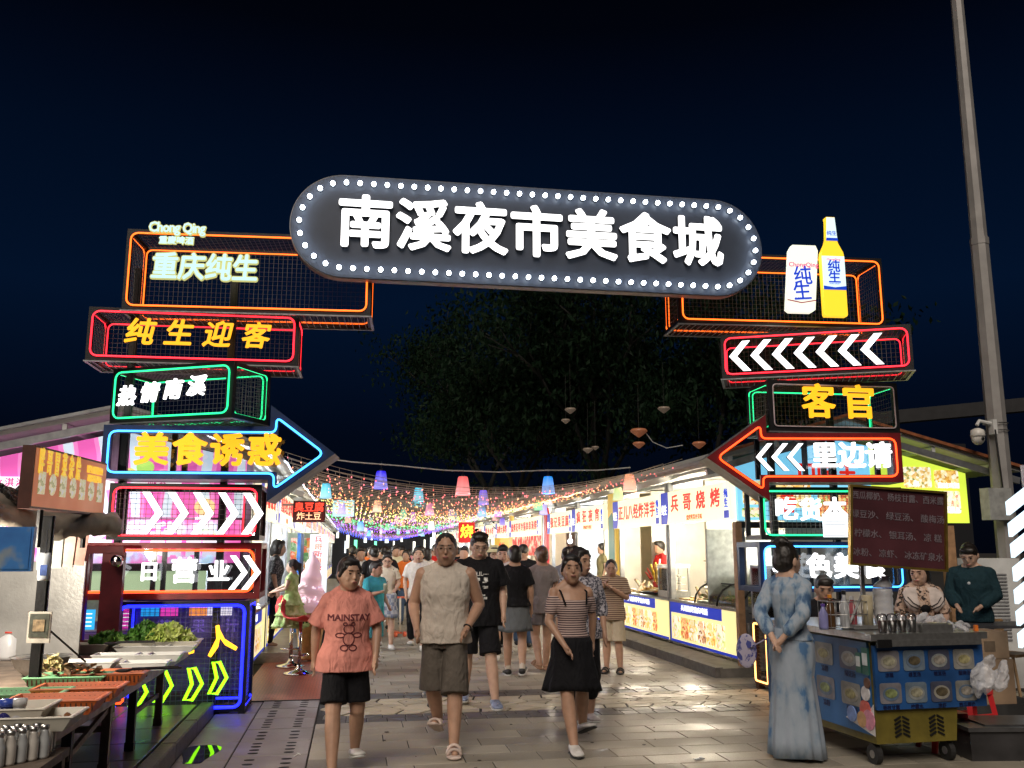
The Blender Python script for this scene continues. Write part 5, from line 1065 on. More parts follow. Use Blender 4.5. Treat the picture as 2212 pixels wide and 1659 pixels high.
m = MB(); m.box((0, 0, .11), (1.0, .5, .22)); m.build('crate_body', M('dark_crate_plastic', (.035, .034, .036), .35, 0, 6, .4), t); m = MB(); m.box((0, 0, .235), (1.04, .54, .03)); m.box((.05, 0, .255), (.8, .4, .012)); m.build('lid', M('dark_crate_lid', (.06, .06, .062), .3, 0, 5, .4), t)
CARD = M('cardboard', (.36, .24, .15), .7, 0, 6, .15, .1)
for i, (x, y, z, s, lb) in enumerate(((2115, 1330, .42, (.42, .34, .26), 'upper cardboard box in front of the man in black'), (2118, 1400, 0, (.44, .4, .42), 'lower cardboard box in front of the man in black'))):
    base = onD(2118, 1450, 9.5); m = MB(); m.box((0, 0, s[2] / 2), s); m.box((0, -s[1] / 2 - .002, s[2] * .45), (.12, .004, .1), k=1); o = m.build('cardboard_box', [CARD, M('box_print', (.16, .11, .07), .7)]); o.location = (base.x, base.y, z + .12 + (.005 if i == 0 else 0)); tag(o, lb, 'box')
m = MB(); m.box((0, 0, .06), (.9, .7, .12)); o = m.build('low_platform', M('dark_platform', (.03, .03, .03), .7)); bs = onD(2118, 1450, 9.5); o.location = (bs.x + .1, bs.y + .1, 0); tag(o, 'low dark platform under the cardboard boxes', 'platform')
# appliance (upright air conditioner), chair, led sign
t = thing('air_conditioner', 'upright white air conditioner with grille behind the man in black', 'appliance', tuple(onD(2168, 1400, 11.2).xy) + (0,), R(-12))
m = MB(); m.box((0, .2, .75), (.56, .4, 1.5)); m.build('cabinet', WHITEP, t); m = MB(); [m.box((-.04, -.008, .55 + .04 * k), (.3, .012, .018)) for k in range(20)]; m.build('grille', M('grille_grey', (.22, .22, .23), .5), t)
t = thing('wooden_chair', 'tan wooden folding chair at the right edge behind the cart', 'chair', tuple(onz(2190, 1500)), R(20))
WD = M('tan_wood', (.32, .20, .10), .5, 0, 8, .3)
m = MB(); m.box((0, 0, .44), (.4, .38, .03)); m.build('seat', WD, t)
for sx in (-1, 1):
    for sy in (-1, 1): m = MB(); m.tube([(sx * .17, sy * .14, .43), (sx * .19, sy * .2, 0)], .018, 5); m.build('leg', WD, t)
m = MB(); m.box((0, .19, .72), (.38, .02, .18)); m.box((-.17, .18, .6), (.03, .03, .4)); m.box((.17, .18, .6), (.03, .03, .4)); m.build('backrest', WD, t)
LP = EM('led_sign_white', (.66, .86, 1.), 1.5)
t = thing('led_sign_column', 'column of slanted blue-white lit bars at the right edge of the picture', 'sign', tuple(onD(2205, 1659, 8.6).xy) + (0,), 0)
for i, (x_, y_) in enumerate(((2183, 1098), (2188, 1145), (2193, 1190), (2198, 1241), (2201, 1290), (2205, 1337), (2209, 1385))):
    P = onD(x_, y_, 8.6) - t.location; m = MB(); m.prism([(0, -.062), (.35, .17), (.35, .29), (0, .062)], 0, .05); o = m.build('light_bar', LP, t); o.location = P + Vector((-.01, 0, 0))
m = MB(); m.box((.42, .08, 1.2), (.08, .05, 2.4)); m.build('mast', GREYM, t)
m = MB(); m.box((0, 0, .4), (1.2, .55, .03)); [m.box((sx * .55, sy * .22, .2), (.04, .04, .38)) for sx in (-1, 1) for sy in (-1, 1)]; o = m.build('folding_table', M('dark_table', (.05, .05, .055), .5)); o.location = tuple(onD(2165, 1420, 10.2).xy) + (.4,); tag(o, 'dark folding table by the white appliance on the right', 'table')

# ================================================================== left food stand
SWZ = .132
def onS(px, py, z): return onz(px, py, z)
TBZ = .70
WOOD = M('worn_table_wood', (.17, .13, .10), .6, 0, 7, .4, .3); DW = M('dark_table_leg', (.03, .028, .03), .6, 0, 6, .3)
x1 = -1.52; x0 = -2.95; ya, yb = 5.1, 9.25
tb = thing('food_table', 'long worn table of the left food stand, running back along the kerb', 'table', (x1, ya, SWZ), 0)
m = MB(); m.box(((x0 - x1) / 2, (yb - ya) / 2, TBZ - SWZ - .025), (x1 - x0, yb - ya, .05)); m.build('tabletop', WOOD, tb)
m = MB(); m.box((.012, (yb - ya) / 2, TBZ - SWZ - .035), (.025, yb - ya + .02, .09)); m.build('edge_board', M('pale_edge', (.32, .27, .24), .5, 0, 9, .4), tb)
for i, (lx, ly) in enumerate(((-.1, .15), (-.1, .9), (-.09, 1.75), (-.08, 2.45), (-.08, 3.45), (-.75, 1.3), (-.8, 2.4), (-.85, 3.4))):
    m = MB(); h = TBZ - SWZ - .05; m.box((lx, ly, h / 2), (.055, .055, h)); m.box((lx, ly, .03), (.066, .066, .06)); m.build('leg', DW if i % 2 else WOOD, tb)
m = MB(); m.box((-.4, 1.75, .28), (.62, .03, .04)); m.box((-.09, 1.3, .34), (.025, .9, .035), rx=.15); m.box((-.09, 2.95, .25), (.025, 1.0, .035)); m.build('braces', WOOD, tb, kind='stuff')
# trays on the table
def tray(name, label, x, y, w, d, h, mat, cont=None, rz=0., z=TBZ, slots=False, tilt=0.):
    t = thing(name, label, 'tray' if name != 'basket' else 'basket', (x, y, z + .002), rz, 'trays and baskets of the left food stand'); m = MB(); b = .8
    o_ = [(-w / 2, -d / 2), (w / 2, -d / 2), (w / 2, d / 2), (-w / 2, d / 2)]; i_ = [(a * b, c * b) for a, c in o_]
    T = [(a, c, h) for a, c in o_]; TI = [(a * .93, c * .93, h) for a, c in o_]; B = [(a, c, 0) for a, c in i_]; BI = [(a * .95, c * .95, .008) for a, c in i_]
    TL = [(a * 1.03, c * 1.03, h - .006) for a, c in o_]
    m.rings([B, [(a * .99, c * .99, h - .008) for a, c in o_], TL, T, TI, BI], cap=True); m.build('rim_and_walls' if name == 'basket' else 'tray_shell', mat, t)
    if slots:
        s = MB(); n = int(w / .028)
        for i in range(n):
            xx = -w * .44 + w * .88 * i / (n - 1)
            for sy in (-1, 1): s.box((xx, sy * d * .455, h * .55), (.008, .012, h * .5), rx=sy * -.15)
        s.build('slots', M('slot_shadow', (.12, .04, .02), .8), t, kind='stuff')
    if cont:
        c = MB(); r_ = random.Random(int(x * 100 + y * 77))
        kind, cm, n = cont
        for _ in range(n):
            px, py = r_.uniform(-.38, .38) * w, r_.uniform(-.38, .38) * d; q = Euler((r_.uniform(-.6, .6), r_.uniform(-.6, .6), r_.random() * 6)).to_matrix()
            if kind == 'blob': c.ell((px, py, h * .15 + r_.random() * h * .4), (.03, .02, .012), 7, 5, rot=q)
            elif kind == 'stick': v = q @ Vector((.05, 0, 0)); v.z *= .3; c.cyl(Vector((px * .85, py * .8, h * .25)) - v, Vector((px * .85, py * .8, h * .25 + r_.random() * h * .35)) + v, .006, .004, 5)
            elif kind == 'leaf':
                p = Vector((px, py, h * .6 + r_.random() * h * 1.2)); L = r_.uniform(.02, .05); c.add([p + q @ Vector(v) for v in ((-L, 0, 0), (0, -L * .6, .01), (L, 0, .008), (0, L * .6, .01))], [(0, 1, 2, 3)])
        c.build('contents', cm, t, kind='stuff')
    return t
ORP = M('orange_basket_plastic', (.62, .15, .04), .4, 0, 5, .2); GRP = M('green_basket_plastic', (.16, .42, .20), .4, 0, 5, .2); WHP = M('cream_tray_plastic', (.60, .57, .48), .35, 0, 4, .15); WHB = M('white_tray_plastic', (.66, .67, .64), .35, 0, 4, .12)
BRN = M('brown_food_mix', (.20, .08, .03), .5, 0, 30, .6); PALE = M('pale_shoots', (.60, .52, .26), .5, 0, 30, .4); GRN = ramp_mat('fresh_greens', [(.3, (.03, .10, .01)), (.5, (.08, .22, .03)), (.7, (.22, .38, .08))], 9, 'noise'); LET = ramp_mat('lettuce', [(.3, (.25, .38, .05)), (.5, (.5, .6, .15)), (.7, (.7, .75, .35))], 9, 'noise'); MUSH = M('mushrooms', (.28, .18, .10), .5, 0, 30, .5)
def at(px, py, z=TBZ + .06): q = onz(px, py, z); return q.x, q.y
T_ = [('tray', 'cream tray of brown sauce food at the near corner of the table', 205, 1543, .46, .30, .075, WHP, ('blob', BRN, 50), 0),
      ('basket', 'larger orange slotted basket of pale strips on the table', 245, 1512, .50, .30, .085, ORP, ('stick', PALE, 60), 1),
      ('basket', 'orange slotted basket edged in green behind the larger one', 285, 1487, .50, .28, .085, ORP, ('stick', PALE, 40), 1),
      ('basket', 'farthest orange basket with black tongs across it', 330, 1456, .52, .28, .085, ORP, ('blob', BRN, 40), 1),
      ('tray', 'white tray with red sauce at the left edge', 25, 1540, .40, .30, .10, WHP, ('blob', M('red_sauce', (.25, .02, .01), .3), 40), 0),
      ('basket', 'green slotted basket at the left edge', 45, 1500, .52, .28, .08, GRP, ('stick', MUSH, 50), 1),
      ('basket', 'green basket of pale bean shoots and mushrooms', 150, 1462, .50, .28, .075, GRP, ('leaf', MUSH, 90), 1),
      ('tray', 'long white tray behind the green basket of shoots', 185, 1430, .46, .26, .07, WHB, None, 0),
      ('tray', 'cream tray holding a yellow slice by the bowl', 195, 1395, .34, .24, .08, WHP, None, 0),
      ('tray', 'white tray with perforated ladle lying across', 265, 1412, .44, .22, .06, WHB, None, 0),
      ('tray', 'empty white tray on the right side, nearest of three', 395, 1427, .34, .20, .06, WHB, None, 0),
      ('tray', 'empty white tray on the right side, middle of three', 412, 1410, .36, .22, .06, WHB, None, 0),
      ('tray', 'empty white tray on the right side, farthest of three', 430, 1392, .38, .24, .06, WHB, None, 0),
      ('tray', 'white tray left of the middle, with food scraps', 310, 1393, .46, .26, .06, WHB, None, 0),
      ('tray', 'white tray under the leafy herbs at the far end', 395, 1352, .60, .3, .08, WHP, ('leaf', GRN, 60), 0),
      ('tray', 'white tray of yellow lettuce at the far right end', 545 - 10, 1340, .5, .3, .08, WHP, ('leaf', LET, 120), 0)]
TR = []
for (nm, lb, px, py, w, d, h, mt, cn_, sl) in T_:
    x, y = at(px, py); x = min(x, x1 - w / 2 + .15); y = max(ya + d / 2 - .02, min(y, yb - d / 2))
    TR.append(tray(nm, lb, x, y, w, d, h, mt, cn_, 0, TBZ, bool(sl)))
# heaps of greens
def heap(label, x, y, z, r, h, mat, n, seed, L=.03, cat='vegetables'):
    r_ = random.Random(seed); m = MB()
    for i in range(n):
        a = r_.random() * 6.28; b_ = r_.random() ** .6; e_ = r_.uniform(.0, 1.); p = Vector((r * b_ * math.cos(a), r * .7 * b_ * math.sin(a), h * (1 - b_ ** 2) * e_ + .01)); q = Euler((r_.random() * 6, r_.random() * 6, r_.random() * 6)).to_matrix(); l = L * r_.uniform(.6, 1.5)
        m.add([p + q @ Vector(v) for v in ((-l, 0, 0), (0, -l * .55, .01), (l, 0, .006), (0, l * .55, .01))], [(0, 1, 2, 3)])
    o = m.build('vegetable_heap', mat); o.location = (x, y, z); return tag(o, label, cat)
x, y = at(508 * .6064, 1375); P = onD(312, 1392, 8.7); heap('heap of dark green herbs on the table before the blue neon cage', P.x, P.y, TBZ + .08, .17, .17, GRN, 900, 4)
P = onD(362, 1398, 8.7); heap('pale yellow lettuce leaves right of the dark herbs', P.x, P.y, TBZ + .08, .22, .14, LET, 420, 5, .045)
P = onD(232, 1408, 8.5); heap('loose green stalks left of the dark herbs', P.x, P.y, TBZ + .08, .15, .08, GRN, 260, 6, .04)
P = onD(113, 1440, 6.6); heap('small bunch of pale bean shoots in the green basket', P.x, P.y, TBZ + .06, .08, .1, PALE, 260, 7, .03)
# utensils
for i, (px, py, ang, lb, c) in enumerate(((385, 1445, .15, 'black tongs lying across the farthest orange basket', BLACK), (330, 1388, .05, 'black handled perforated ladle on the white trays', BLACK))):
    x, y = at(px, py, TBZ + .1); m = MB(); m.box((0, 0, 0), (.34, .018, .012)); m.ell((-.2, 0, -.005), (.055, .035, .012), 10, 6); m.box((0, .02, .006), (.3, .01, .01), .04); o = m.build('utensil', c); o.location = (x - .15, y, TBZ + .105); o.rotation_euler[2] = ang; tag(o, lb, 'utensil')
# jars with red lids, bowl
for i, (px, D, lb) in enumerate(((22, 7.9, 'plastic jar with red lid, leftmost of three behind the pole'), (50, 8.0, 'plastic jar with red lid, middle of three'), (68, 8.4, 'plastic jar with red lid, rightmost of three'))):
    P = onD(px, 1425, D); t = thing('storage_jar', lb, 'jar', (P.x, P.y, TBZ + .003), 0, 'jars with red lids'); m = MB(); m.lathe([(.09, 0), (.105, .03), (.105, .17), (.07, .215), (.07, .23)], 16); m.build('jar_body', M('milky_plastic', (.55, .56, .58), .3, 0, 3, .15), t, True); m = MB(); m.lathe([(.082, .215), (.082, .228), (.074, .23), (.074, .262), (.001, .265)], 16); m.build('lid', M('red_lid', (.6, .05, .03), .4), t, True)
P = onD(85, 1465, 6.9); t = thing('steel_bowl', 'large steel bowl with dark contents behind the stand pole', 'bowl', (P.x, P.y, TBZ + .003), 0); m = MB(); m.lathe([(.10, 0), (.17, .06), (.2, .13), (.21, .135), (.19, .125), (.15, .05), (.001, .03)], 20); m.build('bowl', STEEL, t, True); m = MB(); m.lathe([(.001, .115), (.18, .11)], 16, cap=False); m.build('liner', M('black_bag', (.015, .015, .017), .25, 0, 8, .3, .6), t, True)
# second smaller table at the left with drinks
m = MB(); m.box((0, 0, 0), (.8, .6, .04)); [m.box((sx * .36, sy * .26, -.32), (.05, .05, .6)) for sx in (-1, 1) for sy in (-1, 1)]; o = m.build('side_table', WOOD); P = onD(40, 1640, 4.68); o.location = (P.x - .25, P.y, .573); tag(o, 'small wooden table at the bottom left carrying the bottles', 'table')
GLS = M('bottle_clear', (.50, .52, .52), .12, 0, 6, .3, coat=.6); MILK = M('milk_drink', (.66, .62, .56), .25, 0, 6, .2, coat=.6)
k = 0
for r in range(3):
    for c in range(5):
        px = 20 + c * 18 + r * 8; P = onD(12 + c * 24 - r * 8, 1600 + r * 18, 4.72 - r * .09 + c * .05); k += 1
        t = thing('milk_bottle', 'small clear bottle with silver cap in the wrapped pack, row %s, %s from the left' % (('back', 'middle', 'front')[r], ('first', 'second', 'third', 'fourth', 'fifth')[c]), 'bottle', (P.x, P.y, .595), 0, 'pack of small wrapped bottles')
        m = MB(); m.lathe([(.026, 0), (.028, .01), (.028, .09), (.018, .125), (.017, .14)], 12); m.build('bottle_body', MILK if (r + c) % 2 else GLS, t, True); m = MB(); m.lathe([(.021, .138), (.021, .155), (.001, .158)], 12); m.build('cap', STEEL, t, True)
for i, (px, D, c, lb) in enumerate(((10, 4.9, (.03, .03, .15), 'dark bottle with blue cap at the left edge'), (38, 4.92, (.5, .5, .52), 'taller clear jar with silver lid beside the dark bottle'))):
    P = onD(px, 1570, D); t = thing('tall_bottle', lb, 'bottle', (P.x, P.y, .595), 0); m = MB(); m.lathe([(.04, 0), (.043, .02), (.043, .16), (.03, .2), (.03, .22)], 14); m.build('bottle_body', M('tb_%d' % i, c, .15), t, True); m = MB(); m.lathe([(.036, .215), (.036, .25), (.001, .255)], 14); m.build('cap', M('tbc_%d' % i, [(.05, .1, .5), (.6, .6, .6)][i], .3), t, True)
t = thing('stand_lamp', 'bare bulb lamp hanging under the left awning, beyond the picture edge', 'lamp', (-2.75, 6.5, 1.62), 0)
m = MB(); m.ell((0, 0, 0), (.035, .035, .045), 10, 8); m.build('lamp_bulb', LAMPW, t, True); m = MB(); m.cyl((0, 0, .04), (0, 0, .1), .02, n=8); m.cyl((0, 0, .1), (0, 0, .4), .004, n=4); m.build('lamp_holder', BLACK, t)
point((0, 0, -.08), 55, (1., .88, .72), .05, t)
# pole, canopy and what hangs there
P = onD(75, 1460, 6.3); t = thing('stand_pole', 'dark square pole of the left food stand', 'pole', (P.x, P.y, .0), 0)
m = MB(); m.box((0, 0, .98), (.06, .06, 1.7)); m.box((.035, 0, .98), (.012, .02, 1.7)); m.box((0, 0, .16), (.12, .12, .05)); m.build('pole_shaft', BLACK, t)
PB = P
P = onD(85, 1355, 6.2); t = thing('framed_card', 'framed card hanging on the stand pole', 'card', tuple(P), R(-8)); m = MB(); m.box((0, 0, 0), (.15, .012, .20)); m.build('card_frame', M('card_edge', (.45, .42, .36), .5), t); m = MB(); m.box((0, -.008, .012), (.125, .004, .15)); m.build('card_face', M('card_dark', (.05, .055, .04), .5, 0, 30, .5), t); m = MB(); m.box((0, -.011, .012), (.075, .003, .075)); m.build('card_print', M('card_tan', (.25, .18, .10), .5, 0, 40, .6), t)
P = onD(96, 1225, 6.25); t = thing('hanging_pouch', 'clear liquid pouch with blue print hanging on the stand pole', 'pouch', tuple(P), 0); m = MB(); m.loft([(-.09, .036, .008), (-.07, .041, .014), (.03, .037, .012), (.08, .033, .007), (.095, .033, .003)], 14); m.build('pouch', M('pouch_plastic', (.42, .45, .48), .15, 0, 9, .3), t, True); m = MB(); m.box((0, -.0155, -.02), (.045, .002, .07)); m.build('blue_print', M('pouch_blue', (.06, .10, .28), .4, 0, 20, .5), t); m = MB(); m.cyl((0, 0, .09), (0, 0, .25), .006, n=5); m.build('hook', BLACK, t)
P = onD(22, 1186, 5.9); m = MB(); m.box((0, 0, 0), (.28, .05, .28)); m.box((0, -.028, 0), (.25, .006, .25)); o = m.build('blue_board', ramp_mat('worn_blue_paint', [(.3, (.02, .10, .38)), (.55, (.04, .20, .55)), (.68, (.35, .35, .22))], 4, 'noise', 0, .5)); o.location = P; tag(o, 'worn blue painted board under the awning at the left edge', 'board')
P = onD(135, 1178, 7.0); 
for i in range(4):
    m = MB(); m.box((0, 0, 0), (.09, .01, .36)); o = m.build('hanging_sheet', M('sheet_%d' % i, [(.45, .5, .42), (.4, .45, .4), (.5, .42, .35), (.5, .25, .2)][i], .5, 0, 8, .4)); o.location = (P.x - .13 + .085 * i, P.y + .012 * i, P.z + .01 * i); o.rotation_euler[1] = .05 * (i - 1); tag(o, '%s stained plastic sheet hanging beside the stand pole' % ('leftmost', 'second from left', 'third from left', 'rightmost reddish')[i], 'sheet')
m = MB(); m.box((0, 0, 0), (1.02, .02, 1.0)); o = m.build('steel_screen', M('dull_steel_sheet', (.36, .36, .35), .36, .45, 2.2, .3, .08, 40)); P = onD(140, 1330, 7.9); o.location = (P.x - .36, P.y, P.z - .05); o.rotation_euler[2] = R(-6); tag(o, 'scratched dull steel sheet behind the food trays', 'screen')
# dark red framed post with window at the back of the stand
t = thing('stall_frame', 'dark red steel frame with rounded window behind the food stand', 'frame', tuple(onD(232, 1400, 8.8).xy) + (.13,), R(-8))
DRM = M('dark_red_steel', (.09, .012, .015), .35, .3, 8, .3)
m = MB(); m.box((0, 0, .72), (.2, .06, 1.45)); m.box((-.27, .01, .72), (.07, .05, 1.45)); m.box((-.14, 0, 1.47), (.46, .06, .07)); m.box((-.14, 0, .62), (.2, .05, .05)); m.build('post_panel', DRM, t)
P = onD(252, 1212, 8.7); t = thing('mirror_ball', 'round chrome mirror lamp fixed on the dark red post', 'lamp', tuple(P), 0); m = MB(); m.ell((0, 0, 0), (.06, .055, .06), 18, 12); m.build('ball', M('chrome_ball', (.5, .45, .45), .12, 1.), t, True); m = MB(); m.lathe([(.03, -.01), (.045, .0), (.03, .02)], 14, (0, .05, 0)); m.build('mount', BLACK, t)
# awning: crumpled tarpaulin edge
aw = MB(); pts = []
n_ = 26; rs = []
A0, A1 = onD(-70, 1098, 6.1), onD(262, 1140, 7.2); r_ = random.Random(5)
prof = [(0, -.11), (-.04, -.05), (-.02, .04), (.08, .10), (.2, .13), (.42, .15), (.42, .12), (.2, .09), (.12, .03), (.03, -.09)]
for i in range(n_):
    f = i / (n_ - 1); c = A0.lerp(A1, f) + Vector((0, 0, -.02 + .03 * math.sin(f * 9))); ring = []
    for dy, dz in prof: ring.append(c + Vector((-.25 * dy, dy, dz * (1 - .3 * f) )) + Vector((0, r_.uniform(-.03, .03), r_.uniform(-.022, .022))))
    rs.append(ring)
aw.rings(rs); o = aw.build('awning', M('dusty_brown_tarpaulin', (.20, .175, .145), .5, 0, 4, .45, .5, 9), None, True); tag(o, 'crumpled dusty brown tarpaulin awning over the left food stand', 'awning')
crumple('tarpaulin_bundle', 'dark crumpled bundle on top of the awning at the left edge', 'tarpaulin', tuple(onD(20, 1086, 6.5)), (.42, .25, .10), M('black_bag', (.015, .015, .017), .25), 12, 8)
# orange sign above the awning
c0, c1, c2_, c3 = onD(64, 1098, 5.95), onD(222, 1124, 7.25), onD(234, 1010, 7.25), onD(76, 962, 5.95)
u = (c1 - c0); wS = u.length; hS = ((c3 - c0).length + (c2_ - c1).length) / 2
t = thing('stand_sign', 'faded orange light box sign with yellow characters above the left awning', 'sign', tuple(c0 + Vector((0, 0, .0))), math.atan2(u.y, u.x))
wS = Vector((u.x, u.y)).length; m = MB(); m.box((wS / 2, .04, hS / 2), (wS, .08, hS)); m.build('sign_case', M('brown_case', (.09, .03, .02), .5), t)
m = MB(); m.box((wS / 2, -.002, hS / 2), (wS - .03, .004, hS - .03)); m.build('sign_face', ramp_mat('faded_orange', [(.3, (.50, .13, .05)), (.5, (.62, .20, .09)), (.7, (.70, .28, .15))], 1.6, 'noise', .42, .5), t)
YS = EM('faded_yellow_print', (.95, .62, .06), .7)
for i, ch in enumerate('胖哥冒菜杂烩'): text(ch, .18, YS, t, (wS * (.075 + .095 * i), -.008, hS * .74), sx=.46, bold=.03, name='character')
text('冒菜牛肉酸辣粉土豆', .062, YS, t, (wS * .80, -.008, hS * .80), sx=.58, bold=.02); text('砂锅米线炸洋芋面', .058, YS, t, (wS * .80, -.008, hS * .64), sx=.6, bold=.02)
for i in range(7): m = MB(); m.prism([(.055 * math.cos(a), .075 * math.sin(a)) for a in [2 * PI * k / 14 for k in range(14)]], -.01, -.004) if i % 2 else m.box((0, -.007, 0), (.1, .006, .15)); o = m.build('food_picture', ramp_mat('faded_food_%d' % (i % 2), [(.3, (.40, .42, .2)), (.5, (.7, .62, .4)), (.7, (.85, .8, .7))], 30, 'voronoi', .5), t); o.location = (wS * (.10 + .133 * i), 0, hS * .42)
m = MB(); m.tube([(wS * .2, .04, 0), (wS * .2, .04, -.25)], .02, 5); m.tube([(wS * .8, .04, 0), (wS * .8, .04, -.25)], .02, 5); m.build('bracket', BLACK, t)
m = MB(); m.tube([tuple(onD(130, 1560, 6.2)), tuple(onD(72, 1320, 6.25))][::-1], .006, 5) if False else m.tube([tuple(onD(62, 1322, 6.3)), tuple(onD(185, 1430, 6.6))], .007, 5); tag(m.build('power_cable', BLACK), 'black cord running from the stand pole down to the trays', 'cord')
# broom handle
a = onD(415 * .6064 if False else 252, 1470, 7.6); b2 = onz(412, 1659, SWZ); m = MB(); P = onz(412 * .6064 + 160, 1659, SWZ); 
# ================================================================== left row foreground: stools, cone, bricks
def barstool(px, py, label, rz):
    P = onz(px, py, .0); t = thing('bar_stool', label, 'bar stool', (P.x, P.y, .013), rz, 'red bar stools on the rubber mat'); CH = M('chrome', (.7, .7, .7), .1, 1.)
    m = MB(); m.lathe([(.2, 0), (.19, .02), (.06, .05), (.03, .09), (.03, .11)], 24); m.build('base', CH, t, True)
    m = MB(); m.cyl((0, 0, .08), (0, 0, .66), .026, n=14); m.build('column', CH, t, True)
    m = MB(); m.tube([(.0 + .14 * math.cos(a), .02 - .14 * math.sin(a), .24) for a in [PI * k / 10 for k in range(11)]], .011, 6); m.tube([(-.14, .02, .24), (.14, .02, .24)], .011, 6); m.build('footrest', CH, t, True)
    SP = M('coral_red_shell', (.72, .07, .07), .3, 0, 3, .1); rs = []
    prof = [(-.22, .70, .17), (-.12, .665, .2), (0, .66, .21), (.10, .675, .21), (.17, .74, .2), (.2, .83, .17), (.215, .90, .11)]
    th = .014; up_ = []; lo = []
    for y, z, hw in prof: up_.append([(hw * s, y, z + .05 * s * s + th) for s in (-1, -.6, -.2, .2, .6, 1)]); lo.append([(hw * s, y, z + .05 * s * s) for s in (1, .6, .2, -.2, -.6, -1)])
    m = MB(); m.rings([a_ + b_ for a_, b_ in zip(up_, lo)]); m.build('seat_shell', SP, t, True); return t
barstool(645, 1458, 'red shell bar stool nearest on the mat, chrome base', R(50))
barstool(627, 1442, 'red bar stool the girl in green kneels on', R(20))
P = onD(668, 1400, 12.9); t = thing('ice_cream_statue', 'giant pink soft ice cream cone statue beside the left counter', 'statue', (P.x, P.y, .14), 0)
m = MB(); m.lathe([(.13, 0), (.16, .02), (.12, .05), (.14, .1), (.21, .56), (.23, .6), (.23, .62)], 20); m.build('cone', M('waffle_tan', (.52, .30, .12), .5, 0, 20, .2, .4), t, True)
m = MB(); rs = []; N = 46; PKM = EM('pink_cream_plastic', (1., .62, .74), .22, (.80, .56, .62)); prof = []
for i in range(N):
    f = i / (N - 1); z = .60 + .82 * f; r = .245 * (1 - f) ** .62 * (1 - .12 * math.cos(f * 2 * PI * 4.2)) + .004; rs.append([(r * math.cos(a) * (1 + .07 * math.sin(a + f * 30)) + .02 * math.sin(f * 9), r * math.sin(a), z - .03 * math.sin(a + 1)) for a in [2 * PI * k / 20 for k in range(20)]])
m.rings(rs); m.build('swirl', PKM, t, True)
m = MB()
for i in range(70):
    f = rnd.choice((.22, .42, .3, .45, .25)) + rnd.uniform(-.02, .02); a = rnd.uniform(PI, 2 * PI); r = .25 * (1 - f) ** .62; m.ell((r * math.cos(a), r * math.sin(a), .6 + .82 * f), (.014, .014, .01), 6, 4)
m.build('sprinkles', EM('sprinkle_glow', (1., .8, .9), .9), t, kind='stuff')
m = MB(); m.box((0, 0, .15), (.9, .04, .3)); o = m.build('metal_riser', STEEL); P = onz(600, 1432, 0); o.location = (-1.06, 13.98, -.0); o.scale = (1, 1, .5); tag(o, 'brushed metal riser of the step beyond the red mat', 'step')
# ================================================================== people
SKIN = {k: M('skin_' + k, c, .48, 0, 18, .10, .05, 120) for k, c in (('fair', (.52, .33, .24)), ('mid', (.44, .26, .175)), ('dark', (.36, .20, .13)))}
for k in SKIN:
    b = SKIN[k].node_tree.nodes['Principled BSDF']; b.inputs['Subsurface Weight'].default_value = .08; b.inputs['Subsurface Radius'].default_value = (.02, .008, .004)
HAIRM = ramp_mat('black_hair', [(.3, (.004, .0035, .003)), (.7, (.02, .014, .011))], 60, 'noise', 0, .45, 3, (1, 1, .15), bump=.5)
HAIRB = ramp_mat('brown_hair', [(.3, (.05, .025, .012)), (.7, (.13, .07, .035))], 60, 'noise', 0, .45, 3, (1, 1, .15), bump=.5)
EYEM = M('dark_eye', (.01, .008, .007), .2); LIPM = M('lip', (.26, .08, .07), .4); BROWM = M('brow', (.015, .01, .008), .8)
_tx = {}
def clouds(s):
    if s not in _tx: t = bpy.data.textures.new('folds', 'CLOUDS'); t.noise_scale = s; t.noise_depth = 1; _tx[s] = t
    return _tx[s]
def soft(mb, name, mat, parent, vox, sm=2, disp=0., ds=.09):
    o = mb.build(name, mat, parent, True)
    d = o.modifiers.new('join', 'REMESH'); d.mode = 'VOXEL'; d.voxel_size = vox; d.use_smooth_shade = True
    if disp: k = o.modifiers.new('folds', 'DISPLACE'); k.texture = clouds(ds); k.strength = disp; k.mid_level = .5; k.texture_coords = 'LOCAL'
    if sm: s = o.modifiers.new('smooth', 'SMOOTH'); s.factor = .5; s.iterations = sm
    return o
def stripes(name, c1, c2, sc, axis='Z', sharp=.5):
    if name in _M: return _M[name]
    m = bpy.data.materials.new(name); m.use_nodes = True; nt = m.node_tree; b = nt.nodes['Principled BSDF']; tc = nt.nodes.new('ShaderNodeTexCoord'); w = nt.nodes.new('ShaderNodeTexWave'); w.bands_direction = axis; w.inputs['Scale'].default_value = sc; w.inputs['Distortion'].default_value = .35; w.inputs['Detail Scale'].default_value = 2
    lnk(nt, tc.outputs['Object'], w.inputs['Vector']); rp = nt.nodes.new('ShaderNodeValToRGB'); lnk(nt, w.outputs['Fac'], rp.inputs[0]); rp.color_ramp.elements[0].position = sharp - .06; rp.color_ramp.elements[1].position = sharp + .06
    rp.color_ramp.elements[0].color = c1 + (1,); rp.color_ramp.elements[1].color = c2 + (1,); lnk(nt, rp.outputs[0], b.inputs['Base Color']); b.inputs['Roughness'].default_value = .8; _M[name] = m; return m
def wrap(o, t): o['wrap'] = [c for c in bpy.data.objects if c.parent == t and c.name.startswith('top')][0].name; return o
def wrapm(o, t):
    w = o.modifiers.new('on_cloth', 'SHRINKWRAP'); w.target = [c for c in bpy.data.objects if c.parent == t and c.name.startswith('top')][0]; w.wrap_method = 'PROJECT'; w.use_project_y = True; w.use_negative_direction = True; w.use_positive_direction = True; w.offset = .004; return o
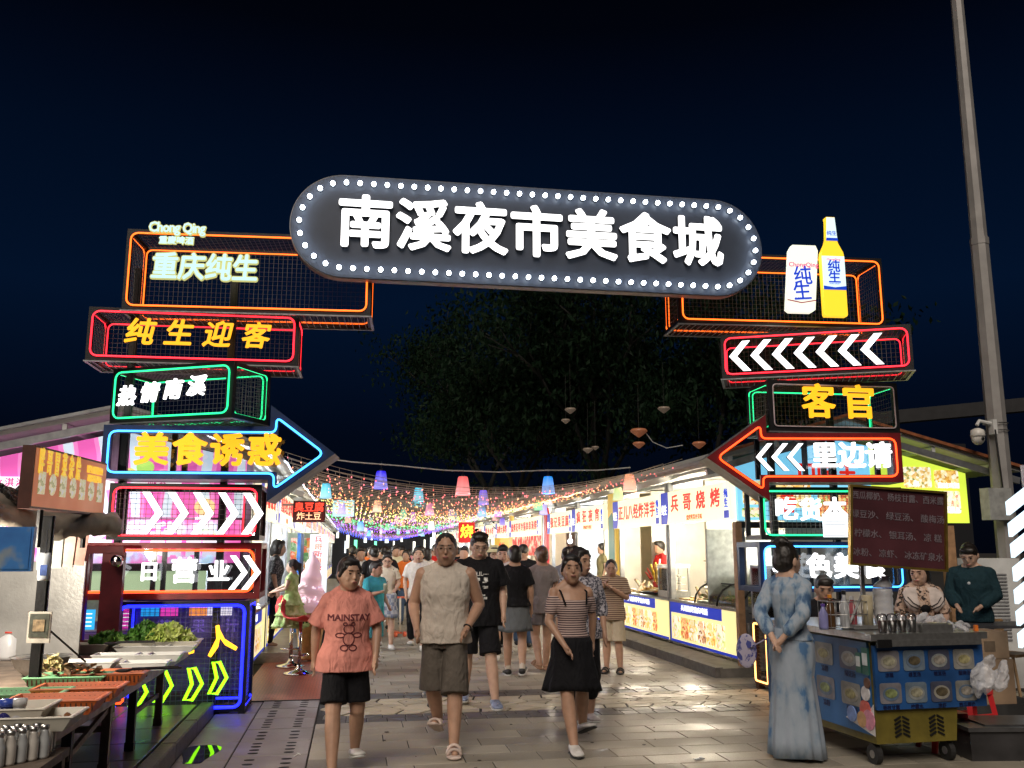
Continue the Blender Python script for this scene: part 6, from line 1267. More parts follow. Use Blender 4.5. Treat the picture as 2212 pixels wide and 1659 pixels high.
def cloth(name, c, na=.12):
    if 'cloth_' + name in _M: return _M['cloth_' + name]
    m = M('cloth_' + name, c, .85, 0, 7, na, .35, 22, spec=.2); nt = m.node_tree; tc = nt.nodes.new('ShaderNodeTexCoord'); mp = nt.nodes.new('ShaderNodeMapping'); mp.inputs['Scale'].default_value = (1, 1, .42); mp.inputs['Rotation'].default_value = (0, .5, 0)
    no = nt.nodes.new('ShaderNodeTexNoise'); no.inputs['Scale'].default_value = 13; no.inputs['Detail'].default_value = 2; no.inputs['Distortion'].default_value = 1.2; lnk(nt, tc.outputs['Object'], mp.inputs[0]); lnk(nt, mp.outputs[0], no.inputs['Vector'])
    bp = nt.nodes.new('ShaderNodeBump'); bp.inputs['Strength'].default_value = .7; bp.inputs['Distance'].default_value = .035; lnk(nt, no.outputs['Fac'], bp.inputs['Height']); old = [q for q in nt.nodes if q.type == 'BUMP' and q != bp][0]; lnk(nt, bp.outputs[0], old.inputs['Normal']); return m
def person(label, x, y, H=1.7, rz=0., sex='m', fat=1., top=None, bottom=None, shoes=None, hair='short', skin='mid', lod=1, legs=None, arms=None, head=(0, 0), z=0., glasses=False, lean=0., hairm=None, extra=None, group=None):
    """legs: ((knee),(ankle)) for his right (-x) and left (+x); arms likewise ((elbow),(wrist)); offsets in a 1.70 m body facing -y"""
    k = H / 1.70; t = thing('person', label, 'person', (x, y, z), rz, group); vox = {0: .0075, 1: .011, 2: .017}[lod] ; SK = SKIN[skin]
    n = {0: 14, 1: 10, 2: 8}[lod]; f = sex == 'f'; sw = .165 if f else .192
    V = lambda p: Vector(p) * k
    legs = legs or (((-.10, -.03, .48), (-.105, .02, .08)), ((.10, -.03, .48), (.105, .02, .08)))
    arms = arms or (((-sw - .055, .03, 1.13), (-sw - .06, -.05, .90)), ((sw + .055, .03, 1.13), (sw + .06, -.05, .90)))
    wx = fat
    def torso(mb, infl=0., z0=.84, z1=1.53, belly=0., hipw=1., tight=0.):
        sec = [(.80, .150, .100, 0, .0), (.86, .172 * (1.05 if f else 1), .115, 0, .005), (.94, .170 * (1.06 if f else 1), .118, 0, 0), (1.03, (.128 if f else .148) * wx, .100 * wx, 0, -.008 * wx), (1.12, (.125 if f else .152) * wx, .100 * wx, 0, -.010), (1.22, (.145 if f else .165) * wx, (.118 if f else .112) * wx, 0, -.012), (1.31, (.158 if f else .180), (.112), 0, -.004), (1.375, sw * .94, .088, 0, .006), (1.415, sw * .70, .066, 0, .012), (1.445, .072, .058, 0, .012), (1.48, .056, .056, 0, .008), (1.53, .052, .056, 0, .0)]
        out = []
        for s in sec:
            if s[0] < z0 - 1e-6 or s[0] > z1 + 1e-6: continue
            i_ = infl if s[0] < 1.40 else infl * .5
            out.append((s[0] * k, (s[1] + i_) * k, (s[2] + i_) * k, 0, (s[4] + lean * (s[0] - .9)) * k))
        return out
    LZ = lambda zz: Vector((0, lean * (zz - .9) * k, 0))
    m = MB(); m.loft(torso(m), n + 6)
    for s in (-1, 1): m.cap(V((s * .025, .014, 1.47)) + LZ(1.47), V((s * sw * .8, .014, 1.395)) + LZ(1.4), .048 * k, .040 * k, 8)
    kh = k * 1.20; hc = V((0, -.012, 1.580)) + LZ(1.6); hy, hp = head; hm = Euler((hp, 0, hy)).to_matrix(); H_ = lambda p: hc + hm @ (Vector(p) * kh)
    m.ell(hc, (.074 * kh, .094 * kh, .108 * kh), n + 4, n, rot=hm); m.ell(H_((0, -.030, -.045)), (.058 * kh, .062 * kh, .064 * kh), n + 2, n - 1, rot=hm)
    m.ell(H_((0, -.048, -.088)), (.030 * kh, .030 * kh, .022 * kh), n, n - 2, rot=hm)
    if lod < 2:
        m.cap(H_((0, -.090, .012)), H_((0, -.102, -.022)), .007 * kh, .0112 * kh, 6); m.ell(H_((0, -.086, .030)), (.05 * kh, .010 * kh, .008 * kh), 8, 5, rot=hm)
        for s in (-1, 1): m.ell(H_((s * .076, .004, -.008)), (.011 * kh, .020 * kh, .032 * kh), 8, 6, rot=hm); m.ell(H_((s * .036, -.070, -.030)), (.018 * kh, .012 * kh, .018 * kh), 8, 6, rot=hm)
        m.ell(H_((0, -.094, -.052)), (.020 * kh, .010 * kh, .010 * kh), 8, 5, rot=hm)
    hands = []
    for (kn, an), s in zip(legs, (-1, 1)):
        hip = V((s * .088, .0, .87)); kn = V(kn); an = V(an)
        m.cap(hip, kn, .094 * k * (1.05 if f else 1) * (.6 + .4 * wx), .062 * k, n); calf = kn.lerp(an, .3) + V((0, .012, 0)); m.cap(kn, calf, .060 * k, .064 * k, n); m.cap(calf, an, .064 * k, .039 * k, n)
        d = (an - kn); pitch = math.atan2(-(an.y - kn.y), -(an.z - kn.z)); tb_ = Vector((s * .02 * k, -.125 * k, -.045 * k))
        heelup = max(0, an.z / k - .085); q = Euler((-min(.9, heelup * 4.0), 0, 0)).to_matrix(); toe = an + q @ tb_; m.cap(an + q @ Vector((0, .02 * k, -.035 * k)), toe, .036 * k, .026 * k, 8)
    for (el, wr), s in zip(arms, (-1, 1)):
        sh = V((s * sw, .012, 1.375)) + LZ(1.38); el = V(el) + LZ(1.1); wr = V(wr) + LZ(.9)
        ar = .056 if not f else .046; ar *= (.5 + .5 * wx)
        m.cap(sh, el, ar * k * 1.08, ar * .82 * k, n); mid = el.lerp(wr, .3); m.cap(el, mid, ar * .82 * k, ar * .8 * k, n); m.cap(mid, wr, ar * .8 * k, .025 * k, n)
        d = (wr - el).normalized(); side_ = d.cross(Vector((0, 1, 0)) if abs(d.y) < .8 else Vector((1, 0, 0))).normalized(); fw_ = side_.cross(d).normalized()
        pal = wr + d * .045 * k; hands.append((wr, d, side_, fw_))
        m.cap(wr + d * .01 * k, pal + d * .03 * k, .026 * k, .028 * k, 8)
        if lod < 2:
            for j in range(4):
                off = fw_ * ((j - 1.5) * .017 * k); a0 = pal + d * .04 * k + off; L = (.034, .040, .038, .030)[j] * k; b0 = a0 + d * L - side_ * s * .006 * k; c0_ = b0 + (d * .75 - side_ * s * -.5 * (1 if s < 0 else 1)) * L * .8
                m.cap(a0 - d * .02 * k, b0, .0095 * k, .0088 * k, 6); m.cap(b0, c0_, .0088 * k, .0075 * k, 6)
            m.cap(wr + d * .03 * k - fw_ * .018 * k, wr + d * .065 * k - fw_ * .042 * k, .0115 * k, .009 * k, 6)
    body = soft(m, 'body', SK, t, vox * (.8 if lod == 0 else 1), 2)
    # face
    if lod < 2:
        for s in (-1, 1):
            e_ = MB(); e_.ell(H_((s * .031, -.0875, .008)), (.0110 * kh, .005 * kh, .0045 * kh), 10, 6, rot=hm); e_.build('eye', EYEM, t, True)
            e_ = MB(); e_.cap(H_((s * .016, -.097, .030)), H_((s * .048, -.086, .031)), .0026 * kh, .0022 * kh, 5); e_.build('eyebrow', BROWM, t, True)
        e_ = MB(); e_.ell(H_((0, -.1015, -.052)), (.021 * kh, .006 * kh, .0065 * kh), 10, 6, rot=hm); e_.build('mouth', LIPM, t, True)
    if glasses:
        g_ = MB()
        for s in (-1, 1): g_.tube([H_((s * .033 + .023 * math.cos(a), -.104, .006 + .017 * math.sin(a))) for a in [2 * PI * j / 14 for j in range(14)]], .0018 * kh, 5, closed=True); g_.tube([H_((s * .056, -.103, .01)), H_((s * .078, -.02, .01))], .0018 * kh, 4)
        g_.tube([H_((-.01, -.105, .008)), H_((.01, -.105, .008))], .0018 * kh, 4); g_.build('glasses', M('thin_metal_frame', (.25, .22, .2), .3, .9), t, True)
    # hair
    hm_ = hairm or HAIRM; h = MB()
    up = .020 if hair in ('short', 'crop') else .026
    h.ell(H_((0, .012, up + .002)), (.080 * kh, .093 * kh, (.100 if hair != 'crop' else .096) * kh), n + 6, n + 2, rot=hm)
    if hair == 'short': h.ell(H_((.005, -.050, .074)), (.073 * kh, .048 * kh, .036 * kh), n, n - 2, rot=hm); h.ell(H_((0, .05, -.02)), (.07 * kh, .05 * kh, .05 * kh), n, n - 2, rot=hm)
    if hair == 'quiff': h.ell(H_((0, -.035, .098)), (.076 * kh, .07 * kh, .036 * kh), n, n - 2, rot=hm); h.ell(H_((0, .05, -.02)), (.074 * kh, .05 * kh, .055 * kh), n, n - 2, rot=hm)
    if hair in ('bun', 'pony', 'tied', 'longpony'):
        h.ell(H_((0, .045, -.01)), (.076 * kh, .06 * kh, .07 * kh), n, n - 2, rot=hm); h.ell(H_((0, -.030, .080)), (.070 * kh, .046 * kh, .031 * kh), n, n - 2, rot=hm)
        for s in (-1, 1): h.cap(H_((s * .062, -.045, .045)), H_((s * .073, -.005, -.01)), .018 * kh, .016 * kh, 6)
    if hair == 'bun': h.ell(H_((.0, .105, .045)), (.045 * kh, .04 * kh, .042 * kh), n, n - 2)
    if hair == 'topbun':
        h.ell(H_((0, .045, -.01)), (.08 * kh, .062 * kh, .075 * kh), n, n - 2); h.ell(H_((.0, .05, .128)), (.052 * kh, .05 * kh, .045 * kh), n, n - 2)
        for i in range(6): a = i * 1.05; h.cap(H_((.05 * math.cos(a), .05 + .05 * math.sin(a), .13)), H_((.085 * math.cos(a), .05 + .08 * math.sin(a), .12)), .009 * kh, .006 * kh, 5)
    if hair in ('pony', 'longpony'): L = .22 if hair == 'pony' else .30; h.cap(H_((0, .09, .05)), H_((0, .13, .03)), .024 * kh, .03 * kh, 8); h.cap(H_((0, .13, .03)), H_((.01, .13, .03 - L)), .034 * kh, .014 * kh, 8)
    if hair in ('bob', 'long'):
        L = -.07 if hair == 'bob' else -.24; h.ell(H_((0, .03, -.03)), (.088 * kh, .075 * kh, .085 * kh), n, n - 2, rot=hm)
        for s in (-1, 1): h.cap(H_((s * .074, -.02, .04)), H_((s * .078, .0, L)), .024 * kh, .018 * kh, 8)
        h.cap(H_((0, .06, 0)), H_((0, .07, L)), .06 * kh, .045 * kh, 10); h.ell(H_((0, -.05, .075)), (.068 * kh, .045 * kh, .04 * kh), n, n - 2, rot=hm)
    soft(h, 'hair', hm_, t, vox, 2, .006 * kh, .02)
    # clothes
    if top:
        mt = top['m']; infl = top.get('loose', .016); hem = top.get('hem', .86); m2 = MB()
        T = torso(m2, infl, z0=1.02 if hem >= 1.0 else .93, z1=1.445)
        wd = (.170 * (1.05 if f else 1)) + infl; b0 = T[0]
        if hem < .93: T = [(hem * k, (wd + top.get('flare', .0)) * k * (1 + (wx - 1) * .7), (.118 + infl) * k * (1 + (wx - 1) * .8), 0, lean * (hem - .9) * k), (.93 * k, (wd + .002) * k * (1 + (wx - 1) * .7), (.12 + infl) * k * (1 + (wx - 1) * .8), 0, 0)] + T[1:]
        if top.get('neck', 1.445) < 1.44: T = [q for q in T if q[0] <= top['neck'] * k + 1e-6]
        m2.loft(T, n + 8)
        if top.get('neck', 1.445) > 1.44:
            for s in (-1, 1): m2.cap(V((s * .062, .014, 1.445)) + LZ(1.45), V((s * sw * .8, .014, 1.392)) + LZ(1.4), .046 * k, .047 * k + infl * .3 * k, 8)
        sl = top.get('sleeve', .55)
        for (el, wr), s in zip(arms, (-1, 1)):
            sh = V((s * (sw - .01), .012, 1.372)) + LZ(1.38); el = V(el) + LZ(1.1); wr = V(wr) + LZ(.9); r0 = (.072 if not f else .062) * k * (.6 + .4 * wx)
            if sl <= .01: m2.ell(sh + Vector((-s * .03 * k, 0, -.02 * k)), (.055 * k, .07 * k, .075 * k), n, n - 2)
            elif top.get('offsh'): a_ = sh.lerp(el, .28); m2.cap(a_, sh.lerp(el, sl), r0 * 1.02, r0 * .95, n); m2.cap(a_, V((s * .10, 0, 1.27)) + LZ(1.3), r0 * .95, .08 * k, n)
            elif sl <= 1: e_ = sh.lerp(el, sl); m2.ell(sh, (r0 * 1.05,) * 3, n, n - 2); m2.tube([sh, e_], [r0 * 1.05, r0 * top.get('cuff', 1.15)], n + 2)
            else: m2.cap(sh, el, r0 * 1.1, r0 * 1.0, n); e_ = el.lerp(wr, sl - 1); m2.cap(el, e_, r0 * 1.0, r0 * top.get('cuff', .7), n)
        ob = soft(m2, 'top', mt, t, vox, 2, top.get('fold', .022) * .65 * k, top.get('fs', .10))
    if bottom:
        mt = bottom['m']; kind = bottom['k']; m3 = MB()
        if kind in ('shorts', 'pants'):
            hem = bottom.get('hem', .5); r1 = bottom.get('r', .10)
            m3.loft([(.79 * k, .165 * k * (.5 + .5 * wx), .115 * k * (.5 + .5 * wx)), (.88 * k, .186 * k * (.5 + .5 * wx), .132 * k * (.4 + .6 * wx)), (.96 * k, .178 * k * (.4 + .6 * wx), .126 * k * (.3 + .7 * wx)), (1.0 * k, .16 * k * wx, .115 * k * wx)], n + 6)
            for (kn, an), s in zip(legs, (-1, 1)):
                hip = V((s * .088, .0, .87)); kn = V(kn); an = V(an)
                if kind == 'shorts': tt = (.87 - hem) / (.87 - .48); e_ = hip.lerp(kn, min(tt, 1)) if tt <= 1 else kn.lerp(an, (tt - 1)); m3.tube([hip, e_], [.095 * k, r1 * k], n + 4)
                else: m3.cap(hip, kn, .098 * k, r1 * k, n); m3.cap(kn, kn.lerp(an, bottom.get('len', .9)), r1 * k, r1 * .8 * k, n)
            soft(m3, 'shorts' if kind == 'shorts' else 'trousers', mt, t, vox, 2, .010 * k, .07)
        else:
            z0 = bottom.get('hem', .52); zt = bottom.get('top', 1.0); rb = bottom.get('r', .27); npl = bottom.get('pleats', 9); am = bottom.get('amp', .03); rs = []; N = 60; LV = 9
            for i in range(LV):
                q = i / (LV - 1); zz = zt + (z0 - zt) * q; hq = max(0, min(1, (1.04 - zz) / .1)); rr = max(.135 * wx + (rb - .135) * (q ** .8), (.135 + .062 * hq) if zz > .7 else 0) * k; ry = max(.105 * wx + (rb * .82 - .105) * (q ** .8), (.105 + .035 * hq) if zz > .7 else 0) * k
                rs.append([(rr * math.cos(a) * (1 + am * 3 * q * math.sin(a * npl + .6 * math.sin(a * 2))), ry * math.sin(a) * (1 + am * 3 * q * math.sin(a * npl + .6 * math.sin(a * 2))) + lean * (zz - .9) * k, zz * k + .012 * q * math.sin(a * 3 + 1)) for a in [2 * PI * j / N for j in range(N)]])
            m3.rings(rs[::-1]); m3.build('skirt', mt, t, True)
            if bottom.get('ruffle'):
                for q in bottom['ruffle']:
                    r2 = MB(); zz = zt + (z0 - zt) * q; r_a = (.135 + (rb - .135) * q ** .8 + .006) * k; r_b = r_a + .035 * k
                    r2.rings([[(rr * math.cos(a) * (1 + .04 * math.sin(a * 17)), rr * .86 * math.sin(a) * (1 + .04 * math.sin(a * 17)) + lean * (zz - .9) * k, (zz - dz) * k) for a in [2 * PI * j / 68 for j in range(68)]] for rr, dz in ((r_b, .045), (r_a, 0))]); r2.build('ruffle', bottom.get('rm', mt), t, True)
    # shoes
    if shoes:
        for (kn, an), s in zip(legs, (-1, 1)):
            kn = V(kn); an = V(an); heelup = max(0, an.z / k - .085); q = Euler((-min(.9, heelup * 4.0), 0, s * .12)).to_matrix(); st = shoes.get('t', 'shoe'); g_ = MB()
            F = lambda p: an + q @ (Vector((p[0] * 1.15, p[1] * 1.15, p[2])) * k)
            def sec(y, w, z0_, z1_): return [F((w * math.cos(a), y, (z0_ + z1_) / 2 + (z1_ - z0_) / 2 * math.sin(a))) for a in [2 * PI * j / 12 for j in range(12)]]
            if st == 'shoe': g_.rings([sec(.055, .022, -.06, -.01), sec(.04, .040, -.068, .01), sec(0, .043, -.068, .015), sec(-.05, .044, -.068, -.0), sec(-.10, .050, -.068, -.018), sec(-.15, .045, -.068, -.03), sec(-.178, .022, -.062, -.042)]); o = g_.build('shoe', shoes['m'], t, True)
            else: g_.rings([[F((w * math.cos(a), yy + (0), -.062 + .012 * math.sin(a))) for a in [2 * PI * j / 12 for j in range(12)]] for yy, w in ((.055, .024), (.03, .042), (-.05, .044), (-.12, .052), (-.165, .042), (-.182, .02))]); o = g_.build('sandal', shoes['m'], t, True); g2 = MB(); [g2.tube([F((.046 * math.cos(a), yy, -.055 + hh * math.sin(a))) for a in [PI * j / 8 for j in range(9)]], .013 * k, 5) for yy, hh in ((-.11, .045), (-.055, .065))]; g2.tube([F((.042 * math.cos(a), .0 + .045 * math.sin(a), -.02)) for a in [PI * j / 8 for j in range(9)]], .008 * k, 5); g2.build('strap', shoes['m'], o, True)
            if st == 'shoe' and shoes.get('sole'): g3 = MB(); g3.rings([[F((w * math.cos(a), yy, -.070 + .010 * math.sin(a))) for a in [2 * PI * j / 12 for j in range(12)]] for yy, w in ((.062, .022), (.03, .045), (-.05, .046), (-.12, .054), (-.165, .044), (-.188, .02))]); g3.build('sole', shoes['sole'], o, True)
            if shoes.get('sock'): g3 = MB(); g3.cap(F((0, .005, 0)), F((0, .005, 0)).lerp(kn, .16), .038 * k, .042 * k, 10); g3.build('sock', shoes['sock'], t, True)
    if extra: extra(t, k, V, H_, hands)
    return t
def walk(fr=.18, side=-1, lift=.10, bend=.10):
    """one leg forward, the other pushing off behind; side -1: his right leg leads"""
    a = ((side * .095, -fr * .62, .485), (side * .09, -fr, .085)); b = ((-side * .10, -.02, .485), (-side * .095, fr * 1.15, .085 + lift)); return (a, b) if side < 0 else (b, a)
BLK = cloth('black', (.008, .008, .010)); WHT = cloth('white', (.56, .50, .43)); WSH = M('white_shoe', (.62, .6, .58), .45); BSH = M('black_shoe', (.012, .012, .012), .5); SOLEW = M('sole_white', (.5, .5, .48), .5); SOLEB = M('sole_black', (.01, .01, .01), .6)
def gx(px, py): p = onz(px, py); return p.x, p.y
def gD(px, D): p = onD(px, 1500, D); return p.x, p.y
CAMA = lambda x, y: math.atan2(-x, y) * -1  # heading towards camera
def toward(x, y): return math.atan2(x, -(-y)) * -1 if False else -math.atan2(x, y) 
# 1 woman in pink tee
def pink_extra(t, k, V, H_, hands):
    PR = M('maroon_print', (.12, .02, .025), .8); wrap(text('MAINSTAY', .062, PR, t, V((0, -.30, 1.235)), ext=.0, bold=.07, sx=1.05), t)
    m = MB(); r = .004
    for c, rx, rz_ in (((0, 1.145), .042, .035), ((0, 1.065), .045, .05), ((-.035, .995), .03, .022), ((.035, .995), .03, .022), ((-.07, 1.095), .035, .018), ((.07, 1.095), .035, .018), ((-.032, 1.185), .014, .013), ((.032, 1.185), .014, .013)):
        m.tube([V((c[0] + rx * math.cos(a), -.30, c[1] + rz_ * math.sin(a))) for a in [2 * PI * j / 16 for j in range(16)]], r, 4, closed=True)
    wrapm(m.build('plush_print', PR, t, True), t)
x, y = gx(740, 1668); person('woman in a pink printed T-shirt and black shorts walking at the front left', x, y, 1.525, .10, 'f', 1.17, dict(m=cloth('pink', (.66, .26, .21)), loose=.038, hem=.80, flare=.012, sleeve=.85, cuff=1.45, fold=.03), dict(k='shorts', m=BLK, hem=.55, r=.112), dict(m=WSH, t='shoe', sole=SOLEW), 'tied', 'mid', 0, legs=(((-.105, -.13, .485), (-.11, -.25, .085)), ((.105, .0, .485), (.115, .20, .14))), arms=(((-.25, .06, 1.13), (-.255, .08, .89)), ((.25, -.02, 1.13), (.225, -.14, .91))), head=(.35, .0), extra=pink_extra)
# 2 man in white sleeveless shirt
def man_extra(t, k, V, H_, hands):
    wr, d, s_, f_ = hands[1]; m = MB(); m.tube([wr + (s_ * math.cos(a) + f_ * math.sin(a)) * .031 * k - d * .015 for a in [2 * PI * j / 14 for j in range(14)]], .007 * k, 5, closed=True); m.ell(wr + s_ * .034 * k - d * .015, (.014 * k, .018 * k, .02 * k), 8, 6); m.build('watch', BLACK, t, True)
x, y = gx(958, 1618); person('man in a white sleeveless shirt and grey cargo shorts walking at the front centre', x, y, 1.725, -.20, 'm', 1.10, dict(m=WHT, loose=.030, hem=.83, flare=.012, sleeve=0, fold=.032), dict(k='shorts', m=cloth('grey_olive', (.105, .09, .075)), hem=.44, r=.115), dict(m=M('cream_sandal', (.62, .50, .44), .5), t='sandal'), 'crop', 'mid', 0, legs=(((-.095, -.03, .49), (-.065, .20, .18)), ((.10, -.14, .485), (.105, -.24, .083))), arms=(((-.275, .09, 1.13), (-.225, -.09, .95)), ((.275, .09, 1.13), (.19, -.12, .95))), head=(.08, 0), glasses=True, extra=man_extra)
# 3 man in black tee
def tee_print(t, k, V, H_, hands):
    PR = M('white_print', (.55, .55, .53), .8, 0, 40, .7); r_ = random.Random(4)
    wrap(text('LIL—', .06, PR, t, V((.03, -.30, 1.30)), ext=.0, bold=.03), t); m = MB()
    for i in range(26): a, b_ = r_.uniform(-.08, .08), r_.uniform(-.11, .11); m.box(V((a, -.30, 1.15 + b_)), (r_.uniform(.012, .05) * k, .003, r_.uniform(.008, .03) * k))
    wrapm(m.build('shirt_print', PR, t), t)
    text('BLACK', .03, PR, t, V((.12, -.15, .56)), ext=.001, bold=.03)
x, y = gx(1033, 1522); person('man in glasses, black T-shirt and black shorts with blue sneakers, looking down', x, y, 1.765, -.10, 'm', 1.16, dict(m=BLK, loose=.04, hem=.78, flare=.02, sleeve=.8, cuff=1.4, fold=.02), dict(k='shorts', m=BLK, hem=.50, r=.115), dict(m=M('blue_grey_sneaker', (.20, .24, .36), .5, 0, 20, .7), t='shoe', sole=SOLEW, sock=BLK), 'quiff', 'fair', 0, legs=(((-.12, .02, .49), (-.14, .10, .10)), ((.12, -.12, .485), (.16, -.22, .083))), head=(.1, .28), glasses=True, extra=tee_print)
# 4 woman from behind, black top grey skirt
x, y = gx(1112, 1463); person('woman seen from behind in a black top and short grey skirt', x, y, 1.635, PI - .15, 'f', 1.08, dict(m=BLK, loose=.035, hem=.92, sleeve=.75, cuff=1.3), dict(k='skirt', m=cloth('slate', (.11, .12, .13)), hem=.60, r=.235, pleats=5, amp=.012), dict(m=BSH, t='shoe', sole=SOLEW, sock=WHT), 'tied', 'mid', 1, legs=walk(.13, 1, .05), head=(.2, 0))
# 5 woman from behind, grey tee
x, y = gx(1172, 1452); person('woman seen from behind in a grey ringer T-shirt with a low brown bun', x, y, 1.63, PI + .1, 'f', 1.0, dict(m=cloth('warm_grey', (.24, .21, .21)), loose=.028, hem=.80, sleeve=.6, cuff=1.25), dict(k='shorts', m=cloth('grey_short', (.18, .16, .17)), hem=.64, r=.11), dict(m=M('tan_sandal', (.35, .2, .12), .6), t='sandal'), 'bun', 'mid', 1, legs=walk(.14, -1, .06), hairm=HAIRB)
# 6 striped woman
def strap_extra(t, k, V, H_, hands):
    m = MB()
    for s in (-1, 1): m.tube([V((s * .10, -.128, 1.27)), V((s * .125, -.07, 1.385)), V((s * .12, .03, 1.41)), V((s * .11, .10, 1.3))], .008, 5)
    m.build('strap', BLK, t, True)
x, y = gx(1238, 1618); person('woman in a striped off-shoulder top and black flared skirt walking at the front right', x, y, 1.545, .10, 'f', 1.0, dict(m=stripes('pink_black_stripe', (.55, .42, .38), (.05, .025, .03), 17), loose=.008, hem=.90, sleeve=.62, offsh=True, neck=1.31, fold=.008, cuff=1.1), dict(k='skirt', m=BLK, hem=.52, r=.27, pleats=7, amp=.022, top=.98), dict(m=WSH, t='shoe', sole=SOLEB), 'tied', 'mid', 0, legs=(((-.09, -.12, .485), (-.07, -.23, .085)), ((.10, .02, .49), (.18, .24, .17))), arms=(((-.23, -.02, 1.12), (-.13, -.17, .92)), ((.235, .08, 1.14), (.25, .14, .92))), head=(-.2, -.08), extra=strap_extra)
# 7 woman behind her
def drink_extra(s, col=(.6, .6, .62)):
    def f(t, k, V, H_, hands):
        wr, d, s_, f_ = hands[s]; c = wr + d * .07 * k + s_ * 0; m = MB(); m.lathe([(.026, -.06), (.036, .06), (.038, .065), (.03, .09), (.001, .095)], 12, c + Vector((0, -.02, .02))); m.build('cup', M('cup_%d' % int(col[0] * 100), col, .3, trans=.2), t, True)
    return f
x, y = gx(1258, 1572); person('older woman with dotted grey blouse walking just behind the striped woman', x, y, 1.60, -.05, 'f', 1.06, dict(m=ramp_mat('dotted_blouse', [(.45, (.05, .05, .07)), (.55, (.42, .40, .44))], 55, 'noise', 0, .8), loose=.03, hem=.84, sleeve=1.2, cuff=.9), dict(k='pants', m=BLK, hem=.3, r=.09, len=.45), dict(m=M('grey_sneaker', (.42, .38, .38), .6), t='shoe', sole=SOLEW), 'tied', 'mid', 1, legs=walk(.08, -1, .03), arms=None, head=(.55, 0))
# 8 boy
x, y = gx(1325, 1454); person('boy in a brown striped T-shirt and beige shorts eating by the right stalls', x, y, 1.46, -.45, 'm', 1.02, dict(m=stripes('brown_stripe', (.50, .38, .27), (.10, .04, .03), 13), loose=.035, hem=.80, sleeve=.8, cuff=1.3), dict(k='shorts', m=cloth('beige', (.52, .44, .32)), hem=.48, r=.12), dict(m=M('black_sandal', (.015, .015, .015), .5), t='sandal'), 'crop', 'mid', 0, arms=(((-.24, -.04, 1.16), (-.07, -.22, 1.34)), ((.23, -.02, 1.14), (.05, -.22, 1.28))), head=(.15, .15), legs=(((-.09, -.03, .48), (-.10, -.02, .083)), ((.09, -.03, .48), (.12, -.05, .083))))
# 9 woman in white v-neck
x, y = gx(900, 1404); person('woman in a white V-neck T-shirt and black trousers in the middle of the street', x, y, 1.64, -.05, 'f', 1.0, dict(m=cloth('bright_white', (.70, .68, .64)), loose=.028, hem=.86, sleeve=.7, cuff=1.3), dict(k='pants', m=BLK, r=.085, len=.75), dict(m=WSH, t='shoe', sole=SOLEW), 'tied', 'fair', 1, legs=walk(.12, 1, .05), arms=(((-.22, .03, 1.13), (-.2, -.1, .92)), ((.22, .02, 1.14), (.06, -.2, 1.07))))
# 10 girl in polo, plaid skirt
PLD = bpy.data.materials.new('plaid'); PLD.use_nodes = True; nt = PLD.node_tree; b = nt.nodes['Principled BSDF']; br = nt.nodes.new('ShaderNodeTexChecker'); br.inputs['Scale'].default_value = 16; tc = nt.nodes.new('ShaderNodeTexCoord'); lnk(nt, tc.outputs['Object'], br.inputs['Vector']); br.inputs['Color1'].default_value = (.45, .48, .52, 1); br.inputs['Color2'].default_value = (.20, .24, .34, 1); lnk(nt, br.outputs[0], b.inputs['Base Color']); b.inputs['Roughness'].default_value = .8
def bag_extra(t, k, V, H_, hands):
    m = MB(); m.tube([V((.12, -.03, 1.42)), V((.0, -.14, 1.2)), V((-.15, -.12, .98))], .006, 4); m.build('bag_strap', BLACK, t)
x, y = gx(832, 1402); person('girl with glasses in a cream polo shirt and pale plaid pleated skirt', x, y, 1.545, .05, 'f', .95, dict(m=cloth('cream', (.62, .56, .45)), loose=.02, hem=.90, sleeve=.65, cuff=1.3), dict(k='skirt', m=PLD, hem=.56, r=.24, pleats=16, amp=.014), dict(m=WSH, t='shoe', sole=SOLEW), 'pony', 'fair', 1, legs=walk(.1, 1, .04), arms=(((-.21, .02, 1.14), (-.22, -.08, .93)), ((.22, 0, 1.15), (.14, -.22, 1.06))), head=(-.1, .35), glasses=True, extra=bag_extra)
# 11 boy teal polo
x, y = gx(806, 1432); person('boy in a teal polo shirt holding a drink cup, turned to the right', x, y, 1.42, .75, 'm', .98, dict(m=cloth('teal', (.05, .34, .40)), loose=.03, hem=.78, sleeve=.75, cuff=1.3), dict(k='shorts', m=cloth('teal_dark', (.06, .28, .34)), hem=.42, r=.1), dict(m=WSH, t='sandal'), 'short', 'mid', 1, arms=(((-.22, -.04, 1.14), (-.1, -.24, 1.2)), ((.22, .02, 1.14), (.2, -.12, .98))), head=(.35, 0), legs=walk(.1, -1, .03), extra=drink_extra(0, (.6, .65, .5)))
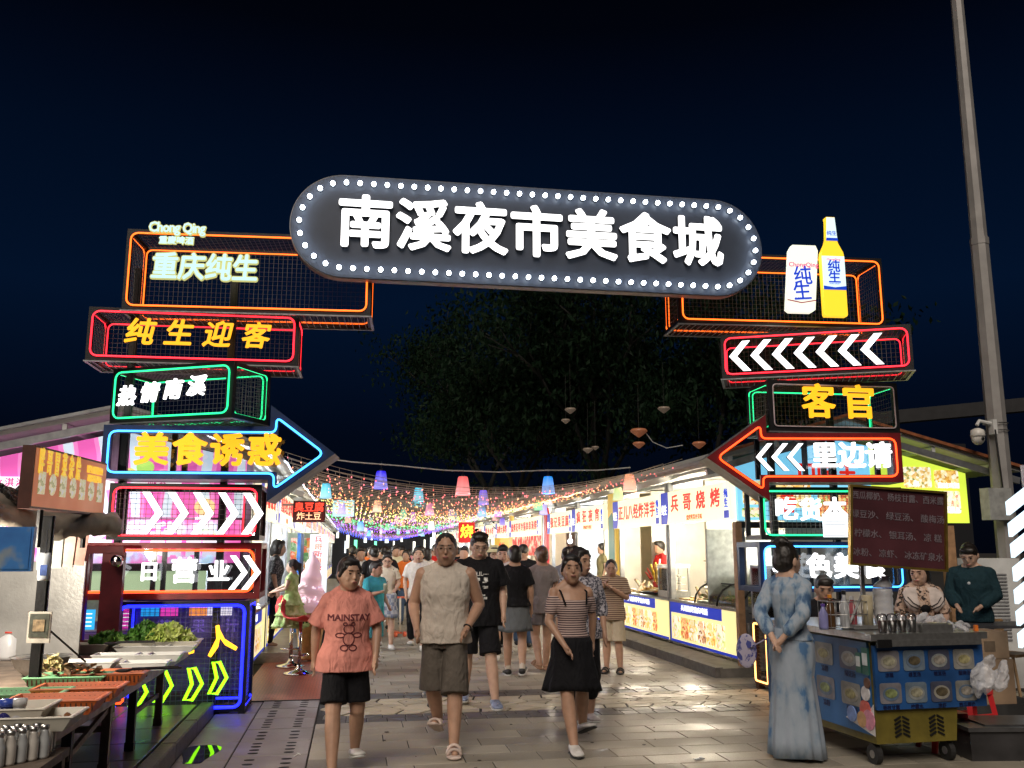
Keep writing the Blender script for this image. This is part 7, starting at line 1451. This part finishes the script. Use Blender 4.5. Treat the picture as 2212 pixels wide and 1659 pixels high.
# crowd further back: (px, D, H, facing(0 to us, 1 away), sex, top colour, sleeve, bottom, hair, label)
def C(n, c): return cloth('c_' + n, c)
CW = [(770, 17.5, 1.64, 0, 'm', C('w', (.6, .58, .55)), 'k', 'short', 'boy in white T-shirt behind the pink-shirt woman'),
      (800, 16.6, 1.66, 1, 'f', BLK, 'k', 'bun', 'woman from behind with tied black hair and black top'),
      (749, 18.5, 1.50, 1, 'f', C('w', (.6, .58, .55)), 'k', 'bun', 'woman from behind in white at the left stalls'),
      (752, 20.2, 1.68, 1, 'm', BLK, 'k', 'short', 'dark-haired man far left seen from behind'),
      (871, 20.5, 1.58, 0, 'f', C('orange', (.66, .16, .03)), 'j', 'tied', 'woman in an orange T-shirt and jeans'),
      (848, 21.5, 1.70, 0, 'm', C('lemon', (.62, .58, .38)), 'k', 'short', 'man in a pale yellow T-shirt behind the polo girl'),
      (824, 18.8, 1.66, 1, 'm', BLK, 'k', 'crop', 'man from behind in black beside the polo girl'),
      (812, 21.2, 1.62, 0, 'f', BLK, 'k', 'long', 'woman in black with long hair, left of the middle'),
      (791, 23.5, 1.66, 0, 'f', C('orange', (.66, .16, .03)), 'k', 'bob', 'woman in orange far behind on the left'),
      (918, 19.2, 1.62, 1, 'f', C('w', (.6, .58, .55)), 'j', 'bob', 'woman from behind in white left of the tall man'),
      (936, 21.5, 1.72, 1, 'm', C('red', (.5, .02, .02)), 'k', 'crop', 'man in a red and white shirt seen from behind'),
      (1000, 17.0, 1.66, 0, 'm', C('red', (.5, .02, .02)), 'k', 'short', 'man in a red shirt between the two tall men'),
      (1026, 19.0, 1.62, 0, 'f', C('w', (.6, .58, .55)), 'k', 'tied', 'woman in white with tied hair behind the black tee man'),
      (1012, 22.0, 1.34, 1, 'f', C('w', (.6, .58, .55)), 'j', 'bun', 'small woman from behind in white in the crowd'),
      (1066, 14.8, 1.63, 0, 'f', C('hat', (.6, .55, .4)), 'k', 'long', 'woman under a wide yellow-white sun hat'),
      (1086, 14.0, 1.66, 0, 'm', C('w', (.6, .58, .55)), 'j', 'short', 'man in white and jeans turned right behind the skirt woman'),
      (1131, 15.6, 1.68, 1, 'm', BLK, 'j', 'crop', 'man from behind in a black T-shirt with back print'),
      (1230, 13.6, 1.62, 1, 'f', C('grey', (.2, .2, .22)), 'k', 'bun', 'woman with a white hair tie facing the right stalls'),
      (1246, 14.6, 1.64, 1, 'f', C('w', (.6, .58, .55)), 'k', 'tied', 'dark-haired woman facing the stall behind the older woman'),
      (890, 22.5, 1.28, 0, 'f', C('green', (.2, .35, .2)), 'k', 'bob', 'woman in green far back in the middle'),
      (862, 26.0, 1.68, 0, 'm', BLK, 'k', 'short', 'man in black far back in the middle'),
      (838, 27.5, 1.66, 1, 'm', C('w', (.6, .58, .55)), 'k', 'short', 'distant man in white seen from behind'),
      (905, 28.5, 1.70, 0, 'm', C('grey', (.2, .2, .22)), 'k', 'short', 'distant man in grey'),
      (780, 27.0, 1.62, 1, 'f', BLK, 'k', 'bob', 'distant woman in black at the left'),
      (816, 31.0, 1.66, 0, 'm', C('w', (.6, .58, .55)), 'k', 'short', 'very distant man in white, left of the middle'),
      (878, 33.0, 1.62, 1, 'f', C('pinkc', (.6, .25, .3)), 'k', 'bob', 'very distant woman in pink'),
      (852, 35.0, 1.70, 0, 'm', BLK, 'k', 'short', 'very distant man in black'),
      (928, 27.0, 1.62, 0, 'f', C('w', (.6, .58, .55)), 'k', 'bob', 'distant woman in white just left of the tall man'),
      (985, 26.0, 1.66, 1, 'm', BLK, 'k', 'short', 'distant man in black between the tall men'),
      (1045, 24.0, 1.66, 0, 'm', C('lemon', (.62, .58, .38)), 'k', 'short', 'man in pale yellow far behind the black tee man'),
      (900, 38.0, 1.66, 0, 'm', C('grey', (.2, .2, .22)), 'k', 'short', 'tiny figure in grey at the far end'),
      (800, 36.0, 1.64, 1, 'm', C('grey', (.2, .2, .22)), 'k', 'short', 'tiny figure at the far left of the street'),
      (866, 42.0, 1.66, 0, 'f', BLK, 'k', 'bob', 'tiny dark figure in the middle of the far end'),
      (836, 40.0, 1.66, 0, 'm', C('red', (.5, .02, .02)), 'k', 'short', 'tiny figure in red at the far end')]
JN = C('jeans', (.05, .08, .14)); r_ = random.Random(2)
for i, (px, D, H, aw_, sx, tm, bt_, hr, lb) in enumerate(CW):
    x, y = gD(px, D); x = max(-.75, min(4.4, x))
    def pack(t, k, V, H_, hands):
        m = MB(); m.ell(V((0, .17, 1.20)), (.13 * k, .08 * k, .19 * k), 12, 8)
        for s_ in (-1, 1): m.tube([V((s_ * .09, .12, 1.34)), V((s_ * .11, .0, 1.43)), V((s_ * .12, -.14, 1.3)), V((s_ * .13, -.08, 1.1))], .016 * k, 5)
        m.build('backpack', M('pack_%d' % (len(lb) % 3), [(.03, .05, .12), (.2, .04, .05), (.03, .03, .03)][len(lb) % 3], .6), t, True)
    def phone(t, k, V, H_, hands):
        wr, d, s_, f_ = hands[0]; m = MB(); c = wr + d * .08 * k; m.box(c, (.07 * k, .008, .14 * k), rx=-.5); m.build('phone', EM('phone_screen', (.5, .6, .8), .8), t)
    def hat(t, k, V, H_, hands):
        m = MB(); m.lathe([(.001, .11), (.07, .10), (.09, .05), (.19, .0), (.19, -.008), (.09, .03), (.05, .08)], 20, H_((0, 0, .05)) - Vector((0, 0, 0))); m.build('sun_hat', M('hat_straw', (.6, .56, .32), .7), t, True)
    person(lb, x, y, H, (PI if aw_ else 0) + r_.uniform(-.35, .35), sx, r_.uniform(.95, 1.12), dict(m=tm, loose=.03, hem=.84, sleeve=.7, cuff=1.3), dict(k='pants', m=JN if bt_ == 'j' else BLK, r=.085) if i % 3 else dict(k='shorts', m=JN if bt_ == 'j' else BLK, hem=.5, r=.105), dict(m=WSH if i % 2 else BSH, t='shoe'), hr, 'mid', 1 if D < 16 else 2, legs=walk(r_.uniform(.05, .16), r_.choice((-1, 1)), .05), arms=None if i % 4 != 1 else (((-.22, .0, 1.14), (-.09, -.24, 1.18)), ((.22, .02, 1.13), (.23, -.06, .9))), head=(r_.uniform(-.4, .4), r_.uniform(-.1, .25)), extra=hat if i == 14 else pack if i % 5 == 3 else phone if i % 4 == 1 else None, group=None)
# sellers inside the stalls
P = onD(1162, 1300, 21.5); person('seller in a patterned shirt inside the right stall with the red banner', 5.75, P.y, 1.6, -PI / 2, 'f', 1, dict(m=C('pat', (.25, .22, .12)), loose=.02, hem=.86, sleeve=.6), dict(k='pants', m=BLK, r=.085), None, 'bun', 'fair', 2, z=.14)
person('seller in dark top half hidden behind the post of the second right stall', 5.85, 17.2, 1.62, -PI / 2, 'm', 1, dict(m=C('red', (.5, .02, .02)), loose=.02, hem=.86, sleeve=.6), dict(k='pants', m=BLK, r=.085), None, 'short', 'mid', 2, z=.14)
P = onD(657, 1240, 14.6); person('short-haired woman seller leaning out of the left stall beside the ice cream statue', -1.25, P.y, 1.60, PI / 2 + .3, 'f', 1.1, dict(m=ramp_mat('dark_flower_top', [(.5, (.01, .01, .012)), (.62, (.12, .11, .12))], 40, 'noise', 0, .8), loose=.03, hem=.86, sleeve=.9), dict(k='pants', m=BLK, r=.085), None, 'bob', 'mid', 1, z=.14, lean=-.12)
# girl in green dress kneeling on the stool
GD = ramp_mat('green_tulle', [(.35, (.26, .40, .12)), (.55, (.45, .62, .24)), (.7, (.62, .72, .42))], 14, 'noise', 0, .8, bump=.3)
P = onD(628, 1340, 12.55); person('little girl with a ponytail in a ruffled green dress kneeling on the bar stool', P.x, P.y, 1.14, PI / 2 + PI - .35, 'f', 1.0, dict(m=GD, loose=.02, hem=.98, sleeve=.25, cuff=1.3), dict(k='skirt', m=GD, hem=.40, r=.40, pleats=11, amp=.03, top=1.12, ruffle=(.35, .62, .9), rm=GD), dict(m=BSH, t='shoe', sock=BLK), 'longpony', 'fair', 1, legs=(((-.08, -.14, .48), (-.09, .28, .50)), ((.08, -.14, .48), (.09, .28, .50))), arms=(((-.2, -.2, 1.22), (-.18, -.45, 1.10)), ((.18, -.05, 1.15), (.16, -.25, 1.1))), z=.32, head=(.3, 0))
# woman in long dress from behind at the cart
DRS = ramp_mat('blue_leaf_dress', [(.36, (0.046, 0.105, 0.214)), (.46, (0.182, 0.273, 0.378)), (.56, (0.328, 0.378, 0.441)), (.7, (0.273, 0.357, 0.454))], 15, 'noise', 0, .75, 4, (1, 1, .45), bump=.3)
DRS2 = ramp_mat('pale_leaf_skirt', [(.34, (0.055, 0.137, 0.277)), (.40, (0.182, 0.252, 0.340)), (.5, (0.273, 0.326, 0.391)), (.75, (0.328, 0.378, 0.454))], 6, 'noise', 0, .75, 4, (1.6, 1.6, .8), bump=.15)
def fan_extra(t, k, V, H_, hands):
    m = MB(); c = V((.30, .20, .84)); m.ell(c, (.085 * k, .012 * k, .14 * k), 20, 10, rot=Euler((0, 0, .5)).to_matrix()); m.cap(c + Vector((.02, 0, .0)), V((.10, .20, .95)), .007, .006, 5); m.build('hand_fan', ramp_mat('fan_print', [(.45, (.04, .05, .22)), (.55, (.35, .32, .42))], 22, 'voronoi', 0, .5), t, True)
x, y = gx(1722, 1640); LD = person('woman in a long pale blue leaf-print dress with a top bun, seen from behind', x, y, 1.63, PI - 1.0, 'f', .92, dict(m=DRS, loose=.02, hem=.98, sleeve=1.7, cuff=.95, fold=.03), dict(k='skirt', m=DRS2, hem=.035, r=.245, pleats=11, amp=.022, top=1.03), dict(m=BSH, t='shoe'), 'topbun', 'fair', 0, arms=(((-.20, .13, 1.15), (-.06, .19, .98)), ((.20, .13, 1.15), (.05, .20, .97))), head=(-.25, 0), extra=fan_extra)
# vendor behind the cart
def collar_extra(t, k, V, H_, hands):
    WC = M('cream_collar', (.6, .52, .48), .8); m = MB()
    for s in (-1, 1): m.loft([(1.18 * k, .02 * k, .012 * k, s * .10 * k, -.155 * k), (1.26 * k, .075 * k, .016 * k, s * .12 * k, -.150 * k), (1.36 * k, .085 * k, .05 * k, s * .12 * k, -.08 * k), (1.425 * k, .06 * k, .05 * k, s * .09 * k, -.02 * k)], 12)
    m.build('wide_collar', WC, t, True); m = MB()
    for s in (-1, 1): m.tube([V((s * .05, -.172, 1.2)), V((s * .14, -.172, 1.24)), V((s * .195, -.145, 1.3)), V((s * .21, -.09, 1.37))], .004, 5); m.tube([V((s * .06, -.172, 1.235)), V((s * .12, -.172, 1.27)), V((s * .165, -.145, 1.33))], .004, 5)
    m.ell(V((0, -.165, 1.21)), (.05 * k, .02 * k, .045 * k), 10, 6); m.build('collar_trim', BLK, t, True)
P = onD(1998, 1400, 8.75); person('cart vendor with dark bangs in a leopard blouse with a wide cream sailor collar', P.x, P.y, 1.50, -.35, 'f', 1.08, dict(m=ramp_mat('leopard', [(.38, (.02, .012, .01)), (.44, (.45, .30, .22)), (.7, (.55, .42, .34))], 42, 'voronoi', 0, .8), loose=.03, hem=.86, sleeve=.9, cuff=1.2), dict(k='pants', m=BLK, r=.085), BSH and dict(m=BSH, t='shoe'), 'bob', 'fair', 0, arms=(((-.22, -.02, 1.13), (-.12, -.26, 1.05)), ((.22, -.04, 1.13), (.14, -.26, 1.06))), head=(-.55, .2), extra=collar_extra)
# dark seated figure behind the dress woman, beyond the cart
P = onD(1778, 1300, 9.4); person('person in a black top seated behind the wire basket beyond the cart', P.x, P.y, 1.62, -.3, 'm', 1.12, dict(m=BLK, loose=.03, hem=.86, sleeve=.9), dict(k='pants', m=BLK, r=.09), dict(m=BSH, t='shoe'), 'short', 'mid', 1, z=-.28 + .0, legs=(((-.12, -.36, .72), (-.13, -.36, .37)), ((.12, -.36, .72), (.13, -.36, .37))), lean=-.1, head=(0, .3))
P = onD(1775, 1300, 9.4); m = MB(); m.box((0, 0, 0), (.34, .34, .04)); [m.box((sx * .14, sy * .14, -.2), (.04, .04, .38)) for sx in (-1, 1) for sy in (-1, 1)]; o = m.build('dark_stool', BLACK); o.location = (P.x, P.y + .02, .43); tag(o, 'dark stool under the seated person beyond the cart', 'stool')
# man in black at far right
def badge(t, k, V, H_, hands): m = MB(); m.ell(V((.0, -.142, 1.27)), (.022, .006, .02), 8, 5); m.build('chest_print', M('white_print2', (.6, .6, .6), .6), t, True)
P = onD(2112, 1400, 10.4); person('man in a dark green-black long-sleeved shirt looking down on the far right', P.x, P.y, 1.66, -.85, 'm', 1.02, dict(m=cloth('deep_teal_black', (.012, .035, .045)), loose=.028, hem=.84, sleeve=1.75, cuff=.9), dict(k='pants', m=BLK, r=.09), dict(m=BSH, t='shoe'), 'short', 'fair', 1, arms=(((-.24, -.02, 1.14), (-.12, -.24, 1.02)), ((.24, .0, 1.14), (.12, -.22, 1.02))), head=(0, .45), extra=badge)
# child's scooter
P = onz(858, 1375); t = thing('kick_scooter', 'orange and white child kick scooter in the middle of the street', 'scooter', (P.x, P.y, 0), R(20)); OR = M('scooter_orange', (.75, .14, .06), .35)
m = MB(); m.slab([(-.05, -.1), (.05, -.1), (.06, .35), (-.06, .35)], .06, .09); m.build('deck', OR, t); m = MB(); m.tube([(0, -.13, .09), (0, -.10, .72)], .022, 8); m.build('stem', M('cream_tube', (.65, .6, .5), .4), t, True); m = MB(); m.tube([(-.15, -.10, .72), (.15, -.10, .72)], .018, 8); m.build('handlebar', OR, t, True)
for q in ((-.09, -.14), (.09, -.14), (0, .36)): m = MB(); m.cyl((q[0] - .02, q[1], .05), (q[0] + .02, q[1], .05), .05, n=14); m.build('wheel', OR, t)
# ================================================================== lettering becomes mesh; heavier strokes are built from shifted copies
def finish_text():
    import numpy as np
    fonts = [o for o in bpy.data.objects if o.type == 'FONT']
    dg = bpy.context.evaluated_depsgraph_get(); cache = {}
    for o in fonts:
        c = o.data; key = (c.body, round(c.size, 4), round(c.extrude, 4), round(c.get('bold', 0.), 4), c.align_x, round(c.shear, 3), round(c.space_character, 3), c.materials[0].name)
        if key not in cache:
            me = bpy.data.meshes.new_from_object(o.evaluated_get(dg)); b = c.get('bold', 0.); b = -b if b < 0 else b * .62; nv = len(me.vertices)
            if nv == 0: cache[key] = me; continue
            co_ = np.empty(nv * 3); me.vertices.foreach_get('co', co_); co_ = co_.reshape(-1, 3)
            polys = [tuple(p.vertices) for p in me.polygons]; bpy.data.meshes.remove(me)
            if b > 0:
                r = b * c.size; sh = [(r * math.cos(a), r * math.sin(a)) for a in ([2 * PI * i / 8 for i in range(8)] if c.size > .12 else [PI / 4 + PI / 2 * i for i in range(4)])]
            else: sh = [(0, 0)]
            V_ = []; F_l = []
            for i, (dx, dy) in enumerate(sh):
                V_ += (co_ * [1, 1, 1 - .004 * i] + [dx, dy, .00015 * i]).tolist(); F_l += [tuple(k + i * nv for k in p) for p in polys]
            me = bpy.data.meshes.new('lettering'); me.from_pydata(V_, [], F_l); me.materials.append(c.materials[0]); cache[key] = me
        nm = o.name; mw = (o.parent, o.location.copy(), o.rotation_euler.copy(), o.scale.copy()); kids = [q for q in bpy.data.objects if q.parent == o]; props = {k: o[k] for k in o.keys() if k in ('label', 'kind')}
        o.name = 'old'; n = bpy.data.objects.new(nm, cache[key]); COL.objects.link(n); n.parent, n.location, n.rotation_euler, n.scale = mw
        for q in kids: q.parent = n
        for k_, v_ in props.items(): n[k_] = v_
        if 'wrap' in o: w_ = n.modifiers.new('on_cloth', 'SHRINKWRAP'); w_.target = bpy.data.objects[o['wrap']]; w_.wrap_method = 'PROJECT'; w_.use_project_y = False; w_.use_project_z = True; w_.use_negative_direction = True; w_.use_positive_direction = True; w_.offset = .004
    for o in fonts: bpy.data.objects.remove(o)
finish_text()
